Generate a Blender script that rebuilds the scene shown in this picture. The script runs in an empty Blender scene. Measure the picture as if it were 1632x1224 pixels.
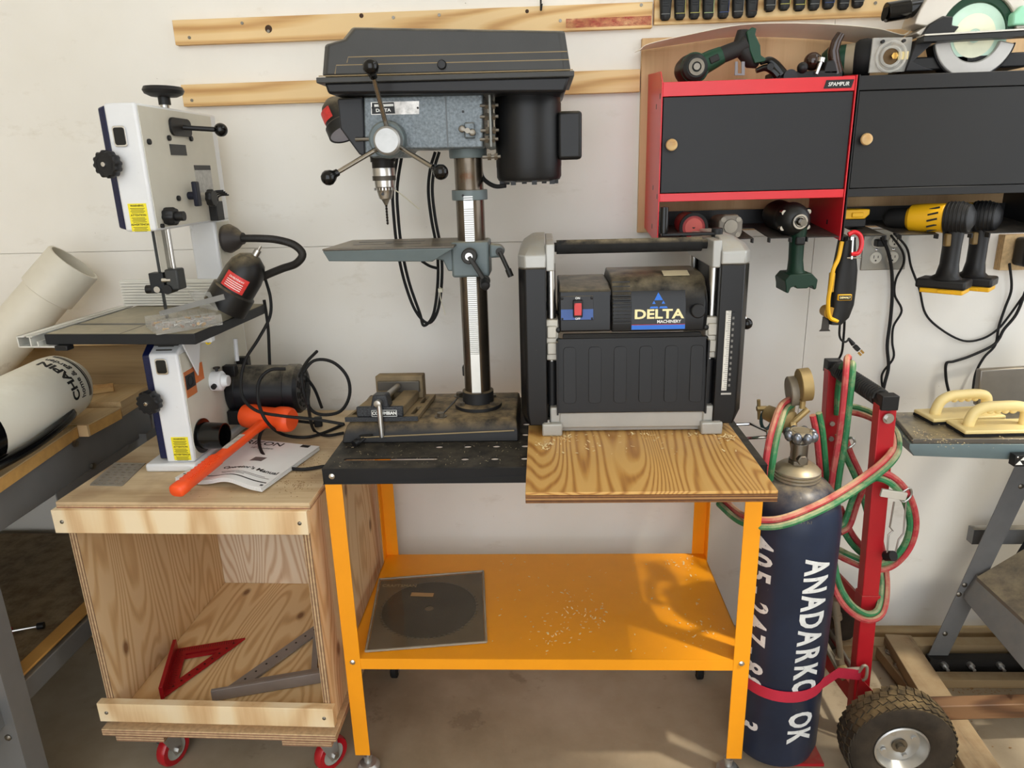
import bpy, bmesh, math, random
from mathutils import Vector, Matrix, noise as mnoise
random.seed(7)
SC = bpy.context.scene
COL = SC.collection
V = Vector
PI = math.pi

# ------------------------------------------------------------------ camera, sky, sun, exposure
CAM_Z, PITCH, YAW, ROLL, FPX = 1.556, math.radians(16.8), math.radians(2.7), math.radians(1.6), 1131.0
FW = V((-math.sin(YAW)*math.cos(PITCH), math.cos(YAW)*math.cos(PITCH), -math.sin(PITCH)))
_r0 = V((math.cos(YAW), math.sin(YAW), 0)); _u0 = _r0.cross(FW)
RT = _r0*math.cos(ROLL) - _u0*math.sin(ROLL)
UP = _r0*math.sin(ROLL) + _u0*math.cos(ROLL)
CC = V((0, 0, CAM_Z))
cam = bpy.data.cameras.new('camera'); cam.sensor_width = 36; cam.lens = FPX/1632*36
cam.clip_start = 0.05
camo = bpy.data.objects.new('camera', cam); COL.objects.link(camo)
camo.matrix_world = Matrix(((RT.x, UP.x, -FW.x, CC.x), (RT.y, UP.y, -FW.y, CC.y), (RT.z, UP.z, -FW.z, CC.z), (0, 0, 0, 1)))
SC.camera = camo
# measuring a point of the place: the point on a plane y / z / x seen along a line of sight
def _ray(px, py): return FW + RT*((px-816)/FPX) - UP*((py-612)/FPX)
def P(px, py, y): d = _ray(px, py); return CC + d*(y/d.y)
def PZ(px, py, z): d = _ray(px, py); return CC + d*((z-CAM_Z)/d.z)
def PX(px, py, x): d = _ray(px, py); return CC + d*(x/d.x)

world = bpy.data.worlds.new('sky'); SC.world = world; world.use_nodes = True
bg = world.node_tree.nodes['Background']; bg.inputs[0].default_value = (0.92, 0.96, 1.0, 1); bg.inputs[1].default_value = 2.0
sun = bpy.data.lights.new('sun', 'SUN'); sun.energy = 1.9; sun.angle = math.radians(3.2); sun.color = (1.0, 0.93, 0.78)
suno = bpy.data.objects.new('sun', sun); COL.objects.link(suno)
SUN_DIR = V((-0.40, 0.25, -0.88)).normalized()
suno.rotation_euler = SUN_DIR.to_track_quat('-Z', 'Y').to_euler(); suno.location = (3, -1, 5)
SC.view_settings.view_transform = 'Standard'; SC.view_settings.look = 'None'
SC.view_settings.gamma = 1.0; SC.view_settings.use_curve_mapping = False
SC.view_settings.exposure = 0.56
SC.cycles.use_denoising = True
SC.cycles.max_bounces = 8; SC.cycles.diffuse_bounces = 5; SC.cycles.caustics_reflective = False; SC.cycles.caustics_refractive = False
SC.cycles.sample_clamp_indirect = 6

# ------------------------------------------------------------------ mesh helpers
def perp(a):
    a = a.normalized(); h = V((0, 0, 1)) if abs(a.z) < 0.9 else V((1, 0, 0))
    u = a.cross(h).normalized(); return u, a.cross(u).normalized()
def spline(pts, k=6):
    pts = [V(p) for p in pts]
    if len(pts) < 3: return pts
    out = []; q = [pts[0]*2-pts[1]] + pts + [pts[-1]*2-pts[-2]]
    for i in range(1, len(q)-2):
        a, b, c, d = q[i-1], q[i], q[i+1], q[i+2]
        for j in range(k):
            t = j/k
            out.append(0.5*((2*b)+(c-a)*t+(2*a-5*b+4*c-d)*t*t+(3*b-a-3*c+d)*t*t*t))
    out.append(pts[-1]); return out
class MB:
    def __init__(s): s.v = []; s.f = []
    def add(s, vs, fs):
        n = len(s.v); s.v += [V(p) for p in vs]; s.f += [[i+n for i in f] for f in fs]; return s
    def box(s, x0, x1, y0, y1, z0, z1):
        return s.add([(x0,y0,z0),(x1,y0,z0),(x1,y1,z0),(x0,y1,z0),(x0,y0,z1),(x1,y0,z1),(x1,y1,z1),(x0,y1,z1)],
                     [(0,3,2,1),(4,5,6,7),(0,1,5,4),(1,2,6,5),(2,3,7,6),(3,0,4,7)])
    def obox(s, c, half, ax, ay=None):                      # box along axes ax, ay, ax x ay
        ax = V(ax).normalized()
        if ay is None: ay = perp(ax)[0]
        ay = (V(ay)-ax*ax.dot(V(ay))).normalized(); az = ax.cross(ay); c = V(c)
        return s.add([c+ax*half[0]*i+ay*half[1]*j+az*half[2]*k for k in (-1,1) for i, j in ((-1,-1),(1,-1),(1,1),(-1,1))],
                     [(0,3,2,1),(4,5,6,7),(0,1,5,4),(1,2,6,5),(2,3,7,6),(3,0,4,7)])
    def bar(s, p0, p1, w, h, side=None):                    # square bar p0 -> p1
        p0, p1 = V(p0), V(p1); return s.obox((p0+p1)/2, ((p1-p0).length/2, w/2, h/2), p1-p0, side)
    def prism(s, poly, vec):                                # polygon pushed along vec
        poly = [V(p) for p in poly]; n = len(poly); vec = V(vec)
        return s.add(poly+[p+vec for p in poly], [list(range(n))[::-1], list(range(n, 2*n))]+[(i, (i+1) % n, n+(i+1) % n, n+i) for i in range(n)])
    def lathe(s, prof, o, ax, n=24, a0=0.0, a1=None):       # prof: (radius, height along ax)
        o, ax = V(o), V(ax).normalized(); u, w = perp(ax); full = a1 is None
        m = n if full else n+1; rings = []
        for r, h in prof:
            if r < 1e-6: rings.append([len(s.v)]); s.v.append(o+ax*h); continue
            b = len(s.v); rings.append(list(range(b, b+m)))
            for i in range(m):
                t = a0 + (2*PI if full else a1-a0)*i/n; s.v.append(o+ax*h+u*(r*math.cos(t))+w*(r*math.sin(t)))
        for a, b in zip(rings, rings[1:]):
            for i in range(n):
                j = (i+1) % m
                if len(a) == 1 and len(b) == 1: continue
                if len(a) == 1: s.f.append([a[0], b[i], b[j]])
                elif len(b) == 1: s.f.append([a[i], a[j], b[0]])
                else: s.f.append([a[i], a[j], b[j], b[i]])
        return s
    def cyl(s, p0, p1, r0, r1=None, n=20, cap=True):
        p0, p1 = V(p0), V(p1); r1 = r0 if r1 is None else r1; L = (p1-p0).length
        pr = [(r0, 0), (r1, L)]
        if cap: pr = [(0, 0)] + pr + [(0, L)]
        return s.lathe(pr, p0, p1-p0, n)
    def ring(s, c, ax, ro, ri, th, n=28):
        return s.lathe([(ri, -th/2), (ro, -th/2), (ro, th/2), (ri, th/2), (ri, -th/2)], c, ax, n)
    def torus(s, c, ax, R, r, n=32, m=10):
        return s.lathe([(R+r*math.cos(2*PI*j/m), r*math.sin(2*PI*j/m)) for j in range(m+1)], c, ax, n)
    def ball(s, c, r, n=16, ax=(0,0,1), sq=1.0):
        m = n//2
        return s.lathe([(r*math.sin(PI*j/m), -r*sq*math.cos(PI*j/m)) for j in range(m+1)], c, ax, n)
    def tube(s, pts, r, n=8, k=6, cap=True):
        p = spline(pts, k) if k > 1 else [V(q) for q in pts]
        N = len(p); u = None; rings = []
        for i in range(N):
            t = (p[min(i+1, N-1)]-p[max(i-1, 0)]).normalized()
            u = perp(t)[0] if u is None else (u-t*t.dot(u)).normalized()
            w = t.cross(u); rr = r if not isinstance(r, (list, tuple)) else r[0]+(r[1]-r[0])*i/(N-1)
            b = len(s.v); rings.append(list(range(b, b+n)))
            for j in range(n):
                a = 2*PI*j/n; s.v.append(p[i]+u*(rr*math.cos(a))+w*(rr*math.sin(a)))
        for a, b in zip(rings, rings[1:]):
            for j in range(n): s.f.append([a[j], a[(j+1) % n], b[(j+1) % n], b[j]])
        if cap: s.f.append(rings[0][::-1]); s.f.append(rings[-1])
        return s
    def loft(s, secs, cap=True):                            # closed sections of equal length
        n = len(secs[0]); b = len(s.v)
        for q in secs: s.v += [V(p) for p in q]
        for k in range(len(secs)-1):
            for j in range(n): s.f.append([b+k*n+j, b+k*n+(j+1) % n, b+(k+1)*n+(j+1) % n, b+(k+1)*n+j])
        if cap: s.f.append([b+j for j in range(n)][::-1]); s.f.append([b+(len(secs)-1)*n+j for j in range(n)])
        return s
    def plate(s, outer, holes, o, ax, ay, th):              # flat plate with holes; outer / holes as 2D loops, triangulated
        o, ax, ay = V(o), V(ax), V(ay); nz = ax.cross(ay).normalized()
        from mathutils.geometry import delaunay_2d_cdt
        pts = []; edges = []
        for lp in [outer]+holes:
            b = len(pts); pts += [V((q[0], q[1])) for q in lp]; edges += [(b+i, b+(i+1) % len(lp)) for i in range(len(lp))]
        vs, es, fs, *_ = delaunay_2d_cdt(pts, edges, [], 1, 1e-6)
        def inside(p, lp):
            c = False; n = len(lp)
            for i in range(n):
                x1, y1 = lp[i]; x2, y2 = lp[(i+1) % n]
                if (y1 > p[1]) != (y2 > p[1]) and p[0] < (x2-x1)*(p[1]-y1)/(y2-y1)+x1: c = not c
            return c
        keep = []
        for f in fs:
            c = sum((vs[i] for i in f), V((0, 0)))/len(f)
            if inside(c, outer) and not any(inside(c, h) for h in holes): keep.append(list(f))
        n = len(vs); b = len(s.v)
        for k in (0, 1): s.v += [o+ax*p[0]+ay*p[1]+nz*(th*k) for p in vs]
        cnt = {}
        for f in keep:
            s.f.append([b+i for i in f][::-1]); s.f.append([b+n+i for i in f])
            for i in range(len(f)):
                e = (f[i], f[(i+1) % len(f)]); cnt[e] = 1
        for (i, j) in cnt:
            if (j, i) not in cnt: s.f.append([b+i, b+j, b+n+j, b+n+i])
        return s
    def xf(s, M, start=0):
        for i in range(start, len(s.v)): s.v[i] = M @ s.v[i]
        return s
OFFS = {}
def build(mb, name, mat, parent=None, bevel=0.0, ang=35, seg=2, keep=False):
    me = bpy.data.meshes.new(name); o = bpy.data.objects.new(name, me); COL.objects.link(o)
    if parent is not None:
        off = OFFS[parent.name]; o.parent = parent
    else:
        xs = [p.x for p in mb.v]; ys = [p.y for p in mb.v]; zs = [p.z for p in mb.v]
        off = V(((min(xs)+max(xs))/2, (min(ys)+max(ys))/2, min(zs))); o.location = off
    OFFS[o.name] = off
    me.from_pydata([p-off for p in mb.v], [], mb.f)
    bm = bmesh.new(); bm.from_mesh(me); bmesh.ops.remove_doubles(bm, verts=bm.verts, dist=1e-6)
    if not keep: bmesh.ops.recalc_face_normals(bm, faces=bm.faces)
    bm.to_mesh(me); bm.free()
    me.materials.append(mat)
    if ang: me.shade_smooth(); me.set_sharp_from_angle(angle=math.radians(ang))
    if bevel:
        m = o.modifiers.new('bevel', 'BEVEL'); m.width = bevel; m.segments = seg; m.limit_method = 'ANGLE'; m.angle_limit = math.radians(40); m.harden_normals = False
    return o
def tag(o, label, cat=None, group=None):
    o['label'] = label
    if cat: o['category'] = cat
    if group: o['group'] = group
    return o
def thing(name, label, cat, loc, group=None):
    o = bpy.data.objects.new(name, None); COL.objects.link(o); o.location = loc; o.empty_display_size = 0.05
    OFFS[o.name] = V(loc); return tag(o, label, cat, group)
def single(mb, name, mat, label, cat, group=None, **kw): return tag(build(mb, name, mat, None, **kw), label, cat, group)
def struct(mb, name, mat, **kw): o = build(mb, name, mat, None, **kw); o['kind'] = 'structure'; return o
def copy_thing(root, delta, label=None, rotz=0.0):
    r = root.copy(); COL.objects.link(r); r.location = root.location + V(delta); r.rotation_euler.z += rotz
    if label: r['label'] = label
    OFFS[r.name] = r.location.copy()
    for ch in list(root.children):
        c = ch.copy(); COL.objects.link(c); c.parent = r
        for g in ch.children:
            d = g.copy(); COL.objects.link(d); d.parent = c
    return r
def text(body, size, o, ax, ay, mat, parent, name='lettering', th=0.0006, bold=0.0, squeeze=1.0, wrap=None, align='CENTER', shear=0.0):
    cu = bpy.data.curves.new(name, 'FONT'); cu.body = body; cu.size = size; cu.align_x = align; cu.align_y = 'CENTER'
    cu.offset = bold; cu.extrude = th/2; cu.resolution_u = 3; cu.shear = shear
    t = bpy.data.objects.new('tmp', cu); COL.objects.link(t)
    me = bpy.data.meshes.new_from_object(t); bpy.data.objects.remove(t); bpy.data.curves.remove(cu)
    o, ax, ay = V(o), V(ax).normalized(), V(ay).normalized(); az = ax.cross(ay)
    off = OFFS[parent.name]
    if wrap and size > 0.015:                               # enough points for the print to follow the curved surface
        bm = bmesh.new(); bm.from_mesh(me); st = size/9
        for ax_i in (0, 1):
            lo = min(v.co[ax_i] for v in bm.verts); hi = max(v.co[ax_i] for v in bm.verts); k = lo+st
            no = V((1,0,0)) if ax_i == 0 else V((0,1,0))
            while k < hi:
                bmesh.ops.bisect_plane(bm, geom=bm.verts[:]+bm.edges[:]+bm.faces[:], plane_co=no*k, plane_no=no); k += st
        bm.to_mesh(me); bm.free()
    for v in me.vertices:
        q = v.co
        p = wrap(q.x*squeeze, q.y, q.z+th/2) if wrap else o + ax*(q.x*squeeze) + ay*q.y + az*(q.z+th/2)
        v.co = p - off
    me.name = name; me.materials.clear(); me.materials.append(mat)
    ob = bpy.data.objects.new(name, me); COL.objects.link(ob); ob.parent = parent; OFFS[ob.name] = off
    return ob

# ------------------------------------------------------------------ materials
def lin(c):
    c = [x/255 for x in c]; return tuple((x/12.92 if x <= 0.04045 else ((x+0.055)/1.055)**2.4) for x in c)+(1.0,)
MATS = {}
class NT:
    def __init__(s, name):
        m = bpy.data.materials.new(name); m.use_nodes = True; s.m = m; s.t = m.node_tree; s.b = s.t.nodes['Principled BSDF']
        s.tc = s.n('ShaderNodeTexCoord')
    def n(s, kind, **kw):
        x = s.t.nodes.new(kind)
        for k, v in kw.items(): setattr(x, k, v)
        return x
    def l(s, a, b): s.t.links.new(a, b)
    def mapping(s, scale, rot=(0,0,0), src=None):
        mp = s.n('ShaderNodeMapping'); mp.inputs['Scale'].default_value = scale; mp.inputs['Rotation'].default_value = rot
        s.l(src or s.tc.outputs['Object'], mp.inputs['Vector']); return mp.outputs['Vector']
    def noise(s, vec, scale, detail=3.0, rough=0.5):
        x = s.n('ShaderNodeTexNoise'); x.inputs['Scale'].default_value = scale; x.inputs['Detail'].default_value = detail; x.inputs['Roughness'].default_value = rough
        if vec is not None: s.l(vec, x.inputs['Vector'])
        return x.outputs['Fac']
    def ramp(s, fac, stops):
        r = s.n('ShaderNodeValToRGB'); e = r.color_ramp.elements
        while len(e) < len(stops): e.new(0.5)
        for el, (p, c) in zip(e, stops): el.position = p; el.color = c if len(c) == 4 else lin(c)
        s.l(fac, r.inputs['Fac']); return r.outputs['Color']
    def mix(s, fac, a, b, mode='MIX'):
        x = s.n('ShaderNodeMix', data_type='RGBA', blend_type=mode)
        for k, v in ((0, fac), (6, a), (7, b)):
            if isinstance(v, (int, float)): x.inputs[k].default_value = v
            elif isinstance(v, tuple): x.inputs[k].default_value = v
            else: s.l(v, x.inputs[k])
        return x.outputs[2]
    def math(s, op, a, b=None):
        x = s.n('ShaderNodeMath', operation=op)
        for k, v in ((0, a), (1, b)):
            if v is None: continue
            if isinstance(v, (int, float)): x.inputs[k].default_value = v
            else: s.l(v, x.inputs[k])
        return x.outputs[0]
    def bump(s, h, strength, dist=0.002):
        b = s.n('ShaderNodeBump'); b.inputs['Strength'].default_value = strength; b.inputs['Distance'].default_value = dist
        s.l(h, b.inputs['Height']); s.l(b.outputs['Normal'], s.b.inputs['Normal'])
    def dust(s, col, amount, colour=(176, 160, 128)):        # sawdust settled on faces that look up
        g = s.n('ShaderNodeNewGeometry'); sp = s.n('ShaderNodeSeparateXYZ'); s.l(g.outputs['Normal'], sp.inputs[0])
        up = s.n('ShaderNodeMapRange'); up.inputs[1].default_value = 0.35; up.inputs[2].default_value = 0.95; s.l(sp.outputs['Z'], up.inputs[0])
        nz = s.ramp(s.noise(s.tc.outputs['Object'], 22, 6, 0.65), [(0.32, (0,0,0,1)), (0.62, (1,1,1,1))])
        f = s.math('MULTIPLY', s.math('MULTIPLY', up.outputs[0], nz), amount)
        return s.mix(f, col, lin(colour))
def mat(name, c, rough=0.5, metal=0.0, var=0.10, scale=9.0, bump=0.0, bscale=120.0, dust=0.0, dcol=(176,160,128), coat=0.0, alpha=1.0, trans=0.0, emit=None, spot=None, spotcov=0.66, aniso=0.0):
    if name in MATS: return MATS[name]
    s = NT(name)
    if max(c) < 100 and metal < 0.6: c = tuple(x*0.66 for x in c); s.b.inputs['Specular IOR Level'].default_value = 0.38
    c = lin(c)
    f = s.noise(s.tc.outputs['Object'], scale, 4, 0.6)
    lo = tuple(x*(1-var) for x in c[:3])+(1,); hi = tuple(min(1, x*(1+var)) for x in c[:3])+(1,)
    col = s.ramp(f, [(0.3, lo), (0.7, hi)])
    if spot:                                                # scuffs, flecks and rust with their own shape
        q = s.ramp(s.noise(s.tc.outputs['Object'], spot[1], 5, 0.7), [(spotcov, (0,0,0,1)), (min(1, spotcov+0.06), (1,1,1,1))])
        col = s.mix(s.math('MULTIPLY', q, spot[2] if len(spot) > 2 else 0.8), col, lin(spot[0]))
    if dust: col = s.dust(col, dust, dcol)
    s.l(col, s.b.inputs['Base Color'])
    s.b.inputs['Roughness'].default_value = rough; s.b.inputs['Metallic'].default_value = metal
    s.b.inputs['Coat Weight'].default_value = coat; s.b.inputs['Alpha'].default_value = alpha; s.b.inputs['Transmission Weight'].default_value = trans
    if emit: s.b.inputs['Emission Color'].default_value = lin(emit[0]); s.b.inputs['Emission Strength'].default_value = emit[1]
    if bump: s.bump(s.noise(s.tc.outputs['Object'], bscale, 3, 0.6), bump)
    MATS[name] = s.m; return s.m
def wood(name, light, mid, dark, grain='x', rings=9.0, fine=0.35, size=1.0, knots=0.0, rough=0.62, dust=0.0, seed=0.0, stain=None, plane=None):
    if name in MATS: return MATS[name]
    s = NT(name); along = 1.1*size; across = 7.0*size
    sc = {'x': (along, across, across), 'y': (across, along, across), 'z': (across, across, along)}[grain]
    v = s.mapping(sc); va = s.n('ShaderNodeVectorMath', operation='ADD'); s.l(v, va.inputs[0]); va.inputs[1].default_value = (seed, seed*1.7, seed*0.6)
    vec = va.outputs[0]
    n1 = s.noise(vec, 0.75, 1.5, 0.45)
    wob = s.noise(vec, 4.0, 2)
    ph = s.math('ADD', s.math('MULTIPLY', n1, rings*6.28), s.math('MULTIPLY', wob, 1.6))
    w = s.math('ADD', s.math('MULTIPLY', s.math('SINE', ph), 0.5), 0.5)
    sf = {'x': (4, 90, 90), 'y': (90, 4, 90), 'z': (90, 90, 4)}[grain]
    fn = s.noise(s.mapping(tuple(q*size for q in sf)), 1.6, 3, 0.6)
    g = s.math('ADD', s.math('MULTIPLY', w, 1-fine), s.math('MULTIPLY', fn, fine))
    col = s.ramp(g, [(0.08, dark), (0.30, mid), (0.62, light)])
    big = s.noise(s.mapping((1.3, 1.3, 1.3)), 2.0, 2)
    col = s.mix(0.25, col, s.ramp(big, [(0.3, (190,184,176)), (0.7, (255,255,255))]), 'MULTIPLY')
    if knots:
        vo = s.n('ShaderNodeTexVoronoi', voronoi_dimensions='2D'); vo.inputs['Scale'].default_value = knots
        k3 = {'x': (0.55, 1, 1), 'y': (1, 0.55, 1), 'z': (1, 1, 0.55)}[grain]; pl = plane or 'xz'
        sp = s.n('ShaderNodeSeparateXYZ'); cb = s.n('ShaderNodeCombineXYZ'); s.l(s.mapping(k3), sp.inputs[0])
        s.l(sp.outputs['xyz'.index(pl[0])], cb.inputs[0]); s.l(sp.outputs['xyz'.index(pl[1])], cb.inputs[1])
        wv = s.n('ShaderNodeVectorMath', operation='ADD'); s.l(cb.outputs[0], wv.inputs[0]); wv.inputs[1].default_value = (seed*3.3, seed*5.1, 0)
        s.l(wv.outputs[0], vo.inputs['Vector'])
        sc_ = s.n('ShaderNodeSeparateColor'); s.l(vo.outputs['Color'], sc_.inputs[0])
        few = s.math('GREATER_THAN', sc_.outputs[0], 0.45)
        kk = s.ramp(vo.outputs['Distance'], [(0.030, (1,1,1,1)), (0.050, (0.45,0.45,0.45,1)), (0.075, (0,0,0,1))])
        col = s.mix(s.math('MULTIPLY', s.math('MULTIPLY', kk, few), 0.85), col, lin((112, 72, 42)))
    if stain:
        st = s.ramp(s.noise(s.mapping((3,3,3)), 2.2, 4), [(0.5, (0,0,0,1)), (0.62, (1,1,1,1))]); col = s.mix(s.math('MULTIPLY', st, stain[1]), col, lin(stain[0]))
    if dust: col = s.dust(col, dust)
    s.l(col, s.b.inputs['Base Color']); s.b.inputs['Roughness'].default_value = rough
    s.bump(g, 0.12, 0.001)
    MATS[name] = s.m; return s.m
def plyedge(name, a, b, axis='z', step=0.0035):
    if name in MATS: return MATS[name]
    s = NT(name); sp = s.n('ShaderNodeSeparateXYZ'); s.l(s.tc.outputs['Object'], sp.inputs[0])
    x = s.math('FRACT', s.math('DIVIDE', sp.outputs[{'x':0,'y':1,'z':2}[axis]], step*2))
    col = s.ramp(x, [(0.42, a), (0.5, b)]); col = s.mix(0.35, col, s.ramp(s.noise(s.mapping((60,60,60)), 1.5, 3), [(0.3, (110,90,70)), (0.7, (255,250,240))]), 'MULTIPLY')
    s.l(col, s.b.inputs['Base Color']); s.b.inputs['Roughness'].default_value = 0.75; MATS[name] = s.m; return s.m

BLACK = mat('black plastic', (34,34,36), 0.45, var=0.15)
BLACKR = mat('black rubber', (24,24,25), 0.7, var=0.15)
BLACKG = mat('gloss black', (14,14,15), 0.16)
STEEL = mat('bright steel', (196,194,190), 0.28, 1.0, var=0.08)
STEELD = mat('worn steel', (128,122,112), 0.42, 1.0, var=0.2, scale=20, spot=((92,66,44), 14, 0.6))
CHROME = mat('chrome', (222,222,222), 0.12, 1.0, var=0.03)
ZINC = mat('zinc', (188,188,186), 0.36, 0.85, var=0.1)
WHITEP = mat('white print', (240,240,236), 0.5, var=0.03)
RED = mat('red enamel', (196,34,38), 0.35, var=0.08, dust=0.25)
ORANGE = mat('orange powder coat', (246,160,20), 0.42, var=0.03, spot=((214,128,10), 5, 0.25))
YEL = mat('yellow plastic', (232,176,20), 0.45, var=0.06)
GREEN = mat('green plastic', (22,92,62), 0.42, var=0.1)
CREAMP = mat('cream print', (246,232,176), 0.5, var=0.03)
BLUEP = mat('blue print', (34,110,212), 0.45, var=0.04)

# ================================================================== THE SETTING
WALL_Y = 2.134
def wall_mat():
    s = NT('painted wall board'); v = s.tc.outputs['Object']
    col = s.ramp(s.noise(v, 1.7, 4, 0.6), [(0.3, (226,222,212)), (0.7, (236,233,226))])
    sm = s.ramp(s.noise(s.mapping((2.2, 1, 5)), 2.4, 6, 0.7), [(0.60, (0,0,0,1)), (0.78, (1,1,1,1))])
    col = s.mix(s.math('MULTIPLY', sm, 0.30), col, lin((168,152,120)))
    fl = s.ramp(s.noise(v, 46, 4, 0.7), [(0.705, (0,0,0,1)), (0.735, (1,1,1,1))])
    reg = s.ramp(s.noise(v, 3.1, 2), [(0.47, (0,0,0,1)), (0.58, (1,1,1,1))])
    col = s.mix(s.math('MULTIPLY', s.math('MULTIPLY', fl, reg), 0.6), col, lin((96,80,60)))
    s.l(col, s.b.inputs['Base Color']); s.b.inputs['Roughness'].default_value = 0.55
    s.bump(s.noise(v, 9, 4, 0.6), 0.12, 0.01); return s.m
WALLM = wall_mat()
def floor_mat():
    s = NT('concrete floor'); v = s.tc.outputs['Object']
    col = s.ramp(s.noise(v, 2.3, 6, 0.62), [(0.28, (138,122,98)), (0.5, (164,148,124)), (0.74, (182,168,146))])
    sp = s.ramp(s.noise(v, 7, 5, 0.65), [(0.62, (0,0,0,1)), (0.68, (1,1,1,1))]); col = s.mix(s.math('MULTIPLY', sp, 0.4), col, lin((104,88,68)))
    sd = s.ramp(s.noise(v, 60, 4, 0.7), [(0.66, (0,0,0,1)), (0.74, (1,1,1,1))]); col = s.mix(s.math('MULTIPLY', sd, 0.35), col, lin((196,176,136)))
    vo = s.n('ShaderNodeTexVoronoi', feature='DISTANCE_TO_EDGE'); vo.inputs['Scale'].default_value = 0.9; s.l(v, vo.inputs['Vector'])
    cr = s.ramp(vo.outputs['Distance'], [(0.0, (1,1,1,1)), (0.006, (0,0,0,1))]); col = s.mix(s.math('MULTIPLY', cr, 0.0), col, lin((88,74,56)))
    s.l(col, s.b.inputs['Base Color']); s.b.inputs['Roughness'].default_value = 0.72
    s.bump(s.noise(v, 40, 5), 0.15, 0.004); return s.m
FLOORM = floor_mat()
struct(MB().box(-2.2, 2.4, -3.0, 2.3, -0.15, 0.0), 'floor', FLOORM, ang=0)
wb = struct(MB().box(-2.2, 2.4, WALL_Y+0.010, 2.30, 0.0, 5.0), 'wall_back', mat('wall joint', (206,198,182), 0.8), ang=0)
for (x0, x1, z0, z1) in ((-2.2, 0.7925, 0.012, 1.3500), (-2.2, 0.7925, 1.3512, 5.0), (0.7940, 2.4, 0.012, 5.0)):
    build(MB().box(x0, x1, WALL_Y, WALL_Y+0.010, z0, z1), 'wall_panel', WALLM, wb, bevel=0.0004, ang=0)
PLAIN = mat('plain painted wall', (214,206,190), 0.7, var=0.03)
struct(MB().box(-2.35, -2.2, -3.0, 2.3, 0, 5.0), 'wall_left', PLAIN, ang=0)
wr = MB()
for b in ((-3.0, 0.35, 0, 5.0), (1.95, 2.3, 0, 5.0), (0.35, 1.95, 0, 1.05), (0.35, 1.95, 2.95, 3.40), (0.35, 1.95, 4.70, 5.0)): wr.box(1.95, 2.10, b[0], b[1], b[2], b[3])  # unseen openings, shaped to let sun patches reach wall and shelf
struct(wr, 'wall_right', PLAIN, ang=0)
wf = MB()
for z in (1.05, 1.66, 2.28, 2.91): wf.box(1.98, 2.02, 0.35, 1.95, z, z+0.04)
for y in (0.35, 0.86, 1.40, 1.91): wf.box(1.98, 2.02, y, y+0.04, 1.05, 2.95).box(1.98, 2.02, y, y+0.04, 3.40, 4.70)
struct(wf, 'added_sun_bars', mat('added bar white', (230,228,222), 0.5), ang=0)  # unseen bars added to break the sun into streaks on the back wall
struct(MB().box(-2.35, 2.4, -3.0, 2.3, 5.0, 5.1), 'ceiling', PLAIN, ang=0)
OLDWOOD = wood('old dusty timber', (196,170,128), (170,140,98), (132,102,66), 'x', 5, 0.5, 1.0, rough=0.8, dust=0.5)
struct(MB().box(-2.2, 1.95, 2.095, WALL_Y, 0.0, 0.030), 'baseboard_back', OLDWOOD, bevel=0.004)

# ================================================================== STEEL WORK TABLE
def rrect(cx, cy, w, h, r, n=4):
    out = []
    for sx, sy, a in ((1, 1, 0), (-1, 1, 90), (-1, -1, 180), (1, -1, 270)):
        for k in range(n+1):
            t = math.radians(a+90*k/n); out.append((cx+sx*(w/2-r)+r*math.cos(t), cy+sy*(h/2-r)+r*math.sin(t)))
    return out
TBL = thing('work_table', 'orange steel work table with black perforated top and a lower shelf', 'table', (-0.01, 1.75, 0.0))
TOPM = mat('black sheet steel', (40,40,42), 0.5, 0.25, var=0.2, bump=0.08, bscale=300, dust=0.5, dcol=(104,96,82))
holes = []
def oval(x, y, w=0.019, h=0.0165): return rrect(x, y, w, h, 0.008, 3)
for i in range(-1, 12):
    for y in (1.627, 1.705, 1.783):
        if not (i < 1 and y < 1.65): holes.append(oval(-0.402+0.0707*i+0.0707, y))
for i in range(9): holes.append(oval(-0.189+0.0707*i, 1.548))
holes.append(rrect(-0.367, 1.551, 0.226, 0.014, 0.0068, 4))
top = MB().plate([(-0.517,1.497),(0.500,1.497),(0.500,2.015),(-0.517,2.015)], [h for h in holes], (0,0,0.902), (1,0,0), (0,1,0), 0.003)
top_o = build(top, 'table_top', TOPM, TBL, ang=30)
lip = MB().box(-0.517,0.500,1.497,1.500,0.866,0.904).box(-0.517,0.500,2.012,2.015,0.866,0.904).box(-0.517,-0.514,1.497,2.015,0.866,0.904).box(0.497,0.500,1.497,2.015,0.866,0.904)
build(lip, 'top_rim', TOPM, TBL, bevel=0.0015)
SCREW = MB().lathe([(0,0),(0.0075,0),(0.0075,0.002),(0.005,0.004),(0,0.0045)], (0,0,0), (0,-1,0), 12)
def screw(x, y, z, parent, m=CHROME, s=1.0, ax=None, name='screw'):
    b = MB().lathe([(0,0),(0.0072*s,0),(0.0072*s,0.0018*s),(0.0045*s,0.004*s),(0,0.0044*s)], (x,y,z), ax or (0,-1,0), 12)
    return build(b, name, m, parent)
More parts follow.
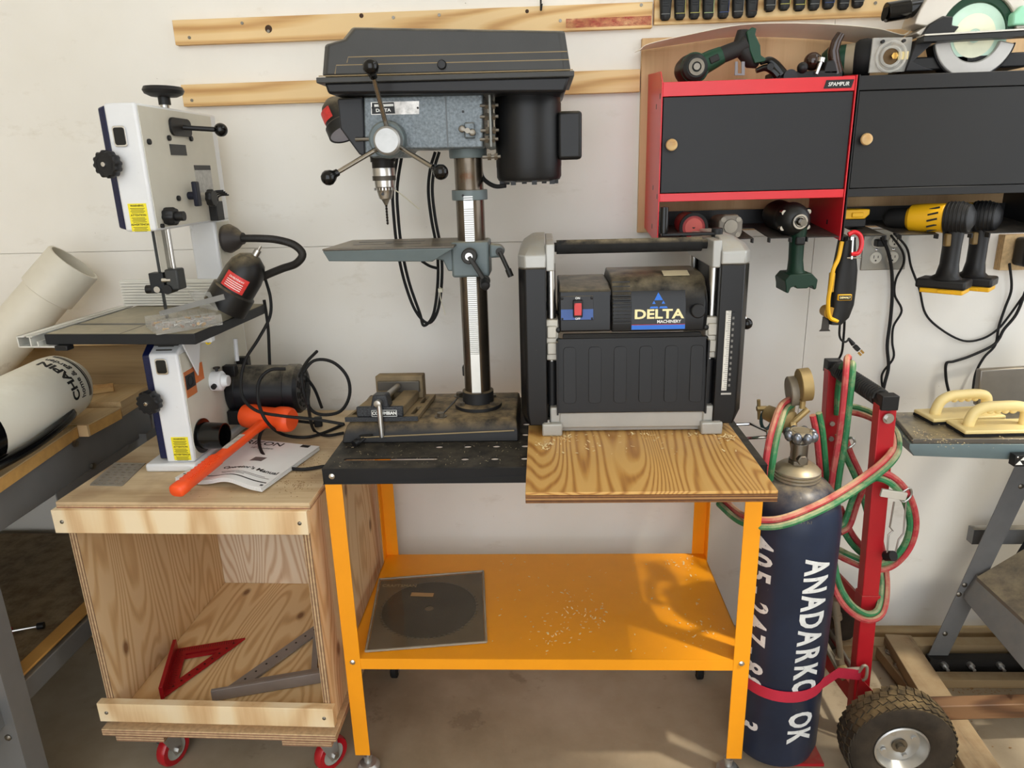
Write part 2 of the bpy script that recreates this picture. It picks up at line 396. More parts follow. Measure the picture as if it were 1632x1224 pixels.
for x0, sx in ((-0.515, 1), (0.498, -1)):
    for y0, sy in ((1.5005, 1), (2.011, -1)):
        t = 0.0025
        L = MB().prism([(x0,y0,0.078),(x0+sx*0.040,y0,0.078),(x0+sx*0.040,y0+sy*t,0.078),(x0+sx*t,y0+sy*t,0.078),(x0+sx*t,y0+sy*0.040,0.078),(x0,y0+sy*0.040,0.078)], (0,0,0.788))
        lg = build(L, 'leg', ORANGE, TBL, bevel=0.001)
        if sy > 0:
            screw(x0+sx*0.020, 1.497, 0.886, lg); screw(x0+sx*0.020, 1.5003, 0.372, lg)
            fc = (x0+sx*0.026, y0+0.024, 0)
            build(MB().lathe([(0,0.0),(0.026,0.0),(0.030,0.006),(0.030,0.024),(0.022,0.034),(0.010,0.037),(0.010,0.052),(0.012,0.052),(0.012,0.060),(0.0055,0.060),(0.0055,0.095),(0,0.095)], fc, (0,0,1), 24), 'leveling_foot', ZINC, TBL)
        else:
            c = V((x0+sx*0.022, 1.905, 0.030))  # caster on a forward plate of the rear leg
            ca = build(MB().cyl(c+V((-0.010,0,0)), c+V((0.010,0,0)), 0.0295, n=20), 'caster_wheel', BLACKR, TBL, bevel=0.003)
            build(MB().box(c.x-0.020,c.x+0.020,c.y-0.025,c.y+0.108,0.072,0.0765).box(c.x-0.017,c.x-0.013,c.y-0.012,c.y+0.022,0.020,0.073).box(c.x+0.013,c.x+0.017,c.y-0.012,c.y+0.022,0.020,0.073).cyl(c+V((-0.019,0,0)),c+V((0.019,0,0)),0.006,n=10), 'caster_bracket', CHROME, TBL)
sh = MB().box(-0.512,0.495,1.504,2.008,0.379,0.381)
shelf = build(sh, 'lower_shelf', ORANGE, TBL)
build(MB().box(-0.475,0.458,1.5015,1.5035,0.350,0.381).box(-0.475,0.458,2.0082,2.0102,0.35,0.381).box(-0.5125,-0.5105,1.54,1.97,0.35,0.381).box(0.4935,0.4955,1.54,1.97,0.35,0.381), 'shelf_rim', ORANGE, TBL)
# loop handle on the right end of the table
build(MB().tube([(0.500,1.800,0.890),(0.545,1.795,0.893),(0.572,1.735,0.893),(0.560,1.700,0.893),(0.500,1.698,0.890)], 0.0042, 8, 1), 'side_handle', CHROME, TBL)

# saw blade in its clear sleeve on the lower shelf
z = 0.3815
pk = thing('saw_blade_pack', 'round saw blade in a dusty clear plastic sleeve on the orange shelf', 'saw blade', (-0.335,1.72,z))
cor = [PZ(605,925,z), PZ(583,1040,z), PZ(775,1025,z), PZ(770,912,z)]
cen = sum(cor, V())/4
def inset(k, dz): return [cen+(p-cen)*k+V((0,0,dz)) for p in cor]
build(MB().lathe([(0.0125,0.0012),(0.132,0.0012),(0.132,0.0030),(0.0125,0.0030),(0.0125,0.0012)], cen, (0,0,1), 64), 'blade', mat('dull blade steel', (74,68,60), 0.6, 0.3, var=0.45, scale=14), pk)
tth = MB()
for k in range(60):
    a = 2*PI*k/60; d = V((math.cos(a), math.sin(a), 0)); e = V((-d.y, d.x, 0))
    tth.prism([cen+d*0.131+V((0,0,0.0012)), cen+d*0.1385+e*0.005+V((0,0,0.0012)), cen+d*0.131+e*0.009+V((0,0,0.0012))], (0,0,0.002))
build(tth, 'blade_teeth', STEELD, pk)['kind'] = 'stuff'
build(MB().prism(inset(0.97, 0.0002), (0,0,0.0008)), 'backing_card', mat('dark card', (128,108,80), 0.8, var=0.35, scale=8), pk)
SLV = mat('clear vinyl', (120,110,94), 0.05, alpha=0.24, var=0.3, scale=12, bump=0.5, bscale=9)
build(MB().prism(inset(1.0, 0.0042), (0,0,0.0005)), 'sleeve', SLV, pk)
e = MB(); q = inset(1.0, 0.0038)
for i in range(4): e.tube([q[i], q[(i+1) % 4]], 0.0035, 8, 1)
build(e, 'sleeve_seam', mat('vinyl seam', (170,158,136), 0.15, alpha=0.6, var=0.2), pk)
lc = PZ(673,948,0.386)
build(MB().obox((lc.x,lc.y,0.3868),(0.033,0.009,0.0002),(1,-0.06,0),(0,1,0)), 'paper_label', mat('brown paper', (176,138,92), 0.8), pk)
text('CRAFTSMAN', 0.018, (lc.x-0.075,lc.y+0.045,0.3868), (1,-0.02,0), (0,1,0), mat('faint gold print', (150,128,88), 0.6), pk)

# ================================================================== PLANER BOARD AND PLANER
bd = thing('plywood_board', 'golden plywood board under the thickness planer, overhanging the table edge', 'board', (0.21,1.51,0.905))
GOLD = wood('golden fir plywood', (222,176,104), (204,152,80), (168,114,58), 'y', 62, 0.3, 0.75, rough=0.42, seed=3.1)
for z0, z1, m in ((0.9055,0.9125,plyedge('board ply edge', (150,104,60), (104,66,38))),(0.9125,0.9165,mat('board pale ply', (176,132,84), 0.7)),(0.9165,0.9235,plyedge('board ply edge', (150,104,60), (104,66,38))),(0.9235,0.930,GOLD)):
    build(MB().box(-0.041,0.463,1.310,1.705,z0,z1), 'ply_layer', m, bd, bevel=0.0012)

PL = thing('thickness_planer', 'black and silver benchtop thickness planer standing on the plywood board', 'planer', (0.21,1.75,0.930))
PSIL = mat('planer silver paint', (176,176,172), 0.42, 0.3, var=0.06, dust=0.5)
PBLK = mat('planer black', (20,20,23), 0.34, var=0.15, dust=0.8, dcol=(140,128,104), spot=((96,90,80), 40, 0.5), spotcov=0.7)
yb0, yb1 = 1.628, 1.93
base = MB().box(0.020,0.395,1.655,1.92,0.9315,0.975)
base.prism([(0.035,1.640,0.945),(0.385,1.640,0.945),(0.385,1.640,0.985),(0.035,1.640,0.985)], (0,0.03,0))
base.prism([(0.035,1.632,0.985),(0.385,1.632,0.985),(0.385,1.70,0.985),(0.035,1.70,0.985)], (0,0,0.008))
build(base, 'base', PSIL, PL, bevel=0.003)
for sx, x0, x1 in ((1,-0.006,0.043), (-1,0.377,0.428)):
    for y0 in (1.622, 1.885):
        f = MB().box(x0,x1,y0,y0+0.055,0.9305,0.962).box(min(x0,x1)+0.004 if sx<0 else x0+0.020,(x1-0.020) if sx<0 else x1-0.004,y0+0.014,y0+0.05,0.96,1.000)
        ft = build(f, 'foot', PSIL, PL, bevel=0.004)
        build(MB().cyl(((x0+x1)/2-sx*0.013,y0+0.018,0.962),((x0+x1)/2-sx*0.013,y0+0.018,0.969),0.0075,n=6).cyl(((x0+x1)/2-sx*0.013,y0+0.018,0.962),((x0+x1)/2-sx*0.013,y0+0.018,0.9635),0.011,n=16), 'bolt', STEEL, ft)
# side housings: black covers with chamfered silver caps
def hull(x0, x1, sx):      # section in x-y, seen from above; outer side sx
    xo, xi = (x0, x1) if sx < 0 else (x1, x0); d = -sx
    return [(xi,1.632),(xo+d*0.016,1.632),(xo,1.655),(xo,1.905),(xo+d*0.016,1.925),(xi,1.925)]
for sx, x0, x1 in ((-1,-0.056,0.008), (1,0.405,0.474)):
    s = hull(x0, x1, sx); xo = x0 if sx < 0 else x1; xi = x1 if sx < 0 else x0
    low = [(x*0.0+ (x-xo)*0.55+xo+ (0.012*-sx), y) if abs(x-xo) < 0.03 else (x, y) for x, y in s]
    cov = MB().loft([[(x,y,0.955) for x, y in low], [(x,y,0.985) for x, y in s], [(x,y,1.338) for x, y in s]])
    cv = build(cov, 'side_cover', PBLK, PL, bevel=0.003)
    s2 = [(x+(0.010*-sx if abs(x-xo) < 0.03 else 0), y+(0.02 if y < 1.70 else -0.02)) for x, y in s]
    s3 = [((xi+(x-xi)*0.50), 1.78+(y-1.78)*0.72) for x, y in s]
    cap = MB().loft([[(x,y,1.338) for x, y in s], [(x,y,1.366) for x, y in s], [(x,y,1.383) for x, y in s2], [(x,y,1.398) for x, y in s3]])
    cap.box(*sorted((xi, xi-sx*0.020)), 1.636,1.92,1.330,1.392)
    build(cap, 'top_cap', PSIL, PL, bevel=0.003)
for x in (0.020, 0.397):
    for y in (1.668, 1.89):
        build(MB().cyl((x,y,0.97),(x,y,1.345),0.0105,n=18), 'guide_post', STEEL, PL)
        build(MB().cyl((x,y,1.0),(x,y,1.11),0.0145,n=18), 'post_sleeve', BLACK, PL)
    build(MB().box(x-0.016,x+0.016,1.648,1.91,1.115,1.215).box(x-0.012,x+0.012,1.644,1.65,1.13,1.16).box(x-0.012,x+0.012,1.644,1.65,1.17,1.20), 'guide_bracket', mat('cast aluminium', (186,182,172), 0.5, 0.5, var=0.15, dust=0.6), PL, bevel=0.003)
    for z in (1.14, 1.165, 1.19): screw(x+(0.016 if x < 0.2 else -0.016), 1.646, z, PL, BLACK, 0.9)
# cutter head housing
hd = MB().prism([(0.038,1.640,1.186),(0.038,1.640,1.225),(0.038,1.652,1.282),(0.038,1.70,1.290),(0.038,1.86,1.290),(0.038,1.88,1.186)], (0.122,0,0))
build(hd, 'switch_housing', PBLK, PL, bevel=0.004)
prof = [(1.640,1.184),(1.636,1.215),(1.640,1.250),(1.655,1.283),(1.682,1.304),(1.72,1.312),(1.82,1.312),(1.86,1.29),(1.88,1.184)]
build(MB().loft([[(0.160,y,z) for y, z in prof],[(0.372,y,z) for y, z in prof],[(0.382,1.76+(y-1.76)*0.94,1.245+(z-1.245)*0.94) for y, z in prof]]), 'motor_housing', PBLK, PL, bevel=0.003)
vents = MB()
for k in range(11):
    t = k/10; y = 1.633+ (0 if t < 0.35 else (t-0.35)**2*0.09); zz = 1.205+t*0.090
    vents.box(0.163,0.204,y,y+0.02,zz,zz+0.0035)
build(vents, 'vent_ribs', PBLK, PL)['kind'] = 'stuff'
build(MB().cyl((0.358,1.640,1.232),(0.358,1.629,1.232),0.017,n=24), 'brush_cap', BLACK, PL, bevel=0.003)
build(MB().obox((0.315,1.70,1.3115),(0.03,0.016,0.0006),(1,0,0),(0,1,0.22)), 'paper_label', mat('dusty label', (206,194,160), 0.7, var=0.15), PL)
swp = build(MB().prism([(0.041,1.638,1.214),(0.118,1.638,1.214),(0.118,1.6475,1.270),(0.041,1.6475,1.270)], (0,0.004,0.0)), 'switch_plate', mat('switch plate', (58,58,62), 0.45, dust=0.5), PL, bevel=0.001)
build(MB().prism([(0.042,1.6370,1.216),(0.117,1.6370,1.216),(0.117,1.6412,1.240),(0.042,1.6412,1.240)], (0,-0.0008,0)), 'blue_panel', mat('dull blue print', (54,86,150), 0.5), swp)
build(MB().box(0.070,0.092,1.632,1.645,1.222,1.262), 'switch_bezel', BLACK, swp, bevel=0.002)
build(MB().prism([(0.0725,1.631,1.227),(0.0895,1.631,1.227),(0.0895,1.625,1.243),(0.0895,1.633,1.258),(0.0725,1.633,1.258),(0.0725,1.625,1.243)], (0,0.006,0)), 'rocker_switch', mat('switch red', (206,44,40), 0.35), swp, bevel=0.001)
text('ON', 0.007, (0.081,1.6425,1.2655), (1,0,0), (0,0.2,1), WHITEP, swp, bold=0.0002); text('OFF', 0.007, (0.081,1.6355,1.2185), (1,0,0), (0,0.2,1), WHITEP, swp, bold=0.0002)
for x in (0.045, 0.114):
    for z, y in ((1.218,1.638), (1.265,1.646)): screw(x, y, z, swp, BLACK, 0.45)
# name panel
DPAN = mat('gloss black panel', (12,12,16), 0.25)
pan = build(MB().prism([(0.2055,1.6345,1.190),(0.2055,1.6375,1.2465),(0.2055,1.6520,1.278),(0.2055,1.6560,1.278),(0.2055,1.6410,1.2455),(0.2055,1.6385,1.190)], (0.1245,0,0)), 'name_panel', DPAN, PL)
tilt = V((0, 0.05, 1)).normalized()
text('DELTA', 0.030, (0.268,1.6345,1.2255), (1,0,0), tilt, CREAMP, pan, bold=0.0009, squeeze=1.26)
text('MACHINERY', 0.0098, (0.292,1.6338,1.2085), (1,0,0), tilt, WHITEP, pan, bold=0.0002)
build(MB().box(0.206,0.3295,1.6338,1.636,1.1905,1.2010), 'blue_stripe', BLUEP, pan); build(MB().box(0.206,0.3295,1.6336,1.636,1.2012,1.2022), 'red_line', mat('red print', (200,40,50), 0.5), pan)
tri = MB()
def py_(z_): return 1.6362 if z_ < 1.2465 else 1.6362+(z_-1.2465)*0.46
for cx, cz in ((0.268, 1.2660), (0.2572, 1.2480), (0.2788, 1.2480)):
    tri.prism([(cx-0.0100,py_(cz-0.0085),cz-0.0085),(cx+0.0100,py_(cz-0.0085),cz-0.0085),(cx,py_(cz+0.0085),cz+0.0085)], (0,0.0010,0))
build(tri, 'triangle_emblem', BLUEP, pan)['kind'] = 'stuff'
# infeed flap with pressed ribs
flp = [P(888,540,1.635), P(1127,536,1.635), P(1125,656,1.628), P(888,659,1.628)]
fl = MB().prism([p.lerp(flp[0], 0) for p in flp], (0,0.006,0))
flo = build(fl, 'infeed_flap', mat('flap black', (26,26,29), 0.38, var=0.1, scale=5), PL, bevel=0.002)
tp = MB().prism([(flp[0].x+0.012,1.635,flp[0].z),(flp[1].x-0.012,1.635,flp[0].z),(flp[1].x-0.014,1.642,flp[0].z+0.010),(flp[0].x+0.014,1.642,flp[0].z+0.010)], (0,0.004,0)); build(tp, 'flap_roll', MATS['flap black'], flo, bevel=0.002)
for k in range(6):
    cx = 0.0615+k*0.0598; z0, z1 = 1.013, 1.151
    r = MB().plate(rrect(0,0,0.030,z1-z0,0.009), [], (cx,1.629,(z0+z1)/2), (1,0,0), (0,0.05,1), -0.0032)
    build(r, 'rib', MATS['flap black'], flo, bevel=0.002)
build(MB().box(0.030,0.034,1.622,1.66,0.985,1.165).box(0.383,0.387,1.622,1.66,0.985,1.165), 'flap_guide', PBLK, PL)['kind'] = 'stuff'
# top carry bar, height crank, lock lever, depth scale
build(MB().cyl((0.010,1.70,1.378),(0.405,1.70,1.378),0.011,n=16).cyl((0.034,1.70,1.378),(0.372,1.70,1.378),0.0165,n=20), 'carry_bar', mat('dusty foam', (40,40,40), 0.9, var=0.3, scale=30, dust=0.6), PL)
cr = build(MB().bar((0.282,1.72,1.3995),(0.412,1.72,1.3995),0.020,0.007,(0,1,0)).cyl((0.412,1.72,1.37),(0.412,1.72,1.412),0.013,n=18), 'height_crank', BLACK, PL, bevel=0.002)
build(MB().lathe([(0,0),(0.0095,0),(0.0105,0.01),(0.0105,0.05),(0.0095,0.060),(0,0.061)], (0.286,1.715,1.403), (0,0,1), 16), 'crank_grip', BLACKG, cr)
lv = build(MB().cyl((0.474,1.74,1.25),(0.498,1.735,1.185),0.0045,n=10), 'lock_lever', CHROME, PL); build(MB().ball((0.500,1.735,1.178),0.0145), 'lever_ball', BLACKG, lv)
build(MB().cyl((0.470,1.72,1.25),(0.479,1.72,1.25),0.035,n=24), 'lever_boss', PBLK, PL)
sc = build(MB().box(0.421,0.433,1.629,1.633,1.040,1.232), 'depth_scale', mat('scale white', (214,212,204), 0.5, dust=0.3), PL)
build(MB().box(0.4345,0.443,1.6285,1.633,1.043,1.228), 'scale_window', mat('dark slot', (18,18,18), 0.3), sc)
tk = MB()
for k in range(38): tk.box(0.4265 if k % 4 else 0.423,0.4325,1.6284,1.6296,1.044+k*0.005,1.0449+k*0.005)
for k in range(13): tk.box(0.436,0.4405,1.6278,1.629,1.05+k*0.0135,1.056+k*0.0135)
build(tk, 'scale_ticks', mat('grey print', (120,118,114), 0.6), sc)['kind'] = 'stuff'
build(MB().box(0.420,0.444,1.6275,1.633,1.030,1.0345), 'scale_pointer', STEEL, PL)
build(MB().tube([(0.018,1.70,1.25),(0.010,1.69,1.245),(0.006,1.70,1.235),(0.018,1.71,1.225),(0.04,1.70,1.22)],0.004,8), 'power_lead', BLACKR, PL)

# ================================================================== DRILL PRESS
DP = thing('drill_press', 'grey-blue bench drill press with black belt guard and motor on the work table', 'drill press', (-0.28,1.79,0.905))
HAM = mat('hammertone grey blue', (104,112,116), 0.38, 0.3, var=0.34, scale=170, bump=0.35, bscale=220, dust=0.5)
HAMF = mat('flat grey blue', (100,112,114), 0.48, 0.1, var=0.12, dust=0.6, spot=((122,96,62), 16, 0.5))
DBLK = mat('dusty black casting', (42,42,44), 0.55, var=0.18, scale=6, dust=0.95, dcol=(146,126,94))
GUARD = mat('belt guard plastic', (92,92,90), 0.5, var=0.12, scale=5, bump=0.1, bscale=260, dust=0.45, spot=((150,140,120), 55, 0.45), spotcov=0.70)
YC = 1.79
base = MB()
bx0, bx1 = -0.512, -0.066
base.loft([[(bx0,1.655,0.9055),(bx1,1.655,0.9055),(bx1,1.915,0.9055),(bx0,1.915,0.9055)],
           [(bx0+0.004,1.658,0.925),(bx1,1.658,0.931),(bx1,1.913,0.931),(bx0+0.004,1.913,0.925)],
           [(bx0+0.012,1.670,0.946),(bx1-0.004,1.670,0.952),(bx1-0.004,1.908,0.952),(bx0+0.012,1.908,0.946)],
           [(bx0+0.020,1.682,0.955),(bx1-0.008,1.682,0.957),(bx1-0.008,1.902,0.957),(bx0+0.020,1.902,0.955)]])
bo = build(base, 'base', DBLK, DP, bevel=0.003)
build(MB().tube([(bx0+0.05,1.6545,0.921),(bx1-0.01,1.6545,0.935)],0.0018,6,1), 'dust_line', mat('caked dust', (150,132,100), 0.9), bo)
for sx in (-0.270, -0.258):
    pass
for cx, cy in ((-0.265,1.705), (-0.235,1.875)):
    build(MB().cyl((cx,cy,0.956),(cx,cy,0.958),0.016,n=20).cyl((cx,cy,0.958),(cx,cy,0.967),0.010,n=6), 'base_bolt', STEELD, bo)
build(MB().bar((-0.265,1.71,0.9568),(-0.238,1.86,0.9568),0.004,0.002), 'base_groove', mat('dark slot', (18,18,18), 0.3), bo)
cx = -0.175
build(MB().lathe([(0,0),(0.062,0),(0.062,0.009),(0.056,0.012),(0.041,0.013),(0.041,0.043),(0.036,0.046),(0,0.046)], (cx,YC,0.957), (0,0,1), 36), 'column_flange', DBLK, DP)
for a in (40, 140, 220, 320): build(MB().cyl((cx+0.051*math.cos(math.radians(a)),YC+0.051*math.sin(math.radians(a)),0.966),(cx+0.051*math.cos(math.radians(a)),YC+0.051*math.sin(math.radians(a)),0.976),0.007,n=6), 'flange_bolt', STEELD, DP)
COLM = mat('column steel', (112,102,90), 0.26, 0.9, var=0.30, scale=7, spot=((96,60,36), 9, 0.65), spotcov=0.60)
build(MB().cyl((cx,YC,0.98),(cx,YC,1.70),0.0345,n=40), 'column', COLM, DP)
build(MB().lathe([(0.0350,0),(0.0440,0),(0.0455,0.004),(0.0455,0.030),(0.0350,0.030),(0.0350,0)], (cx,YC,P(745,252,YC).z), (0,0,1), 36), 'head_collar', HAMF, DP)
# rack with teeth on the column
rk = build(MB().box(cx-0.012,cx+0.012,YC-0.0405,YC-0.031,1.003,1.505), 'rack', mat('rack steel', (150,148,142), 0.35, 0.9, var=0.1), DP)
tm = bpy.data.meshes.new('tooth'); tb = bmesh.new(); bmesh.ops.create_cube(tb, size=1); bmesh.ops.scale(tb, vec=(0.022,0.005,0.0026), verts=tb.verts); tb.to_mesh(tm); tb.free(); tm.materials.append(mat('rack bright', (226,226,222), 0.3, 0.5))
for k in range(76):
    z = 1.112+k*0.0052
    if z > 1.500: break
    o = bpy.data.objects.new('rack_tooth', tm); COL.objects.link(o); o.parent = rk; o.location = V((cx,YC-0.042,z))-OFFS[rk.name]
build(MB().box(cx-0.0112,cx+0.0112,YC-0.0415,YC-0.040,1.006,1.108).box(cx-0.0112,cx+0.0112,YC-0.0415,YC-0.040,1.470,1.503), 'rack_plain_end', mat('rack bright', (226,226,222), 0.3, 0.5), rk)['kind'] = 'stuff'
build(MB().lathe([(0.0350,0),(0.0435,0),(0.0435,0.024),(0.0350,0.024),(0.0350,0)], (cx,YC,1.488), (0,0,1), 36), 'column_collar', HAMF, DP, bevel=0.0015)
build(MB().cyl((cx-0.012,YC-0.0425,1.5),(cx-0.012,YC-0.0445,1.5),0.003,n=8), 'collar_screw', BLACK, DP)
# work table and its bracket
zt = 1.387
tbm = MB().prism([(-0.523,1.690,zt-0.004),(-0.208,1.690,zt-0.004),(-0.208,1.915,zt-0.004),(-0.508,1.915,zt-0.004)], (0,0,0.004))
tb_ = build(tbm, 'drill_table', mat('worn table iron', (96,90,82), 0.38, 0.7, var=0.2, dust=0.5), DP, bevel=0.001)
skirt = MB().loft([[(-0.512,1.697,zt-0.030),(-0.262,1.697,zt-0.036),(-0.262,1.908,zt-0.036),(-0.500,1.908,zt-0.030)],[(-0.523,1.690,zt-0.0045),(-0.208,1.690,zt-0.0045),(-0.208,1.915,zt-0.0045),(-0.508,1.915,zt-0.0045)]])
build(skirt, 'table_skirt', HAMF, tb_, bevel=0.002)
build(MB().box(-0.47,-0.30,1.775,1.785,zt+0.0002,zt+0.0006).box(-0.47,-0.30,1.835,1.845,zt+0.0002,zt+0.0006).cyl((-0.385,1.81,zt+0.0002),(-0.385,1.81,zt+0.0006),0.012,n=20), 'table_slots', MATS['dark slot'], tb_)['kind'] = 'stuff'
br = MB().prism([(-0.275,1.745,zt-0.005),(-0.205,1.745,zt-0.005),(-0.205,1.745,zt-0.066),(-0.232,1.745,zt-0.066),(-0.243,1.745,zt-0.040),(-0.275,1.745,zt-0.034)], (0,0.09,0))
build(br, 'table_arm', HAMF, DP, bevel=0.003)
build(MB().cyl((-0.208,YC,zt-0.036),(-0.196,YC,zt-0.036),0.036,n=24), 'tilt_joint', mat('rusty joint', (104,78,54), 0.7, 0.4, var=0.3, scale=30), DP)
bk = MB().box(-0.222,-0.130,YC-0.050,YC+0.05,1.305,1.392).prism([(-0.128,YC-0.046,1.35),(-0.098,YC-0.046,1.352),(-0.090,YC-0.046,1.368),(-0.100,YC-0.046,1.382),(-0.128,YC-0.046,1.385)], (0,0.03,0))
bko = build(bk, 'table_bracket', HAMF, DP, bevel=0.006, seg=3)
build(MB().cyl((-0.176,YC-0.051,1.359),(-0.176,YC-0.064,1.359),0.019,n=24), 'crank_boss', DBLK, bko, bevel=0.002)
cp0, cp1 = V((-0.176,YC-0.068,1.359)), V((-0.140,YC-0.068,1.299))
ck = build(MB().bar(cp0, cp1, 0.022, 0.010, (0,1,0)).cyl(cp0+V((0,0.006,0)),cp0-V((0,0.006,0)),0.019,n=20).cyl(cp1+V((0,0.006,0)),cp1-V((0,0.006,0)),0.013,n=20), 'table_crank', mat('crank grey', (70,68,64), 0.45, 0.3), bko, bevel=0.002)
build(MB().cyl(cp0-V((0,0.006,0)),cp0-V((0,0.009,0)),0.009,n=16), 'crank_nut', STEEL, ck)
build(MB().lathe([(0,0),(0.009,0),(0.011,0.012),(0.012,0.026),(0.010,0.034),(0,0.036)], cp1-V((0,0.006,0)), (0.1,-1,-0.25), 16), 'crank_knob', BLACK, ck)
build(MB().cyl((-0.103,YC-0.05,1.366),(-0.078,YC-0.055,1.310),0.0055,n=12).cyl((-0.084,YC-0.054,1.324),(-0.077,YC-0.055,1.306),0.0075,n=12).cyl((-0.103,YC-0.049,1.366),(-0.103,YC-0.052,1.366),0.010,n=16), 'lock_lever', mat('crank grey', (70,68,64), 0.45, 0.3), bko)
# head
hy0, hy1 = 1.715, 1.865
def hp(px, py): return P(px, py, hy0)
A, B, C_, D = hp(579,154), hp(770,149), hp(770,236), hp(648,238)
hd = MB().prism([A, B, C_, D, hp(640,250), hp(594,252), hp(581,245)], (0,hy1-hy0,0))
head = build(hd, 'head', HAM, DP, bevel=0.004)
sx = hp(711,200).x
build(MB().box(sx,sx+0.0035,hy0-0.0006,hy0+0.004,D.z+0.002,A.z-0.002), 'head_groove', mat('groove paint', (104,110,114), 0.6), head)
fcv = MB().prism([hp(537,157), hp(578,154), hp(582,250), hp(572,246), hp(542,205)], (0,hy1-hy0,0)); build(fcv, 'front_cover', mat('dark grey cover', (62,64,70), 0.5, dust=0.3), DP, bevel=0.004)
# name plate
npc = [hp(591,163), hp(668,161), hp(668,182), hp(592,183)]
npl = build(MB().prism(npc, (0,-0.0012,0)), 'name_plate', mat('plate silver', (186,182,176), 0.35, 0.6, var=0.35, scale=60), head)
q = [hp(593,164), hp(628,163), hp(630,181), hp(593,182)]
build(MB().prism([p-V((0,0.0012,0)) for p in q], (0,-0.0005,0)), 'plate_panel', BLACK, npl)
c0 = hp(611,176); text('DELTA', 0.0095, c0-V((0,0.0018,0)), (1,0,0), (0,0,1), WHITEP, npl, bold=0.0003, squeeze=1.2)
c0 = hp(612,168); build(MB().box(c0.x-0.022,c0.x+0.022,c0.y-0.0021,c0.y-0.0016,c0.z-0.0025,c0.z+0.0025), 'worn_print', WHITEP, npl)
for px in (594, 666): p = hp(px,172); screw(p.x, p.y-0.0012, p.z, npl, BLACK, 0.35)
p = hp(738,178); build(MB().cyl(p, p-V((0,0.001,0)), 0.003, n=10), 'oil_hole', MATS['dark slot'], head)
# clamp screw and motor mount
p = hp(750,209); build(MB().box(p.x-0.013,p.x+0.010,hy0-0.016,hy0+0.002,p.z-0.016,p.z+0.018), 'clamp_boss', HAM, head, bevel=0.003)
w = hp(747,209); wing = MB().ball(w+V((-0.013,-0.022,0.004)),0.008,12,(0,1,0),0.45).ball(w+V((0.010,-0.022,-0.004)),0.008,12,(0,1,0),0.45).bar(w+V((-0.013,-0.022,0.004)),w+V((0.010,-0.022,-0.004)),0.009,0.006).cyl(w+V((0,-0.028,0)),w+V((0,0,0)),0.006,n=12)
build(wing, 'wing_screw', STEELD, head)
m0 = hp(783,190)
mp = MB().box(m0.x-0.005,m0.x+0.001,hy0-0.01,hy0+0.06,hp(0,258).z,hp(0,165).z); build(mp, 'motor_plate', mat('grey plate', (130,132,128), 0.45, 0.4, dust=0.4), DP, bevel=0.002)
for px, py in ((776,168),(776,186),(777,208),(776,222),(780,250)):
    p = P(px,py,hy0+0.002); build(MB().cyl(p-V((0.016,0,0)),p+V((0.026,0,0)),0.0042,n=10).cyl(p-V((0.004,0,0)),p+V((0.004,0,0)),0.0085,n=6).cyl(p+V((0.012,0,0)),p+V((0.019,0,0)),0.0085,n=6), 'mount_bolt', STEELD, DP)
# belt guard: tray and lid
gy = 1.665
def gp(px, py, y=gy): return P(px, py, y)
lidp = [gp(512,121), gp(516,70), gp(545,61), gp(560,42), gp(900,48), gp(910,113)]
back = [p+V((0,0.25,0)) for p in lidp]
def shr(pts, c, k, dy): return [V((c.x+(p.x-c.x)*k, p.y+dy, c.z+(p.z-c.z)*k)) for p in pts]
cl = (lidp[0]+lidp[5])/2
lid = MB().loft([shr(lidp, cl, 0.955, -0.006)[:], lidp and [p+V((0,0.010,0)) for p in lidp], back, shr(back, cl, 0.95, 0.012)])
lo = build(lid, 'guard_lid', GUARD, DP, bevel=0.004)
for (a, b, c) in (((555,91),(904,82),(553,100)), ((536,104),(907,95),(534,118))):
    build(MB().tube([gp(*c,gy-0.0055), gp(*a,gy-0.0055), gp(*b,gy-0.0055)], 0.0011, 6, 1), 'dust_line', MATS['caked dust'], lo)
p = gp(705,104); build(MB().lathe([(0,0),(0.010,0),(0.010,0.012),(0.008,0.016),(0,0.017)], p+V((0,0.002,0)), (0,-1,0), 16), 'lid_knob', BLACK, lo)
r0, r1 = gp(505,124), gp(915,113)
rim = MB().loft([[(r0.x,gy-0.008,r0.z-0.012),(r1.x,gy-0.008,r1.z-0.012),(r1.x,gy+0.27,r1.z-0.012),(r0.x,gy+0.27,r0.z-0.012)],[(r0.x,gy-0.008,r0.z),(r1.x,gy-0.008,r1.z),(r1.x,gy+0.27,r1.z),(r0.x,gy+0.27,r0.z)]])
build(rim, 'guard_rim', GUARD, DP, bevel=0.002)
build(MB().tube([gp(508,121.5,gy-0.0075), gp(913,111,gy-0.0075)],0.0012,6,1), 'dust_line', MATS['caked dust'], lo)
t0, t1, t2, t3 = gp(516,131), gp(909,121), gp(903,147), gp(519,150)
tr = MB().loft([[t3+V((0.004,0.004,0)), t2+V((-0.004,0.004,0)), t2+V((-0.004,0.25,0)), t3+V((0.004,0.25,0))], [t0, t1, t1+V((0,0.256,0)), t0+V((0,0.256,0))]])
build(tr, 'guard_tray', mat('guard tray', (36,36,40), 0.42, dust=0.3, spot=((96,92,84), 40, 0.4), spotcov=0.7), DP, bevel=0.006)
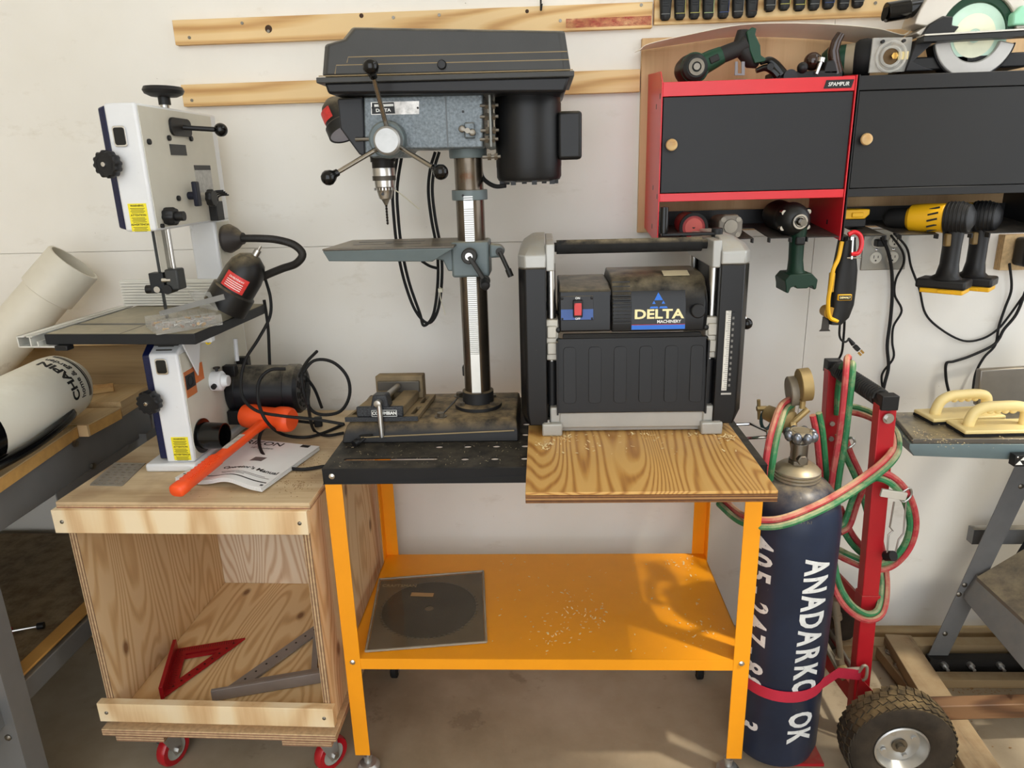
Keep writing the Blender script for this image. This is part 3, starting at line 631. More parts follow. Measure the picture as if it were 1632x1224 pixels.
# motor
mc = V((-0.029, 1.79, 0)); mz0, mz1 = P(0,291,1.73).z, P(843,156,1.73).z
mz0 = 1.527; mz1 = 1.724
mo = build(MB().lathe([(0,0.004),(0.030,0.002),(0.060,0),(0.074,0.004),(0.078,0.012),(0.078,0.034),(0.0785,0.036),(0.0785,mz1-mz0-0.022),(0.077,mz1-mz0-0.018),(0.077,mz1-mz0),(0,mz1-mz0)], V((mc.x,mc.y,mz0)), (0,0,1), 48), 'motor', mat('motor black', (24,24,26), 0.42, var=0.15, dust=0.3, spot=((110,104,92), 60, 0.5), spotcov=0.71), DP)
build(MB().lathe([(0,0),(0.045,0),(0.06,0.02),(0.03,0.03)], V((mc.x,mc.y,mz1)), (0,0,1), 32), 'motor_neck', DBLK, DP)
build(MB().box(0.040,0.096,1.745,1.835,1.575,1.682), 'capacitor_box', MATS['motor black'], mo, bevel=0.008, seg=3)
for k in range(8):
    a = 2*PI*k/8+0.2; build(MB().box(mc.x+0.066*math.cos(a)-0.006,mc.x+0.066*math.cos(a)+0.006,mc.y+0.066*math.sin(a)-0.006,mc.y+0.066*math.sin(a)+0.006,mz0-0.006,mz0+0.008), 'motor_foot_tab', MATS['motor black'], mo)
build(MB().lathe([(0,0),(0.022,0),(0.024,0.012),(0.018,0.024),(0,0.026)], P(790,222,1.74), (-1,0,0.0), 20), 'motor_mount_knuckle', mat('grey plate', (130,132,128), 0.45, 0.4, dust=0.4), DP)
build(MB().tube([P(806,296,1.75), P(790,297,1.76), P(776,290,1.78), P(768,280,1.80), P(765,262,1.86)], 0.0052, 10), 'motor_lead', BLACKR, DP)
# feed hub with three spokes
hc = P(620,223,hy0)
build(MB().lathe([(0.040,0),(0.042,0.004),(0.040,0.030),(0.036,0.034),(0.0,0.034)], hc, (0,-1,0), 36), 'hub_boss', HAMF, DP)
hub = P(616,224,1.655)
hb = build(MB().lathe([(0,0.0),(0.026,0.0),(0.030,-0.003),(0.0315,-0.008),(0.0315,-0.045),(0.034,-0.050),(0.034,-0.062)], hub, (0,-1,0), 40), 'feed_hub', mat('brushed hub', (172,172,170), 0.42, 0.85, var=0.08, scale=40), DP)
for px, py, y in ((591,107,1.575), (524,283,1.60), (702,274,1.59)):
    e = P(px,py,y); d = (e-hub); st = hub+V((0,0.022,0))+V((d.x,0,d.z)).normalized()*0.026
    sp = build(MB().cyl(st, e, 0.0055, 0.0050, n=12), 'spoke', mat('spoke steel', (170,164,154), 0.25, 1.0, var=0.15), DP)
    u = (e-st).normalized()
    build(MB().lathe([(0,-0.024),(0.008,-0.024),(0.0085,-0.016),(0.013,-0.010),(0.0168,0),(0.0155,0.007),(0.011,0.0135),(0.005,0.0165),(0,0.017)], e, u, 24), 'ball_knob', BLACKG, sp)
p = hp(578,222); build(MB().cyl(p+V((-0.016,-0.004,0)), p+V((0.02,-0.004,0)), 0.0045, n=10), 'stop_pin', STEELD, DP)
# spindle, chuck and bit
qx = P(612,280,YC).x
def zq(py): return P(612,py,YC).z
build(MB().cyl((qx,YC,zq(258)),(qx,YC,zq(247)),0.030,n=28).cyl((qx,YC,zq(269)),(qx,YC,zq(256)),0.027,n=28), 'quill', mat('dark quill', (58,54,50), 0.5, 0.5), DP)
ch = build(MB().cyl((qx,YC,zq(276)),(qx,YC,zq(266)),0.008,n=14).lathe([(0,0),(0.012,0),(0.015,0.002),(0.0185,0.014),(0.0215,0.028),(0.0235,0.030),(0.0245,0.052),(0.0275,0.054),(0.0275,0.072),(0.026,0.078),(0,0.079)], (qx,YC,zq(318)), (0,0,1), 32), 'chuck', STEEL, DP)
build(MB().ring((qx,YC,zq(284)),(0,0,1),0.0283,0.02,0.011), 'chuck_band', mat('dark steel band', (84,80,74), 0.5, 0.8), ch)
gt = MB()
for k in range(22):
    a = 2*PI*k/22; gt.box(-0.0016,0.0016,0.0235,0.0268,0,0.006).xf(Matrix.Translation((qx,YC,zq(303))) @ Matrix.Rotation(a,4,'Z'), len(gt.v)-8)
build(gt, 'chuck_teeth', STEEL, ch)['kind'] = 'stuff'
build(MB().cyl((qx-0.002,YC-0.024,zq(309)),(qx-0.002,YC-0.018,zq(309)),0.0035,n=10), 'key_hole', MATS['dark slot'], ch)
build(MB().lathe([(0.003,0),(0.004,0),(0.0105,0.013),(0,0.014)], (qx,YC,zq(327)), (0,0,1), 6), 'chuck_jaws', STEEL, ch)
bt = MB(); zb0, zb1 = zq(359), zq(326); n = 40; secs = []
for k in range(n+1):
    t = k/n; a = t*PI*7; r = 0.0030 if t > 0.08 else 0.0030*t/0.08+0.0002
    secs.append([(qx+r*math.cos(a+j*PI/3)*(1.0 if j % 3 else 0.55), YC+r*math.sin(a+j*PI/3)*(1.0 if j % 3 else 0.55), zb0+(zb1-zb0)*t) for j in range(6)])
build(bt.loft(secs), 'drill_bit', mat('dark drill steel', (52,46,42), 0.35, 0.9), DP)
# cord hanging in a long loop behind the drill table
def cord(pts, r, name, label, parent=None, m=BLACKR, group=None):
    mb = MB().tube(pts, r, 8, 6)
    return build(mb, name, m, parent) if parent is not None else single(mb, name, m, label, 'cable', group)
for dx, dz in ((0,0), (7,4)):
    y = 1.965+dx*0.0012
    cord([P(x+dx*(1 if x < 680 else -0.9), yy+dz*(yy > 480), y) for x, yy in ((634,244),(626,300),(628,350),(634,400),(645,450),(662,495),(682,515),(697,497),(704,450),(703,400),(694,350),(689,305),(692,270),(700,242))], 0.0042, 'hanging_cord', None, DP)
cord([P(672,416,1.96), P(685,424,1.958), P(699,428,1.955)], 0.004, 'hanging_cord', None, DP)
build(MB().tube([P(628,302,1.95), P(640,310,1.945), P(668,333,1.93)], 0.0016, 6), 'cable_tie', mat('nylon tie', (214,208,186), 0.5), DP)
build(MB().tube([P(702,458,1.95), P(702,475,1.948), P(710,502,1.94)], 0.0014, 6).box(P(702,462,1.95).x-0.006,P(702,462,1.95).x+0.006,1.944,1.958,P(702,462,1.95).z-0.006,P(702,462,1.95).z+0.004), 'cable_tie', MATS['nylon tie'], DP)
build(MB().obox(P(741,590,1.86),(0.006,0.012,0.014),(1,0,0)), 'cord_plug', BLACK, DP, bevel=0.003)

# work light behind the drill head
LP2 = thing('work_lamp', 'black cone work lamp with red sticker hung behind the drill press head', 'lamp', P(545,230,1.93))
c0, c1 = P(532,166,1.95), P(556,222,1.92); u = (c1-c0).normalized()
LBLK = mat('lamp black', (34,32,31), 0.42, var=0.2, dust=0.6)
sh_ = build(MB().lathe([(0,-0.012),(0.020,-0.010),(0.034,0.004),(0.040,0.02),(0.041,0.055),(0.046,0.06),(0.046,0.085),(0.043,0.085),(0.040,0.060)], c0, u, 32), 'lamp_shade', LBLK, LP2)
build(MB().lathe([(0,0.083),(0.042,0.083),(0.042,0.080)], c0, u, 32), 'lens', mat('frosted lens', (176,176,190), 0.35), LP2)
au, aw = perp(u); va = V((-0.75,-0.65,0.1)); a0 = math.atan2(va.dot(aw), va.dot(au)); stk = MB().lathe([(0.0418,0.018),(0.0418,0.048)], c0, u, 12, a0-0.6, a0+0.6); build(stk, 'red_sticker', mat('red sticker', (206,52,48), 0.45, var=0.2, scale=120), LP2)

# drill press vise
VI = thing('drill_press_vise', 'small cast iron drill press vise lying on the drill press base', 'vise', (-0.40,1.77,0.957))
VD = mat('vise casting', (126,110,84), 0.75, 0.2, var=0.25, scale=24, dust=0.8, dcol=(156,134,98))
VH = mat('vise hammer paint', (86,88,92), 0.4, 0.4, var=0.6, scale=320, bump=0.3, bscale=320)
z0 = 0.9575
plate = [(-0.503,1.672),(-0.318,1.672),(-0.300,1.86),(-0.470,1.86)]
def on(u_, v_):      # u across, v depth on the vise plate
    a = V((*plate[0],0)).lerp(V((*plate[1],0)), u_); b = V((*plate[3],0)).lerp(V((*plate[2],0)), u_); return a.lerp(b, v_)
outer = [(p.x, p.y) for p in (on(0,0), on(1,0), on(1,1), on(0,1))]
sl = []
for u_ in (0.075, 0.90):
    for v0, v1 in ((0.12,0.44), (0.58,0.90)): sl.append([(p.x, p.y) for p in (on(u_-0.035,v0), on(u_+0.035,v0), on(u_+0.035,v1), on(u_-0.035,v1))])
build(MB().plate(outer, sl, (0,0,z0), (1,0,0), (0,1,0), 0.011), 'vise_base', VD, VI, bevel=0.001)
build(MB().prism([on(0,-0.01), on(1,-0.01), on(1,0.012), on(0,0.012)], (0,0,0.0115)).xf(Matrix.Translation((0,0,z0))), 'base_front', VH, VI)
def block(u0, u1, v0, v1, za, zb, name, m, bev=0.003): return build(MB().prism([on(u0,v0), on(u1,v0), on(u1,v1), on(u0,v1)], (0,0,zb-za)).xf(Matrix.Translation((0,0,za))), name, m, VI, bevel=bev)
block(0.16, 0.40, 0.02, 0.80, z0+0.011, z0+0.036, 'vise_rail', VD); block(0.56, 0.80, 0.02, 0.80, z0+0.011, z0+0.036, 'vise_rail', VD)
fr = block(0.16, 0.80, 0.0, 0.06, z0+0.011, z0+0.038, 'front_jaw', VH)
build(MB().prism([on(0.36,0.0)+V((0,0,z0+0.035)), on(0.62,0.0)+V((0,0,z0+0.035)), on(0.58,0.0)+V((0,0,z0+0.068)), on(0.40,0.0)+V((0,0,z0+0.068))], (0.003,0.035,0)), 'screw_nut', VH, VI, bevel=0.004)
bj = block(0.12, 0.86, 0.80, 0.97, z0+0.011, z0+0.075, 'rear_jaw', VD); block(0.16, 0.82, 0.765, 0.80, z0+0.03, z0+0.062, 'jaw_face', mat('jaw steel', (92,88,82), 0.55, 0.6, dust=0.5))
s0, s1 = on(0.49,-0.02)+V((0,0,z0+0.050)), on(0.50,0.72)+V((0,0,z0+0.050))
sc_ = build(MB().cyl(s0, s1, 0.0085, n=18).lathe([(0,-0.014),(0.009,-0.012),(0.011,-0.004),(0.009,0.004),(0,0.005)], s0, s1-s0, 18), 'vise_screw', STEEL, VI)
build(MB().cyl(s0+V((0.002,-0.006,0.006)), s0+V((0.004,-0.012,-0.088)), 0.0068, n=16), 'vise_handle', STEEL, VI, bevel=0.0015)
pc = on(0.55,-0.012)+V((0,0,z0+0.022))
pn = build(MB().box(pc.x-0.032,pc.x+0.032,pc.y-0.0005,pc.y+0.003,pc.z-0.0085,pc.z+0.0085), 'name_panel', BLACK, VI)
e = MB(); e.box(pc.x-0.032,pc.x+0.032,pc.y-0.001,pc.y,pc.z+0.0075,pc.z+0.0085).box(pc.x-0.032,pc.x+0.032,pc.y-0.001,pc.y,pc.z-0.0085,pc.z-0.0075).box(pc.x-0.032,pc.x-0.031,pc.y-0.001,pc.y,pc.z-0.0085,pc.z+0.0085).box(pc.x+0.031,pc.x+0.032,pc.y-0.001,pc.y,pc.z-0.0085,pc.z+0.0085)
build(e, 'panel_border', WHITEP, pn); text('COLUMBIAN', 0.0115, (pc.x,pc.y-0.0006,pc.z), (1,0,0), (0,0,1), WHITEP, pn, bold=0.0004, squeeze=0.92)
# a small chuck key and sawdust scrap by the base
kk = PZ(566,710,0.909)
ky = MB().cyl(kk, kk+V((0.03,0.045,0.016)), 0.005, n=10).cyl(kk+V((0.004,0.03,0.014)), kk+V((0.04,0.018,0.02)), 0.003, n=8).lathe([(0,0),(0.009,0),(0.009,0.012),(0,0.013)], kk+V((-0.002,-0.003,0.005)), (0.5,0.8,0.2), 12)
single(ky, 'chuck_key', BLACK, 'small black drill chuck key lying against the drill press base', 'chuck key')

# ================================================================== PLYWOOD CART
PLYV = wood('pale ply vertical', (236,208,166), (224,190,142), (208,170,126), 'z', 30, 0.3, 1.0, knots=4.5, rough=0.6, seed=1.0, plane='yz')
PLYF = wood('pale ply floor', (236,206,158), (222,184,132), (206,166,120), 'y', 30, 0.3, 1.0, knots=5.0, rough=0.6, seed=5.0, plane='xy')
PLYB = wood('pale ply back', (238,220,194), (224,198,166), (206,174,142), 'z', 30, 0.25, 1.0, knots=6.0, rough=0.6, seed=9.0, plane='xz')
PLYT = wood('worn ply top', (216,194,158), (202,176,138), (176,146,108), 'x', 5, 0.55, 1.0, rough=0.6, seed=2.0, stain=((150,120,92), 0.45))
TRIM = wood('bright ply strip', (242,222,186), (234,206,162), (212,174,128), 'z', 8, 0.25, 0.7, rough=0.55, seed=4.0)
PEDGE = plyedge('ply edge layers', (206,178,138), (140,106,78), 'x')
PEDGEZ = plyedge('ply edge layers flat', (212,184,144), (158,118,92), 'z')
BXR = math.radians(-1.4); BX0 = V((-1.143, 1.458, 0)); BW, BD = 0.606, 0.645
ux = V((math.cos(BXR), math.sin(BXR), 0)); vy = V((-math.sin(BXR), math.cos(BXR), 0))
BXM = Matrix(((ux.x, vy.x, 0, BX0.x), (ux.y, vy.y, 0, BX0.y), (0, 0, 1, 0), (0, 0, 0, 1)))
CT = thing('plywood_cart', 'open-fronted plywood box cart on red wheeled casters carrying the bandsaw', 'cart', (-0.84,1.78,0))
def bb(x0, x1, y0, y1, z0, z1): return MB().box(x0, x1, y0, y1, z0, z1).xf(BXM)
for x0 in (0.010, BW-0.028):
    sd = build(bb(x0, x0+0.018, 0.012, BD, 0.215, 0.826), 'side_panel', PLYV, CT, bevel=0.0008)
    build(bb(x0, x0+0.018, 0.0105, 0.0118, 0.215, 0.826), 'panel_edge', PEDGE, sd)
build(bb(0.029, BW-0.029, BD-0.018, BD-0.0005, 0.215, 0.826), 'back_panel', PLYB, CT)
build(bb(0.029, BW-0.029, 0.012, BD-0.019, 0.2135, 0.2320), 'floor_panel', PLYF, CT)
tp = build(bb(0.004, BW+0.002, -0.001, BD+0.004, 0.8365, 0.8450), 'top_panel', PLYT, CT, bevel=0.001)
build(bb(0.004, BW+0.002, -0.001, BD+0.004, 0.8265, 0.8362), 'top_ply_layer', PEDGEZ, tp)
for nm, z0, z1, u0, u1, m in (('top_trim', 0.770, 0.829, -0.004, BW-0.004, TRIM), ('bottom_trim', 0.232, 0.287, -0.004, BW+0.002, TRIM)):
    tr = build(bb(u0, u1, -0.012, 0.0095, z0, z1), nm, m, CT, bevel=0.0012)
    for u in (0.018, BW-0.022):
        p = BXM @ V((u, -0.012, (z0+z1)/2)); screw(p.x, p.y, p.z, tr, STEELD, 0.65)
bs = build(bb(-0.002, BW+0.004, -0.018, BD, 0.193, 0.213), 'base_panel', PEDGEZ, CT, bevel=0.001)
CRED = mat('caster red', (170,24,34), 0.25, var=0.1); CGREY = mat('caster hub', (168,168,160), 0.45)
for u, v in ((0.085, 0.085), (BW-0.075, 0.085), (0.085, BD-0.085), (BW-0.075, BD-0.085)):
    c = BXM @ V((u, v, 0)); build(bb(u-0.075, u+0.055, v-0.075, v+0.06, 0.150, 0.1925), 'caster_pad', PEDGEZ, CT)
    wc = c+V((0.014,0.012,0.0485)); ax = V((0.95,-0.32,0)).normalized()
    if u > 0.3: ax = V((0.8,-0.6,0)).normalized()
    wh = build(MB().lathe([(0.031,-0.014),(0.044,-0.014),(0.048,-0.008),(0.048,0.008),(0.044,0.014),(0.031,0.014)], wc, ax, 32), 'caster_wheel', CRED, CT)
    build(MB().lathe([(0.0,-0.013),(0.012,-0.013),(0.014,-0.010),(0.031,-0.0125),(0.031,0.0125),(0.014,0.010),(0.012,0.013),(0,0.013)], wc, ax, 28), 'wheel_hub', CGREY, wh)
    fk = MB()
    for sgn in (-1, 1):
        o_ = wc+ax*(0.019*sgn); d_ = V((-ax.y, ax.x, 0))
        fk.prism([o_+V((0,0,-0.012))+d_*-0.012, o_+V((0,0,-0.012))+d_*0.012, c+ax*(0.019*sgn)+V((0,0,0.138))+d_*0.030, c+ax*(0.019*sgn)+V((0,0,0.138))-d_*0.034], ax*0.0025)
    fk.cyl(c+V((0,0,0.120)), c+V((0,0,0.146)), 0.028, n=24); fk.cyl(wc-ax*0.024, wc+ax*0.024, 0.005, n=10)
    build(fk, 'caster_fork', ZINC, CT); build(bb(u-0.042, u+0.042, v-0.045, v+0.045, 0.1465, 0.1498), 'caster_plate', ZINC, CT)
    build(MB().cyl(wc-ax*0.027, wc+ax*0.027, 0.009, n=6), 'axle_nut', STEEL, wh)

# speed squares in the cart
def square(name, label, pts, lip_h, m, mt, holes_n):
    a, b, c = [V(p) for p in pts]       # a-b carries the fence, a right angle at b
    t = thing(name, label, 'speed square', (a+b+c)/3)
    ex = (c-b); ey = (a-b); n = ex.cross(ey).normalized(); n = n if n.z > 0 else -n
    o = b
    def q(s, r): return o+ex*s+ey*r
    # frame as plate with two triangular openings, in the plane of the square
    L = 1.0
    outer = [(0,0),(1,0),(0,1)]
    inner = [(0.14,0.24),(0.60,0.24),(0.14,0.70)]
    slot = [(0.14,0.15),(0.66,0.15),(0.62,0.19),(0.14,0.19)]
    mb = MB().plate(outer, [inner, slot], (0,0,0), (1,0,0), (0,1,0), 1.0)
    M = Matrix(((ex.x, ey.x, n.x*0.006, o.x), (ex.y, ey.y, n.y*0.006, o.y), (ex.z, ey.z, n.z*0.006, o.z), (0,0,0,1)))
    mb.xf(M); build(mb, 'blade', m, t, ang=30)
    u = ey.normalized(); w = ex.normalized()
    lip = MB().obox((a+b)/2+n*(lip_h-0.002)-w*0.004, (ey.length/2+0.003, 0.005, lip_h), u, w); build(lip, 'fence_lip', m, t, bevel=0.001)
    dots = MB()
    for k in range(holes_n):
        s = (k+1)/(holes_n+1); p = q(s*0.93, (1-s)*0.93)+n*0.0062; dots.cyl(p, p+n*0.0004, 0.0032, n=8)
    build(dots, 'notches', mt, t)['kind'] = 'stuff'
    tk = MB()
    for k in range(24):
        p = q(0.06, 0.04+k*0.036)+n*0.0061; tk.obox(p, (0.006 if k % 4 else 0.009, 0.0006, 0.0003), w, u)
        p = q(0.05+k*0.034, 0.05)+n*0.0061; tk.obox(p, (0.0006, 0.006 if k % 4 else 0.009, 0.0003), w, u)
    build(tk, 'scale_marks', mt, t)['kind'] = 'stuff'
    return t
z = 0.2365
SQR = mat('red anodised', (172,26,40), 0.35, 0.5, var=0.06)
square('speed_square', 'red aluminium speed square lying on the plywood cart floor', [PZ(262,1112,z), PZ(273,1026,z)+V((0.035,-0.03,0)), PZ(391,1019,z)], 0.019, SQR, mat('dark red mark', (96,10,18), 0.5), 9)
SQG = mat('grey cast aluminium', (150,144,142), 0.45, 0.35, var=0.10)
square('speed_square', 'large grey speed square lying on the plywood cart floor', [PZ(341,1113,z), PZ(341,1113,z)+V((0.315,0.085,0.0)), PZ(341,1113,z)+V((0.23,0.40,0.0))], 0.016, SQG, mat('dark mark', (52,50,50), 0.5), 11)

# ================================================================== BANDSAW
BS = thing('bandsaw', 'white and navy benchtop bandsaw with black motor standing on the plywood cart', 'bandsaw', (-0.92,1.83,0.845))
BWH = mat('bandsaw white', (222,224,226), 0.38, var=0.03, spot=((190,190,186), 20, 0.4), spotcov=0.64)
BWH_SHADE = mat('bandsaw white shaded', (206,203,190), 0.45, var=0.04)  # housing white with the shade of the back side put into its colour
BNV = mat('navy hammer paint', (26,36,92), 0.35, var=0.3, scale=200, bump=0.25, bscale=240)
xf0, xf1, yf, yr = -0.959, -0.887, 1.632, 2.035
sheet = MB().box(xf0,xf1,yf,yr,1.442,1.720); build(sheet, 'upper_housing', BWH, BS, bevel=0.006, seg=3)
build(MB().box(xf1,xf1+0.0012,yf+0.008,yr-0.035,1.448,1.714), 'back_panel', BWH_SHADE, BS)
build(MB().loft([[(-0.981,yf+0.014,1.450),(-0.9595,yf+0.004,1.446),(-0.9595,yr-0.01,1.446),(-0.981,yr-0.02,1.450)],[(-0.981,yf+0.014,1.712),(-0.9595,yf+0.004,1.716),(-0.9595,yr-0.01,1.716),(-0.981,yr-0.02,1.712)]]), 'upper_door', BNV, BS, bevel=0.004)
low = MB().prism([(xf0,yf,0.868),(xf0,yr,0.868),(xf0,yr,1.150),(xf0,yf+0.05,1.176),(xf0,yf,1.150)], (xf1-xf0,0,0)); build(low, 'lower_housing', BWH, BS, bevel=0.005, seg=3)
build(MB().box(xf1,xf1+0.0012,yf+0.008,yr-0.01,0.874,1.146), 'back_panel', BWH_SHADE, BS)
build(MB().prism([(-0.983,yf+0.012,0.872),(-0.983,yr-0.02,0.872),(-0.983,yr-0.02,1.140),(-0.983,yf+0.05,1.172),(-0.983,yf+0.012,1.145)], (0.0235,0,0)), 'lower_door', BNV, BS, bevel=0.004)
vs = MB()
for k in range(3): vs.box(xf0+0.015,xf1-0.018,yf+0.012+k*0.013,yf+0.016+k*0.013,1.1565+k*0.0066,1.1590+k*0.0066)
build(vs, 'vent_slots', MATS['dark slot'], BS)['kind'] = 'stuff'
build(MB().box(xf0,xf1,1.935,yr,1.14,1.445), 'spine', BWH, BS, bevel=0.005)
build(MB().box(xf1,xf1+0.001,1.945,yr-0.01,1.146,1.44), 'spine_back', BWH_SHADE, BS)
build(MB().box(-1.012,-0.880,yf-0.012,yr,0.8455,0.8675), 'foot', BWH, BS, bevel=0.006)
for py0, py1, z0, z1 in ((0,0,1.628,1.672), (0,0,1.100,1.140)):
    wf = build(MB().plate(rrect(0,0,0.030,z1-z0,0.006), [], (-0.9315 if z0 > 1.3 else -0.929, yf-0.0005, (z0+z1)/2), (1,0,0), (0,0,1), 0.003), 'window_frame', CHROME, BS, bevel=0.001)
    build(MB().plate(rrect(0,0,0.024,z1-z0-0.007,0.005), [], (-0.9315 if z0 > 1.3 else -0.929, yf-0.004, (z0+z1)/2), (1,0,0), (0,0,1), 0.0006), 'window_pane', mat('smoked pane', (38,40,40), 0.08), wf)
def star(c, ax, R, h, n, name, m, parent=BS, cap=True):
    ax = V(ax).normalized(); u, w_ = perp(ax); secs = []
    for hh, k in ((0, 0.92), (h*0.15, 1.0), (h*0.85, 1.0), (h, 0.90)):
        secs.append([V(c)+ax*hh+(u*math.cos(2*PI*j/(4*n))+w_*math.sin(2*PI*j/(4*n)))*R*k*(1.0 if j % 4 in (0, 1) else 0.90) for j in range(4*n)])
    o = build(MB().loft(secs), name, m, parent, ang=50)
    if cap: build(MB().lathe([(R*0.55,h*0.5),(R*0.60,h+0.0006),(R*0.66,h+0.0006)], c, ax, 24), 'knob_recess', m, o); build(MB().lathe([(0.006,h+0.0005),(0.005,h+0.004),(0,h+0.005)], c, ax, 12), 'knob_screw', CHROME, o)
    return o
for p in (P(181,262,yf-0.004), P(246,637,yf-0.004)):
    build(MB().cyl((p.x+0.004,yf+0.001,p.z),(p.x,yf-0.014,p.z),0.010,n=16), 'knob_shaft', BLACK, BS)
    star((p.x,yf-0.012,p.z), (-0.12,-1,0), 0.030, 0.024, 12, 'door_knob', BLACK)
YSTK = mat('yellow sticker', (236,220,40), 0.45, var=0.05)
for zc, xc in ((1.474, -0.921), (0.905, -0.9165)):
    st = build(MB().box(xc-0.0215,xc+0.0215,yf-0.0012,yf,zc-0.031,zc+0.031), 'warning_sticker', YSTK, BS)
    for k, w_ in enumerate(('WARNING','ATTENTION','ADVERTENCIA')):
        text(w_, 0.0064, (xc,yf-0.0013,zc+0.026-k*0.021), (1,0,0), (0,0,1), BLACK, st, bold=0.0001, th=0.0003)
        ln = MB()
        for j in range(4): ln.box(xc-0.017+0.002*(j % 2),xc+0.017-0.003*((j+k) % 2),yf-0.0015,yf-0.0012,zc+0.0195-k*0.021-j*0.0031,zc+0.0206-k*0.021-j*0.0031)
        build(ln, 'print_lines', BLACK, st)['kind'] = 'stuff'
# top tension knob, tension lever, tracking and guide knobs on the back
build(MB().cyl((-0.905,1.80,1.715),(-0.905,1.80,1.738),0.010,n=16), 'tension_post', STEEL, BS)
build(MB().cyl((-0.904,1.80,1.728),(-0.904,1.80,1.75),0.014,n=20).lathe([(0,0),(0.030,0.0),(0.043,0.006),(0.047,0.014),(0.043,0.022),(0.036,0.023),(0.030,0.019),(0,0.020)], (-0.903,1.80,1.746), (0.03,0,1), 32), 'tension_knob', BLACK, BS)
xb = xf1+0.0012
def bx_(px, py, x=xb): return PX(px, py, x)
p = bx_(286,203); pl_ = build(MB().plate(rrect(0,0,0.105,0.042,0.016), [], p, (0,1,0), (0,0,1), 0.006), 'lever_plate', BLACK, BS, bevel=0.002)
e = p+V((0.085,-0.02,-0.006)); e = PX(352,207,-0.80)
build(MB().cyl(p+V((0.004,0.01,0)), e, 0.006, n=12), 'tension_lever', BLACK, BS); build(MB().ball(e, 0.0165, 20), 'lever_ball', BLACKG, BS)
p = bx_(264,345); star(p, (1,0,0), 0.021, 0.026, 8, 'tracking_knob', BLACK, cap=False); build(MB().cyl(p+V((0.026,0,0)),p+V((0.045,0,0)),0.011,n=16), 'knob_stem', BLACK, BS)
p = bx_(300,312); build(MB().cyl(p,p+V((0.02,0,0)),0.010,n=14).obox(p+V((0.022,0,0.004)),(0.006,0.011,0.030),(1,0,0),(0,1,0)), 'wing_knob', mat('dark blue plastic', (30,34,58), 0.45), BS, bevel=0.003)
p = bx_(319,316); star(p+V((0.022,0,0)), (1,0,0), 0.022, 0.016, 8, 'post_knob', BLACK, cap=False); build(MB().cyl(p,p+V((0.03,0,0)),0.008,n=12), 'knob_stem', STEEL, BS)
kh = PX(345,333,xb+0.012); hk = build(MB().box(kh.x-0.012,kh.x+0.010,kh.y-0.02,kh.y+0.022,kh.z-0.030,kh.z+0.02), 'hex_key_holder', BLACK, BS, bevel=0.002)
for k in range(4): build(MB().tube([kh+V((0.002,-0.014+k*0.009,0.016)), kh+V((0.002,-0.014+k*0.009,0.040-k*0.004)), kh+V((0.008,-0.010+k*0.010,0.046-k*0.004)), kh+V((0.028,-0.004+k*0.010,0.047-k*0.004))], 0.0022, 6), 'hex_key', BLACK, hk)
p = bx_(284,239); build(MB().box(p.x-0.001,p.x+0.0012,p.y-0.040,p.y+0.040,p.z-0.0125,p.z+0.0125), 'name_plate', mat('dark plate', (58,58,60), 0.4), BS)
p = bx_(325,285); lb = build(MB().box(p.x-0.001,p.x+0.0008,p.y-0.046,p.y+0.046,p.z-0.034,p.z+0.034), 'spec_label', mat('spec label', (178,178,174), 0.5, var=0.2, scale=90), BS)
build(MB().box(p.x,p.x+0.0011,p.y-0.046,p.y+0.046,p.z+0.022,p.z+0.034), 'label_header', mat('dark plate', (58,58,60), 0.4), lb)
for px, py in ((236,226),(268,220),(303,221),(283,316)): p = bx_(px,py); build(MB().cyl(p,p+V((0.006,0,0)),0.0065,n=12), 'set_screw', BLACK, BS, bevel=0.001)
p = bx_(257,360); build(MB().cyl(p,p+V((0.006,0,0)),0.005,n=12), 'set_screw', BLACK, BS)
# guide post, blade guides, blade
gx = -0.938
build(MB().box(gx-0.012,gx+0.004,1.742,1.760,1.335,1.45), 'guide_post', mat('brushed guide post', (172,170,162), 0.38, 0.8), BS); build(MB().cyl((gx+0.016,1.752,1.335),(gx+0.016,1.752,1.45),0.005,n=12), 'guide_rod', STEEL, BS)
gb = build(MB().box(-0.982,-0.945,1.735,1.765,1.283,1.333), 'blade_guide', mat('guide block dark', (36,40,46), 0.45), BS, bevel=0.002)
build(MB().box(-0.938,-0.905,1.73,1.77,1.290,1.342), 'guide_bracket', mat('grey bracket', (94,96,96), 0.45, 0.4), BS, bevel=0.004)
build(MB().cyl((-0.948,1.735,1.315),(-0.925,1.735,1.315),0.006,n=12), 'guide_pin', CHROME, gb); build(MB().cyl((-0.935,1.725,1.293),(-0.935,1.765,1.293),0.012,n=18), 'guide_bearing', BLACK, gb); build(MB().cyl((-0.962,1.735,1.293),(-0.962,1.727,1.293),0.008,n=16), 'guide_bearing', STEEL, gb)
build(MB().cyl((-1.0,1.75,1.291),(-0.975,1.75,1.291),0.011,n=16), 'guide_knob', BLACK, gb); 
bl = MB(); bl.box(-0.9605,-0.9595,1.744,1.757,1.20,1.44)
for k in range(22): bl.prism([(-0.9605,1.744,1.218+k*0.0045),(-0.9605,1.7405,1.2185+k*0.0045),(-0.9605,1.744,1.2215+k*0.0045)], (0.001,0,0))
build(bl, 'saw_blade', mat('blade steel', (96,100,102), 0.4, 0.8), BS)
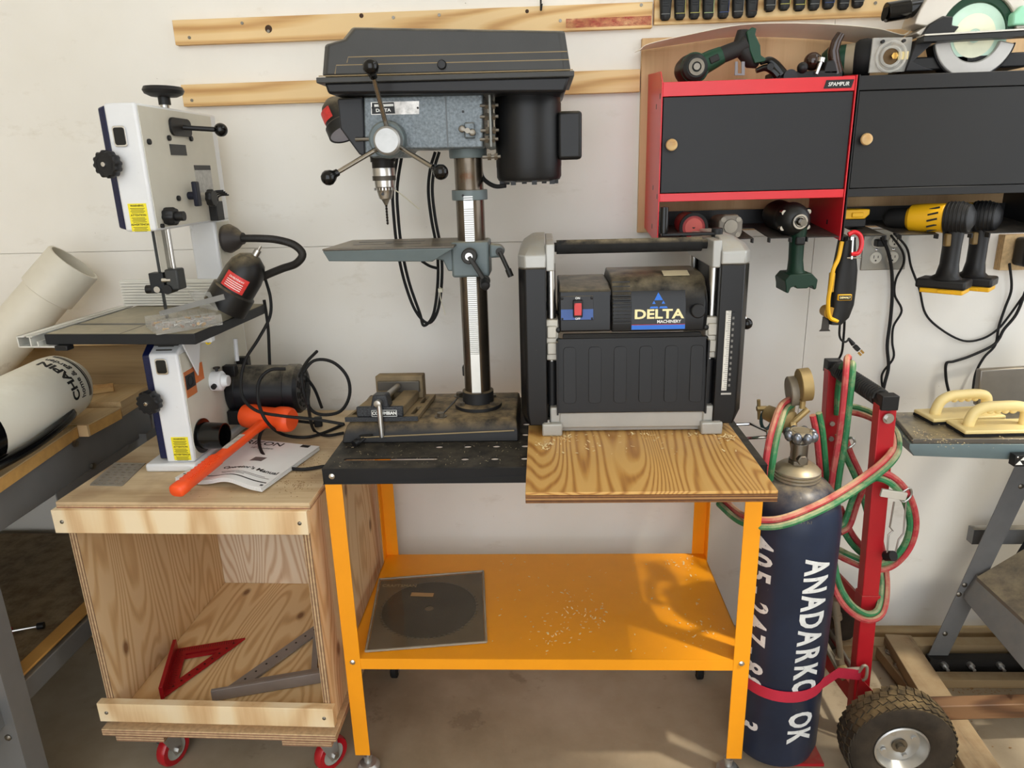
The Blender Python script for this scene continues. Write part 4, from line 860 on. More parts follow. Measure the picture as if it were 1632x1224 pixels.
# saw table with rail, fence and trunnion
TC = [V((-1.172,1.585,0)), V((-0.798,1.558,0)), V((-0.773,1.935,0)), V((-1.147,1.962,0))]
TIRON = mat('saw table iron', (148,142,122), 0.45, 0.6, var=0.15, dust=0.4, dcol=(186,172,140))
stb = build(MB().prism([p+V((0,0,1.1905)) for p in TC], (0,0,0.0245)), 'saw_table', mat('table edge dark', (52,54,58), 0.5, 0.3, var=0.15), BS, bevel=0.0015)
eu = (TC[1]-TC[0]).normalized(); ev = (TC[3]-TC[0]).normalized()
def tp_(u, v, z): return TC[0]+eu*u+ev*v+V((0,0,z))
build(MB().prism([tp_(0.003,0.003,1.2151), tp_(0.372,0.003,1.2151), tp_(0.372,0.375,1.2151), tp_(0.003,0.375,1.2151)], (0,0,0.0010)), 'table_surface', TIRON, stb)
build(MB().prism([tp_(0.003,0.100,1.2162), tp_(0.372,0.100,1.2162), tp_(0.372,0.116,1.2162), tp_(0.003,0.116,1.2162)], (0,0,0.0003)), 'miter_slot', MATS['dark slot'], stb)
build(MB().prism([tp_(0.19,0.003,1.2162), tp_(0.1925,0.003,1.2162), tp_(0.1925,0.19,1.2162), tp_(0.19,0.19,1.2162)], (0,0,0.0003)), 'blade_slit', MATS['dark slot'], stb)
ALU = mat('white aluminium', (226,226,220), 0.35, 0.4, var=0.03)
rl = MB()
for (x0, x1, z0, z1) in ((-0.062,-0.004,1.186,1.189),(-0.062,-0.059,1.186,1.213),(-0.062,-0.042,1.2105,1.213),(-0.030,-0.027,1.186,1.213),(-0.036,-0.022,1.2105,1.213),(-0.012,-0.009,1.186,1.200),(-0.004,0.03,1.1860,1.189)):
    rl.add([tp_(x, v, z_) for v in (-0.012, 0.375) for x, z_ in ((x0,z0),(x1,z0),(x1,z1),(x0,z1))], [(0,1,2,3),(7,6,5,4),(0,4,5,1),(1,5,6,2),(2,6,7,3),(3,7,4,0)])
build(rl, 'fence_rail', ALU, BS); build(MB().obox(tp_(0.045,0.0,1.184),(0.016,0.012,0.006),eu,ev), 'rail_foot', BLACK, BS, bevel=0.002)
fz = MB().prism([tp_(-0.03,0.352,1.217), tp_(0.30,0.352,1.217), tp_(0.30,0.372,1.217), tp_(-0.03,0.372,1.217)], (0,0,0.072)); fo = build(fz, 'rip_fence', ALU, BS)
for k in range(9): build(MB().prism([tp_(-0.03,0.3450,1.2185+k*0.0079), tp_(0.30,0.3450,1.2185+k*0.0079), tp_(0.30,0.352,1.2185+k*0.0079), tp_(-0.03,0.352,1.2185+k*0.0079)], (0,0,0.0048)), 'fence_rib', ALU, fo)
build(MB().prism([(-0.880,1.64,1.184),(-0.880,1.75,1.184),(-0.880,1.70,1.075)], (0.004,0,0)).box(-0.884,-0.80,1.64,1.66,1.176,1.189), 'trunnion', BWH, BS, bevel=0.002)
build(MB().prism([(-0.955,1.66,1.150),(-0.895,1.66,1.150),(-0.895,1.66,1.188),(-0.955,1.66,1.188)], (0,0.2,0)), 'trunnion_block', BLACK, BS)
build(MB().torus(PX(332,543,-0.83), (1,-0.4,0), 0.008, 0.0022, 20, 8), 'yellow_key', mat('yellow key', (236,206,30), 0.4), BS)
p = bx_(316,595); lbl = build(MB().box(p.x-0.001,p.x+0.001,p.y-0.026,p.y+0.026,p.z-0.021,p.z+0.024), 'orange_label', mat('orange label', (206,110,44), 0.5), BS)
p = bx_(303,612); lb2 = build(MB().box(p.x-0.001,p.x+0.0012,p.y-0.024,p.y+0.028,p.z-0.030,p.z+0.036), 'hazard_label', mat('hazard orange', (190,112,64), 0.5), BS)
build(MB().box(p.x,p.x+0.0016,p.y-0.022,p.y+0.026,p.z-0.010,p.z+0.026), 'label_panel', mat('dark plate', (58,58,60), 0.4), lb2); build(MB().ring(p+V((0.002,0.002,0.008)),(1,0,0),0.014,0.011,0.0006), 'label_ring', BLACK, lb2)
# dust port, shaft collar, motor
p = bx_(322,694); dpt = build(MB().lathe([(0.045,0),(0.045,0.004),(0.035,0.006),(0.033,0.062),(0.030,0.062),(0.030,0.008)], p, (1,-0.05,0), 32), 'dust_port', BLACKG, BS)
build(MB().lathe([(0,0.006),(0.031,0.006)], p, (1,-0.05,0), 24), 'port_inside', mat('dusty inside', (60,52,42), 0.8), dpt)
p = bx_(340,607); cl_ = build(MB().lathe([(0,0),(0.027,0),(0.027,0.024),(0.022,0.028),(0.018,0.028),(0.016,0.034),(0.014,0.042),(0,0.042)], p, (1,0,0), 28), 'shaft_collar', BWH, BS)
build(MB().cyl(p+V((0.014,0,0.024)),p+V((0.014,0,0.036)),0.004,n=8).cyl(p+V((0.014,0,0.034)),p+V((0.014,0,0.038)),0.009,n=12), 'collar_screw', BLACK, cl_); build(MB().cyl(p+V((0.014,-0.024,-0.006)),p+V((0.014,-0.034,-0.008)),0.007,n=12), 'collar_screw', BLACK, cl_)
mb0 = V((-0.884,1.905,0.978)); mdir = V((1,0.0,-0.01))
MOTB = mat('motor dark blue black', (20,22,30), 0.4, var=0.2, dust=0.7, dcol=(150,140,120))
mot = build(MB().lathe([(0,0),(0.066,0),(0.070,0.006),(0.070,0.024),(0.068,0.026),(0.068,0.160),(0.070,0.162),(0.070,0.190),(0.062,0.200),(0,0.200)], mb0, mdir, 48), 'motor', MOTB, BS)
fan = MB()
for R, n, off in ((0.022, 6, 0), (0.036, 8, 0.3), (0.050, 10, 0.1)):
    for k in range(n):
        a = 2*PI*k/n+off; c = mb0+mdir.normalized()*0.2008+V((0,R*math.cos(a),R*math.sin(a)))
        fan.obox(c, (0.0006,0.009,0.0032), (1,0,0), (0,-math.sin(a),math.cos(a)))
build(fan, 'cooling_slots', mat('slot black', (6,6,6), 0.7), mot)['kind'] = 'stuff'
for sgn in (-1, 1):
    build(MB().box(-0.884,-0.845,1.905+sgn*0.055-0.014,1.905+sgn*0.055+0.014,0.978-0.085,0.978-0.045), 'motor_mount', BLACK, mot, bevel=0.002)
    build(MB().box(-0.884,-0.850,1.905+sgn*0.045-0.012,1.905+sgn*0.045+0.012,0.978+0.05,0.978+0.082), 'motor_mount', BLACK, mot, bevel=0.002)
build(MB().tube([PX(375,540,-0.86), PX(378,575,-0.86)], 0.006, 8, 1), 'conduit', mat('white conduit', (214,216,220), 0.4), BS)
def laid(pts, z=0.851): return [PZ(x, y, z) for x, y in pts]
cord([P(421,478,1.93),P(427,520,1.93),P(429,560,1.93),P(430,588,1.93)], 0.0045, 'motor_cord', None, BS)
cord([P(478,600,1.80),P(500,575,1.83),P(530,577,1.85),P(553,600,1.85),P(557,630,1.84),P(543,655,1.82),P(515,661,1.80),P(495,652,1.80),P(484,625,1.79),P(481,596,1.80),P(489,577,1.86),P(505,560,1.93)], 0.0045, 'motor_cord', None, BS)
cord([P(478,590,1.93),P(500,618,1.95),P(513,650,1.97)], 0.0045, 'motor_cord', None, BS)
cord([P(490,610,1.79),P(492,650,1.74),PZ(500,685,0.852),PZ(520,694,0.851),PZ(548,690,0.851)], 0.0045, 'motor_cord', None, BS)
cord([P(455,588,1.79),P(430,590,1.77),P(413,608,1.76),P(412,640,1.74),P(425,672,1.72),PZ(450,692,0.862),PZ(485,697,0.853),PZ(515,690,0.851),PZ(548,676,0.851)], 0.0045, 'motor_cord', None, BS)
cord([PZ(500,674,0.853),PZ(455,670,0.90),PZ(425,678,0.905),PZ(413,700,0.875),PZ(420,725,0.86),PZ(445,742,0.852),PZ(480,748,0.851),PZ(518,743,0.851)], 0.0045, 'motor_cord', None, BS)
p = PZ(507,672,0.862); build(MB().obox(p, (0.012,0.012,0.014), (1,0.3,0)), 'cord_plug', BLACK, BS, bevel=0.004)

# gooseneck lamp on the bandsaw back
GL = thing('gooseneck_lamp', 'black gooseneck work lamp with red sticker on the bandsaw back', 'lamp', PX(352,383,xb+0.002))
gb_ = PX(357,382,xb+0.002)
gb_ = V((gb_.x+0.001, 1.985, gb_.z+0.002))
gdir = V((1,-0.18,0.0)).normalized()
LGR = mat('dusty lamp base', (88,80,76), 0.55, var=0.2, dust=0.5)
build(MB().lathe([(0,0.002),(0.038,0.002),(0.040,0.012),(0.030,0.032),(0.018,0.046),(0.016,0.054),(0,0.055)], gb_+V((0.0,0,0)), gdir, 32), 'magnet_base', LGR, GL)
NECK = mat('gooseneck grey', (74,70,66), 0.5, 0.3, var=0.2)
nk = [gb_+gdir*0.05, P(412,380,1.93), P(440,382,1.90), P(468,390,1.87), P(482,405,1.85), P(472,420,1.83), P(450,428,1.82), P(428,437,1.81), P(408,446,1.79)]
npts = spline(nk, 12); nm = MB()
nm.tube(npts, 0.0092, 12, 1)
build(nm, 'gooseneck', NECK, GL)
rb = MB()
for i in range(0, len(npts)-1):
    for t in (0.0, 0.5):
        c = npts[i].lerp(npts[i+1], t); d = npts[i+1]-npts[i]; rb.lathe([(0.0095,-0.0012),(0.0104,0),(0.0095,0.0012)], c, d, 12)
build(rb, 'neck_coils', NECK, GL)['kind'] = 'stuff'
l0, l1 = P(408,405,1.79), P(365,478,1.77); u = (l1-l0).normalized()
shd = build(MB().lathe([(r_*1.13,h_*1.13) for r_, h_ in [(0,0.004),(0.012,0.004),(0.030,0.016),(0.040,0.034),(0.0435,0.056),(0.0435,0.094),(0.0485,0.098),(0.0485,0.142),(0.045,0.142),(0.042,0.10)]], l0, u, 40), 'lamp_shade', LBLK, GL)
build(MB().cyl(l0-u*0.012,l0+u*0.006,0.009,n=14).cyl(l0-u*0.024,l0-u*0.01,0.0035,n=10), 'lamp_switch', STEEL, GL)
au, aw = perp(u); va = V((0.15,-1,0.1)); a0 = math.atan2(va.dot(aw), va.dot(au))
build(MB().lathe([(0.0498,0.062),(0.0498,0.102)], l0, u, 14, a0-0.62, a0+0.62), 'red_sticker', MATS['red sticker'], GL)
def lampwrap(x, y, zz):
    a = a0+x/0.0442; r = 0.0502+zz; return l0+u*(0.082-y)+(au*math.cos(a)+aw*math.sin(a))*r
text('WARNING', 0.0075, (0,0,0), (1,0,0), (0,0,1), WHITEP, GL, th=0.0002, wrap=lambda x, y, zz: lampwrap(x, y+0.010, zz))
for k in range(4):
    m_ = MB()
    for i in range(7):
        xx = -0.019+0.0063*i; m_.v += [lampwrap(xx, 0.003-k*0.0052, 0.0002), lampwrap(xx, 0.0014-k*0.0052, 0.0002)]
    m_.f = [[2*i, 2*i+1, 2*i+3, 2*i+2] for i in range(6)]; build(m_, 'print_line', WHITEP, GL)
cord([P(423,445,1.84),P(431,475,1.83),P(430,505,1.83),P(412,540,1.81),P(392,572,1.80),P(384,605,1.78),P(388,635,1.76),P(410,655,1.74),P(450,663,1.74),P(500,668,1.73),P(548,676,1.73)], 0.0042, 'lamp_cord', None, GL)

# clear compartment box with screws on the saw table
OB = thing('organizer_box', 'open clear plastic organizer box on the bandsaw table', 'box', PZ(285,520,1.2165))
CLR = mat('clear styrene', (206,204,198), 0.06, alpha=0.15, var=0.1)
a_, b_, c_ = PZ(212,524,1.2168), PZ(247,536,1.2168), PZ(356,517,1.2168)
a_ = V((-0.955,1.640,1.2170)); b_ = V((-0.878,1.545,1.2170)); c_ = V((-0.772,1.650,1.2170)); d_ = a_+(c_-b_)
d1 = (c_-b_); d2 = (a_-b_); H_ = 0.026
def wallq(p, q_, h=H_): d = (q_-p); n_ = d.cross(V((0,0,1))).normalized()*0.0016; return MB().prism([p-n_/2, q_-n_/2, q_+n_/2, p+n_/2], (0,0,h))
for p, q_ in ((b_, c_), (c_, d_), (d_, a_), (a_, b_)): build(wallq(p, q_), 'side_wall', CLR, OB)
for k in range(1, 6): build(wallq(b_+d1*k/6+d2*0.42, a_+d1*k/6, H_*0.9), 'divider', CLR, OB)
build(wallq(b_+d2*0.42, c_+d2*0.42, H_*0.9), 'divider', CLR, OB)
build(MB().prism([a_, b_, c_, d_], (0,0,0.0014)), 'box_floor', CLR, OB)
li = MB().prism([d_+V((-0.02,0.0,H_)), c_+V((-0.02,0.03,H_+0.002)), c_+V((-0.055,0.075,H_+0.040)), d_+V((-0.075,0.06,H_+0.032))], V((0.3,0.3,1))*0.0016)
build(li, 'lid', mat('clear lid', (190,190,186), 0.08, alpha=0.42, var=0.1), OB)
build(MB().bar(P(255,500,1.71), P(357,473,1.665), 0.003, 0.013, (0.4,-0.9,0.2)), 'lid_rim', mat('clear lid rim', (150,150,148), 0.12, alpha=0.75), OB)
random.seed(3)
for k in range(34):
    s_, t_ = random.random(), random.random(); p = b_+d1*(0.06+0.88*s_)+d2*(0.08+0.84*t_)+V((0,0,0.004+random.random()*0.006)); a = random.random()*PI; dd = V((math.cos(a), math.sin(a), random.uniform(-0.1,0.25)))
    sm = [STEEL, mat('brass', (190,150,80), 0.3, 0.9), mat('brown fibre', (136,92,56), 0.6)][k % 3]
    build(MB().cyl(p, p+dd*0.012, 0.0017, n=6).cyl(p-dd*0.002, p, 0.0036, n=8), 'small_screw', sm, OB)

# manual, mallet and perforated plate on the cart top
MN = thing('instruction_manual', 'curled white printed owner manual lying on the plywood cart top', 'booklet', (-0.76,1.64,0.846))
f0, f1 = V((-0.905,1.560,0)), V((-0.662,1.490,0)); sd = V((0.056,0.268,0))
PAPER = mat('paper', (226,226,226), 0.7, var=0.03)
def page(s, t, lift):
    wave = 0.016*math.exp(-((s-0.62)/0.20)**2)*(1-t)**1.2 + 0.004*s*(1-t); p = f0.lerp(f1, s)+sd*t; return V((p.x, p.y, 0.8465+lift+wave))
def sheet_mesh(l0_, l1_, s0=0.0, s1=1.0, t0=0.0, t1=1.0, nu=24, nv=10):
    g = []; 
    for l in (l0_, l1_):
        g.append([[page(s0+(s1-s0)*i/nu, t0+(t1-t0)*j/nv, l) for i in range(nu+1)] for j in range(nv+1)])
    m = MB(); n = (nu+1)*(nv+1)
    for l in g:
        for row in l: m.v += row
    idx = lambda k, i, j: k*n+j*(nu+1)+i
    for j in range(nv):
        for i in range(nu): m.f += [[idx(0,i,j),idx(0,i,j+1),idx(0,i+1,j+1),idx(0,i+1,j)], [idx(1,i,j),idx(1,i+1,j),idx(1,i+1,j+1),idx(1,i,j+1)]]
    for i in range(nu): m.f += [[idx(0,i,0),idx(0,i+1,0),idx(1,i+1,0),idx(1,i,0)], [idx(0,i+1,nv),idx(0,i,nv),idx(1,i,nv),idx(1,i+1,nv)]]
    for j in range(nv): m.f += [[idx(0,0,j+1),idx(0,0,j),idx(1,0,j),idx(1,0,j+1)], [idx(0,nu,j),idx(0,nu,j+1),idx(1,nu,j+1),idx(1,nu,j)]]
    return m
for k in range(3): build(sheet_mesh(k*0.0034, k*0.0034+0.0026, 0.004*k, 1-0.003*k), 'page_bundle', PAPER, MN)
cv = build(sheet_mesh(0.0102, 0.0110), 'cover', PAPER, MN)
INK = mat('ink', (28,28,30), 0.6)
build(sheet_mesh(0.0111, 0.0114, 0.02, 0.985, 0.085, 0.10), 'print_rule', INK, cv)
build(sheet_mesh(0.0111, 0.0114, 0.955, 0.985, 0.03, 0.055, 4, 2), 'print_mark', INK, cv); build(sheet_mesh(0.0111, 0.0114, 0.80, 0.90, 0.93, 0.99, 4, 2), 'print_mark', INK, cv); build(sheet_mesh(0.0111, 0.0114, 0.02, 0.14, 0.93, 0.99, 4, 2), 'print_mark', INK, cv)
build(sheet_mesh(0.0111, 0.0114, 0.52, 0.66, 0.46, 0.56, 4, 4), 'printed_picture', mat('ink grey', (104,92,92), 0.7), cv)
for body, size, s, t in (("Operator's Manual", 0.021, 0.66, 0.29), ('RIKON', 0.034, 0.36, 0.92), ('10" Bandsaw', 0.014, 0.42, 0.80)):
    L0 = (f1-f0).length; L1 = sd.length
    text(body, size, (0,0,0), (1,0,0), (0,1,0), INK, cv, bold=0.0005 if size > 0.02 else 0.0001, th=0.0002, squeeze=1.15 if size > 0.03 else 1.0, wrap=lambda x, y, zz, s=s, t=t: page(min(0.99, max(0.01, s+x/L0)), min(0.99, t+y/L1), 0.0112+zz))
for k, (s0_, s1_) in enumerate(((0.40,0.90),(0.42,0.96),(0.44,0.70))): build(sheet_mesh(0.0111, 0.0113, s0_, s1_, 0.185-k*0.022, 0.192-k*0.022, 8, 1), 'print_line', MATS['ink grey'], cv)
ML = thing('dead_blow_mallet', 'bright orange dead blow mallet resting on the open manual', 'mallet', (-0.79,1.62,0.86))
ORM = mat('mallet orange', (246,86,32), 0.42, var=0.05)
h0, h1 = V((-0.835,1.432,0.880)), V((-0.765,1.815,0.912))
hu = (h1-h0).normalized(); hs = hu.cross(V((0,0,1))).normalized(); hz = hs.cross(hu)
def rsec(c, a, b, n=16, p=3.0):
    out = []
    for j in range(n):
        t = 2*PI*j/n; cx_, sx_ = math.cos(t), math.sin(t); k = (abs(cx_)**p+abs(sx_)**p)**(-1/p); out.append(c+hs*(a*cx_*k)+hz*(b*sx_*k))
    return out
Lh = (h1-h0).length
hm = MB().loft([rsec(h0, 0.014,0.011), rsec(h0+hu*0.004, 0.0185,0.015), rsec(h0+hu*0.028, 0.0185,0.0155), rsec(h0+hu*0.034, 0.0165,0.0145), rsec(h0+hu*0.16, 0.0155,0.0135), rsec(h0+hu*0.165, 0.013,0.0125), rsec(h0+hu*(Lh-0.06), 0.0115,0.0115), rsec(h0+hu*Lh, 0.016,0.014)])
build(hm, 'handle', ORM, ML, ang=50)
gr = MB()
for i in range(18):
    for j in range(-3, 4):
        s = 0.040+i*0.0068; gr.obox(h0+hu*s+hs*(j*0.0042+(0.0021 if i % 2 else 0))+hz*(0.0142-(abs(j)**3)*0.00008), (0.0022,0.0016,0.0009), (hu+hs*0.3), hs)
build(gr, 'grip_texture', ORM, ML)['kind'] = 'stuff'
hc_ = h1+V((0,0.008,0.006)); hx = V((0.96,-0.27,0.0)).normalized()
build(MB().lathe([(0,-0.078),(0.027,-0.078),(0.032,-0.073),(0.034,-0.06),(0.0345,-0.040),(0.030,-0.025),(0.030,0.025),(0.0345,0.040),(0.035,0.062),(0.033,0.074),(0.028,0.080),(0,0.080)], hc_, hx, 40), 'mallet_head', ORM, ML)
lbp = h0+hu*0.235; build(MB().obox(lbp+hz*0.0128, (0.040,0.0075,0.0005), hu, hs), 'handle_label', mat('worn silver label', (196,186,176), 0.5, var=0.3, scale=60), ML)
pz = 0.8455
oc = [PZ(142,774,pz), PZ(195,775,pz), PZ(236,737,pz), PZ(183,738,pz)]
ex_, ey_ = oc[1]-oc[0], oc[3]-oc[0]
hl = []
for i in range(4):
    for j in range(8): 
        cx_, cy_ = 0.16+0.23*i+(0.05 if j % 2 else 0), 0.08+0.118*j; hl.append([(cx_-0.07,cy_-0.012),(cx_+0.05,cy_-0.022),(cx_+0.07,cy_+0.012),(cx_-0.05,cy_+0.022)])
pm = MB().plate([(0,0.03),(0.03,0),(0.97,0),(1,0.03),(1,1),(0,1)], hl, (0,0,0), (1,0,0), (0,1,0), 1.0)
pm.xf(Matrix(((ex_.x, ey_.x, 0, oc[0].x), (ex_.y, ey_.y, 0, oc[0].y), (0, 0, 0.0018, pz), (0,0,0,1))))
single(pm, 'perforated_plate', mat('dull zinc', (172,168,160), 0.4, 0.6, var=0.1), 'small slotted metal mending plate lying on the plywood cart top', 'metal plate', ang=30)

# ================================================================== LEFT WORKBENCH
BN = thing('workbench', 'grey steel framed workbench with worn wooden top beside the plywood cart', 'workbench', (-1.55,1.55,0))
GST = mat('grey enamel steel', (122,122,122), 0.5, 0.3, var=0.12, scale=4, dust=0.5)
MDF = wood('worn bench board', (204,176,132), (188,158,112), (156,124,84), 'y', 2, 0.7, 1.0, rough=0.75, seed=7.0, dust=0.35)
EDG = mat('board edge', (196,152,86), 0.75, var=0.12, scale=30)
def plank(poly, z0, z1, m=MDF): return build(MB().prism([V((x,y,z0)) for x, y in poly], (0,0,z1-z0)), 'top_plank', m, BN, bevel=0.001)
t1 = plank([(-2.1,0.95),(-1.170,0.95),(-1.262,1.755),(-2.1,1.755)], 0.922, 0.925)
plank([(-2.1,0.951),(-1.1705,0.951),(-1.2625,1.754),(-2.1,1.754)], 0.892, 0.9218, EDG)
t2 = plank([(-2.1,1.765),(-1.236,1.765),(-1.228,1.905),(-2.1,1.905)], 0.922, 0.926)
plank([(-2.1,1.766),(-1.2365,1.766),(-1.2285,1.904),(-2.1,1.904)], 0.892, 0.9218, EDG)
plank([(-2.1,1.915),(-1.232,1.915),(-1.240,2.125),(-2.1,2.125)], 0.895, 0.940)
b0 = PZ(128,706,0.905); build(MB().box(-1.263,-1.236,1.756,1.764,0.893,0.9255), 'end_block', mat('pale end grain', (214,184,140), 0.8), BN)
build(MB().box(-2.1,-1.262,1.02,2.10,0.785,0.8915), 'top_rail', GST, BN, bevel=0.003)
build(MB().box(-2.1,-1.262,1.02,2.10,0.350,0.405), 'lower_rail', GST, BN, bevel=0.003)
build(MB().box(-2.08,-1.275,1.05,2.09,0.406,0.420), 'lower_shelf', wood('dark shelf board', (120,96,64), (104,80,52), (80,60,40), 'y', 3, 0.6, 1.0, rough=0.8, dust=0.4), BN)
build(MB().box(-1.300,-1.262,1.05,2.09,0.4205,0.426), 'shelf_edge_strip', mat('raw board edge', (190,140,70), 0.8), BN)
for y in (1.300, 2.02):
    lg = build(MB().prism([(-1.345,y,0.0),(-1.238,y,0.0),(-1.238,y,0.80),(-1.345,y,0.80)], (0,0.004,0)).prism([(-1.238,y,0.0),(-1.238,y+0.06,0.0),(-1.238,y+0.06,0.8),(-1.238,y,0.8)], (-0.004,0,0)), 'leg', GST, BN, bevel=0.001)
    for x, z in ((-1.282,0.345),(-1.262,0.318)): screw(x, y, z, lg, STEELD, 1.1, name='bolt')
build(MB().prism([(-1.259,1.78,0.62),(-1.259,1.96,0.79),(-1.259,1.62,0.79),(-1.259,1.62,0.70)], (-0.003,0,0)), 'corner_gusset', GST, BN)
for px, py in ((118,707),(146,743)): p = PX(px,py,-1.2585); build(MB().cyl(p,p+V((0.008,0,0)),0.009,n=6), 'gusset_bolt', STEELD, BN)
# red-handled tool on the lower shelf
p = PX(8,966,-1.40); p.z = 0.436; t = thing('screwdriver', 'screwdriver with red handle lying on the workbench lower shelf', 'screwdriver', p)
build(MB().cyl(p,p+V((0.055,0.02,0)),0.0032,n=8), 'shaft', STEEL, t); build(MB().cyl(p+V((-0.09,-0.03,0)),p,0.012,n=12), 'handle', RED, t, bevel=0.003); build(MB().cyl(p+V((0.055,0.02,0)),p+V((0.070,0.025,0)),0.009,n=12), 'tip_cap', BLACK, t)

# wooden offcuts on the bench
OFW = wood('pine offcut', (222,190,138), (206,168,112), (172,128,78), 'x', 4, 0.4, 1.0, rough=0.7, seed=11.0)
def offcut(pts, h, label, m=OFW): return single(MB().prism([V(p) for p in pts], (0,0,h)), 'wood_offcut', m, label, 'wood', 'wooden offcuts on the workbench', bevel=0.001)
def strip(px0, py0, px1, py1, z, w, h, label):
    a, b = PZ(px0,py0,z), PZ(px1,py1,z); d = (b-a).normalized(); n = V((-d.y,d.x,0))*w; a.z = b.z = z; return offcut([a, b, b+n, a+n], h, label)
strip(108, 612, 205, 603, 0.941, 0.05, 0.016, 'thin pale wood strip lying behind the sprayer jug')
strip(100, 635, 182, 624, 0.941, 0.022, 0.022, 'splintered brown wood stick lying behind the sprayer jug')
single(MB().box(-1.80,-1.185,2.098,2.131,0.9405,1.075), 'shaded_wall_sheet', wood('dusty shaded wall', (160,136,98), (146,122,86), (122,100,68), 'x', 3, 0.5, rough=0.8, seed=13.0), 'brown sheet painted as the dusty shaded wall behind the sprayer', 'wood')  # added sheet, its brown paints the dusty surface back there in shadow
offcut([(-1.80,2.06,1.0755),(-1.235,2.06,1.0755),(-1.235,2.13,1.0755),(-1.80,2.13,1.0755)], 0.034, 'long pine board resting on the shaded wall sheet')
single(MB().lathe([(0,0),(0.095,0),(0.098,0.004),(0.096,0.007),(0,0.007)], PZ(105,645,0.9262)+V((-0.02,-0.03,0)), (0,0,1), 40), 'round_lid', wood('round ply disc', (196,164,116), (178,146,100), (150,116,76), 'x', 3, 0.5), 'round wooden disc half under the sprayer jug', 'disc')
# white pvc pipe leaning on the wall
PV = thing('pvc_pipe', 'wide white plastic pipe with coupling leaning against the wall', 'pipe', (-1.62,2.0,0.95))
PVM = mat('dirty pvc', (214,208,192), 0.45, var=0.10, scale=4, spot=((150,132,104), 5, 0.5), spotcov=0.58)
e0, e1 = P(118,418,1.99), P(-5,560,1.90); u = (e1-e0).normalized()
build(MB().lathe([(0.066,0.10),(0.064,0.0),(0.070,0.0),(0.0725,0.004),(0.0725,0.115),(0.066,0.118)], e0, u, 44), 'coupling', PVM, PV)
build(MB().lathe([(0.060,0.09),(0.0655,0.09),(0.0655,0.475),(0.060,0.475),(0.060,0.09)], e0, u, 44), 'pipe_tube', PVM, PV)
# garden sprayer lying on the bench
SP = thing('sprayer_jug', 'white translucent garden sprayer tank lying on its side on the workbench', 'sprayer', (-1.38,1.66,0.93))
JUG = mat('milky polyethylene', (226,224,212), 0.35, var=0.05, scale=3, dust=0.2)
j1, j0 = PZ(118,604,1.030), PZ(-92,716,1.015); u = (j1-j0).normalized(); R = 0.088; Lj = (j1-j0).length
build(MB().lathe([(0,0.0),(0.060,0.0),(R,0.02),(R,Lj-0.085),(R*0.97,Lj-0.06),(R*0.72,Lj-0.022),(R*0.66,Lj-0.016),(R*0.62,Lj-0.010),(0.045,Lj+0.004),(0,Lj+0.008)], j0, u, 48), 'tank', JUG, SP)
au, aw = perp(u); 
def jwrap(da, dh):
    e1 = V((0.30,-0.80,0.45)); e1 = (e1-u*u.dot(e1)).normalized(); e2 = u.cross(e1); e2 = e2 if e2.z > 0 else -e2
    def f(x, y, zz):
        a = (x+da)/R; r = R*1.004+zz; return j0+u*(Lj-0.085+dh-y)+(e1*math.cos(a)+e2*math.sin(a))*r
    return f
text('CHAPIN', 0.036, (0,0,0), (1,0,0), (0,0,1), INK, SP, bold=0.0012, th=0.0004, squeeze=1.1, wrap=jwrap(-0.036, -0.052))
text('home & garden', 0.024, (0,0,0), (1,0,0), (0,0,1), mat('grey ink', (70,70,72), 0.6), SP, bold=0.0003, th=0.0004, wrap=jwrap(-0.036, -0.022))
st = jwrap(0,0)
for z0, z1, m in ((-0.002, -0.007, INK), (-0.009, -0.012, MATS['grey ink'])):
    m_ = MB(); n = 24
    for k in range(n+1):
        x = -0.115+0.15*k/n; m_.v += [st(x, z0, 0.0004), st(x, z1, 0.0004)]
    m_.f = [[2*k, 2*k+1, 2*k+3, 2*k+2] for k in range(n)]; build(m_, 'printed_band', m, SP)
build(MB().lathe([(R*1.02,-0.001),(R*1.02,0.075),(0.07,0.078)], j0-u*0.002, u, 40), 'tank_collar', BLACKG, SP)
vs_ = V((0.50,-0.80,-0.30)).normalized(); vs_ = (vs_-u*u.dot(vs_)).normalized(); hb0, hb1 = j0+vs_*(R+0.012)+u*-0.02, j0+vs_*(R+0.004)+u*(Lj-0.17)
build(MB().tube([hb0, hb0.lerp(hb1,0.5)+vs_*0.012, hb1, hb1-vs_*0.022+u*0.004], 0.013, 12), 'wand', BLACKG, SP); build(MB().bar(hb0-vs_*0.012+V((0,0,0.016)), hb1-vs_*0.012+V((0,0,0.014)), 0.012, 0.008), 'wand_clip', JUG, SP, bevel=0.002)
cord([PZ(-20,716,0.929), PZ(30,706,0.929), PZ(70,688,0.929), PZ(95,668,0.929), PZ(100,655,0.929)], 0.003, 'hose', None, SP)

# ================================================================== WOOD STRIPS ON THE WALL
STRW = wood('raw ply strip', (236,204,150), (224,184,124), (194,146,88), 'x', 14, 0.3, 0.9, knots=2.6, rough=0.6, seed=3.0)
def stain_mat():
    s = NT('red stain'); s.b.inputs['Base Color'].default_value = lin((204,84,78)); s.b.inputs['Roughness'].default_value = 0.7
    s.l(s.ramp(s.noise(s.mapping((8,8,14)), 5, 6, 0.7), [(0.35, (0.05,0.05,0.05,1)), (0.75, (0.85,0.85,0.85,1))]), s.b.inputs['Alpha']); return s.m
def wall_strip(x0, x1, z0, z1, label, screws, m=STRW):
    t = thing('wall_strip', label, 'wood strip', ((x0+x1)/2, 2.12, z0)); o = build(MB().box(x0,x1,2.1145,2.1335,z0,z1), 'board', m, t, bevel=0.001)
    for sx, sz in screws: build(MB().cyl((sx,2.1145,sz),(sx,2.1125,sz),0.0042,n=10), 'screw', STEELD, t)
    return t
y = 2.1145
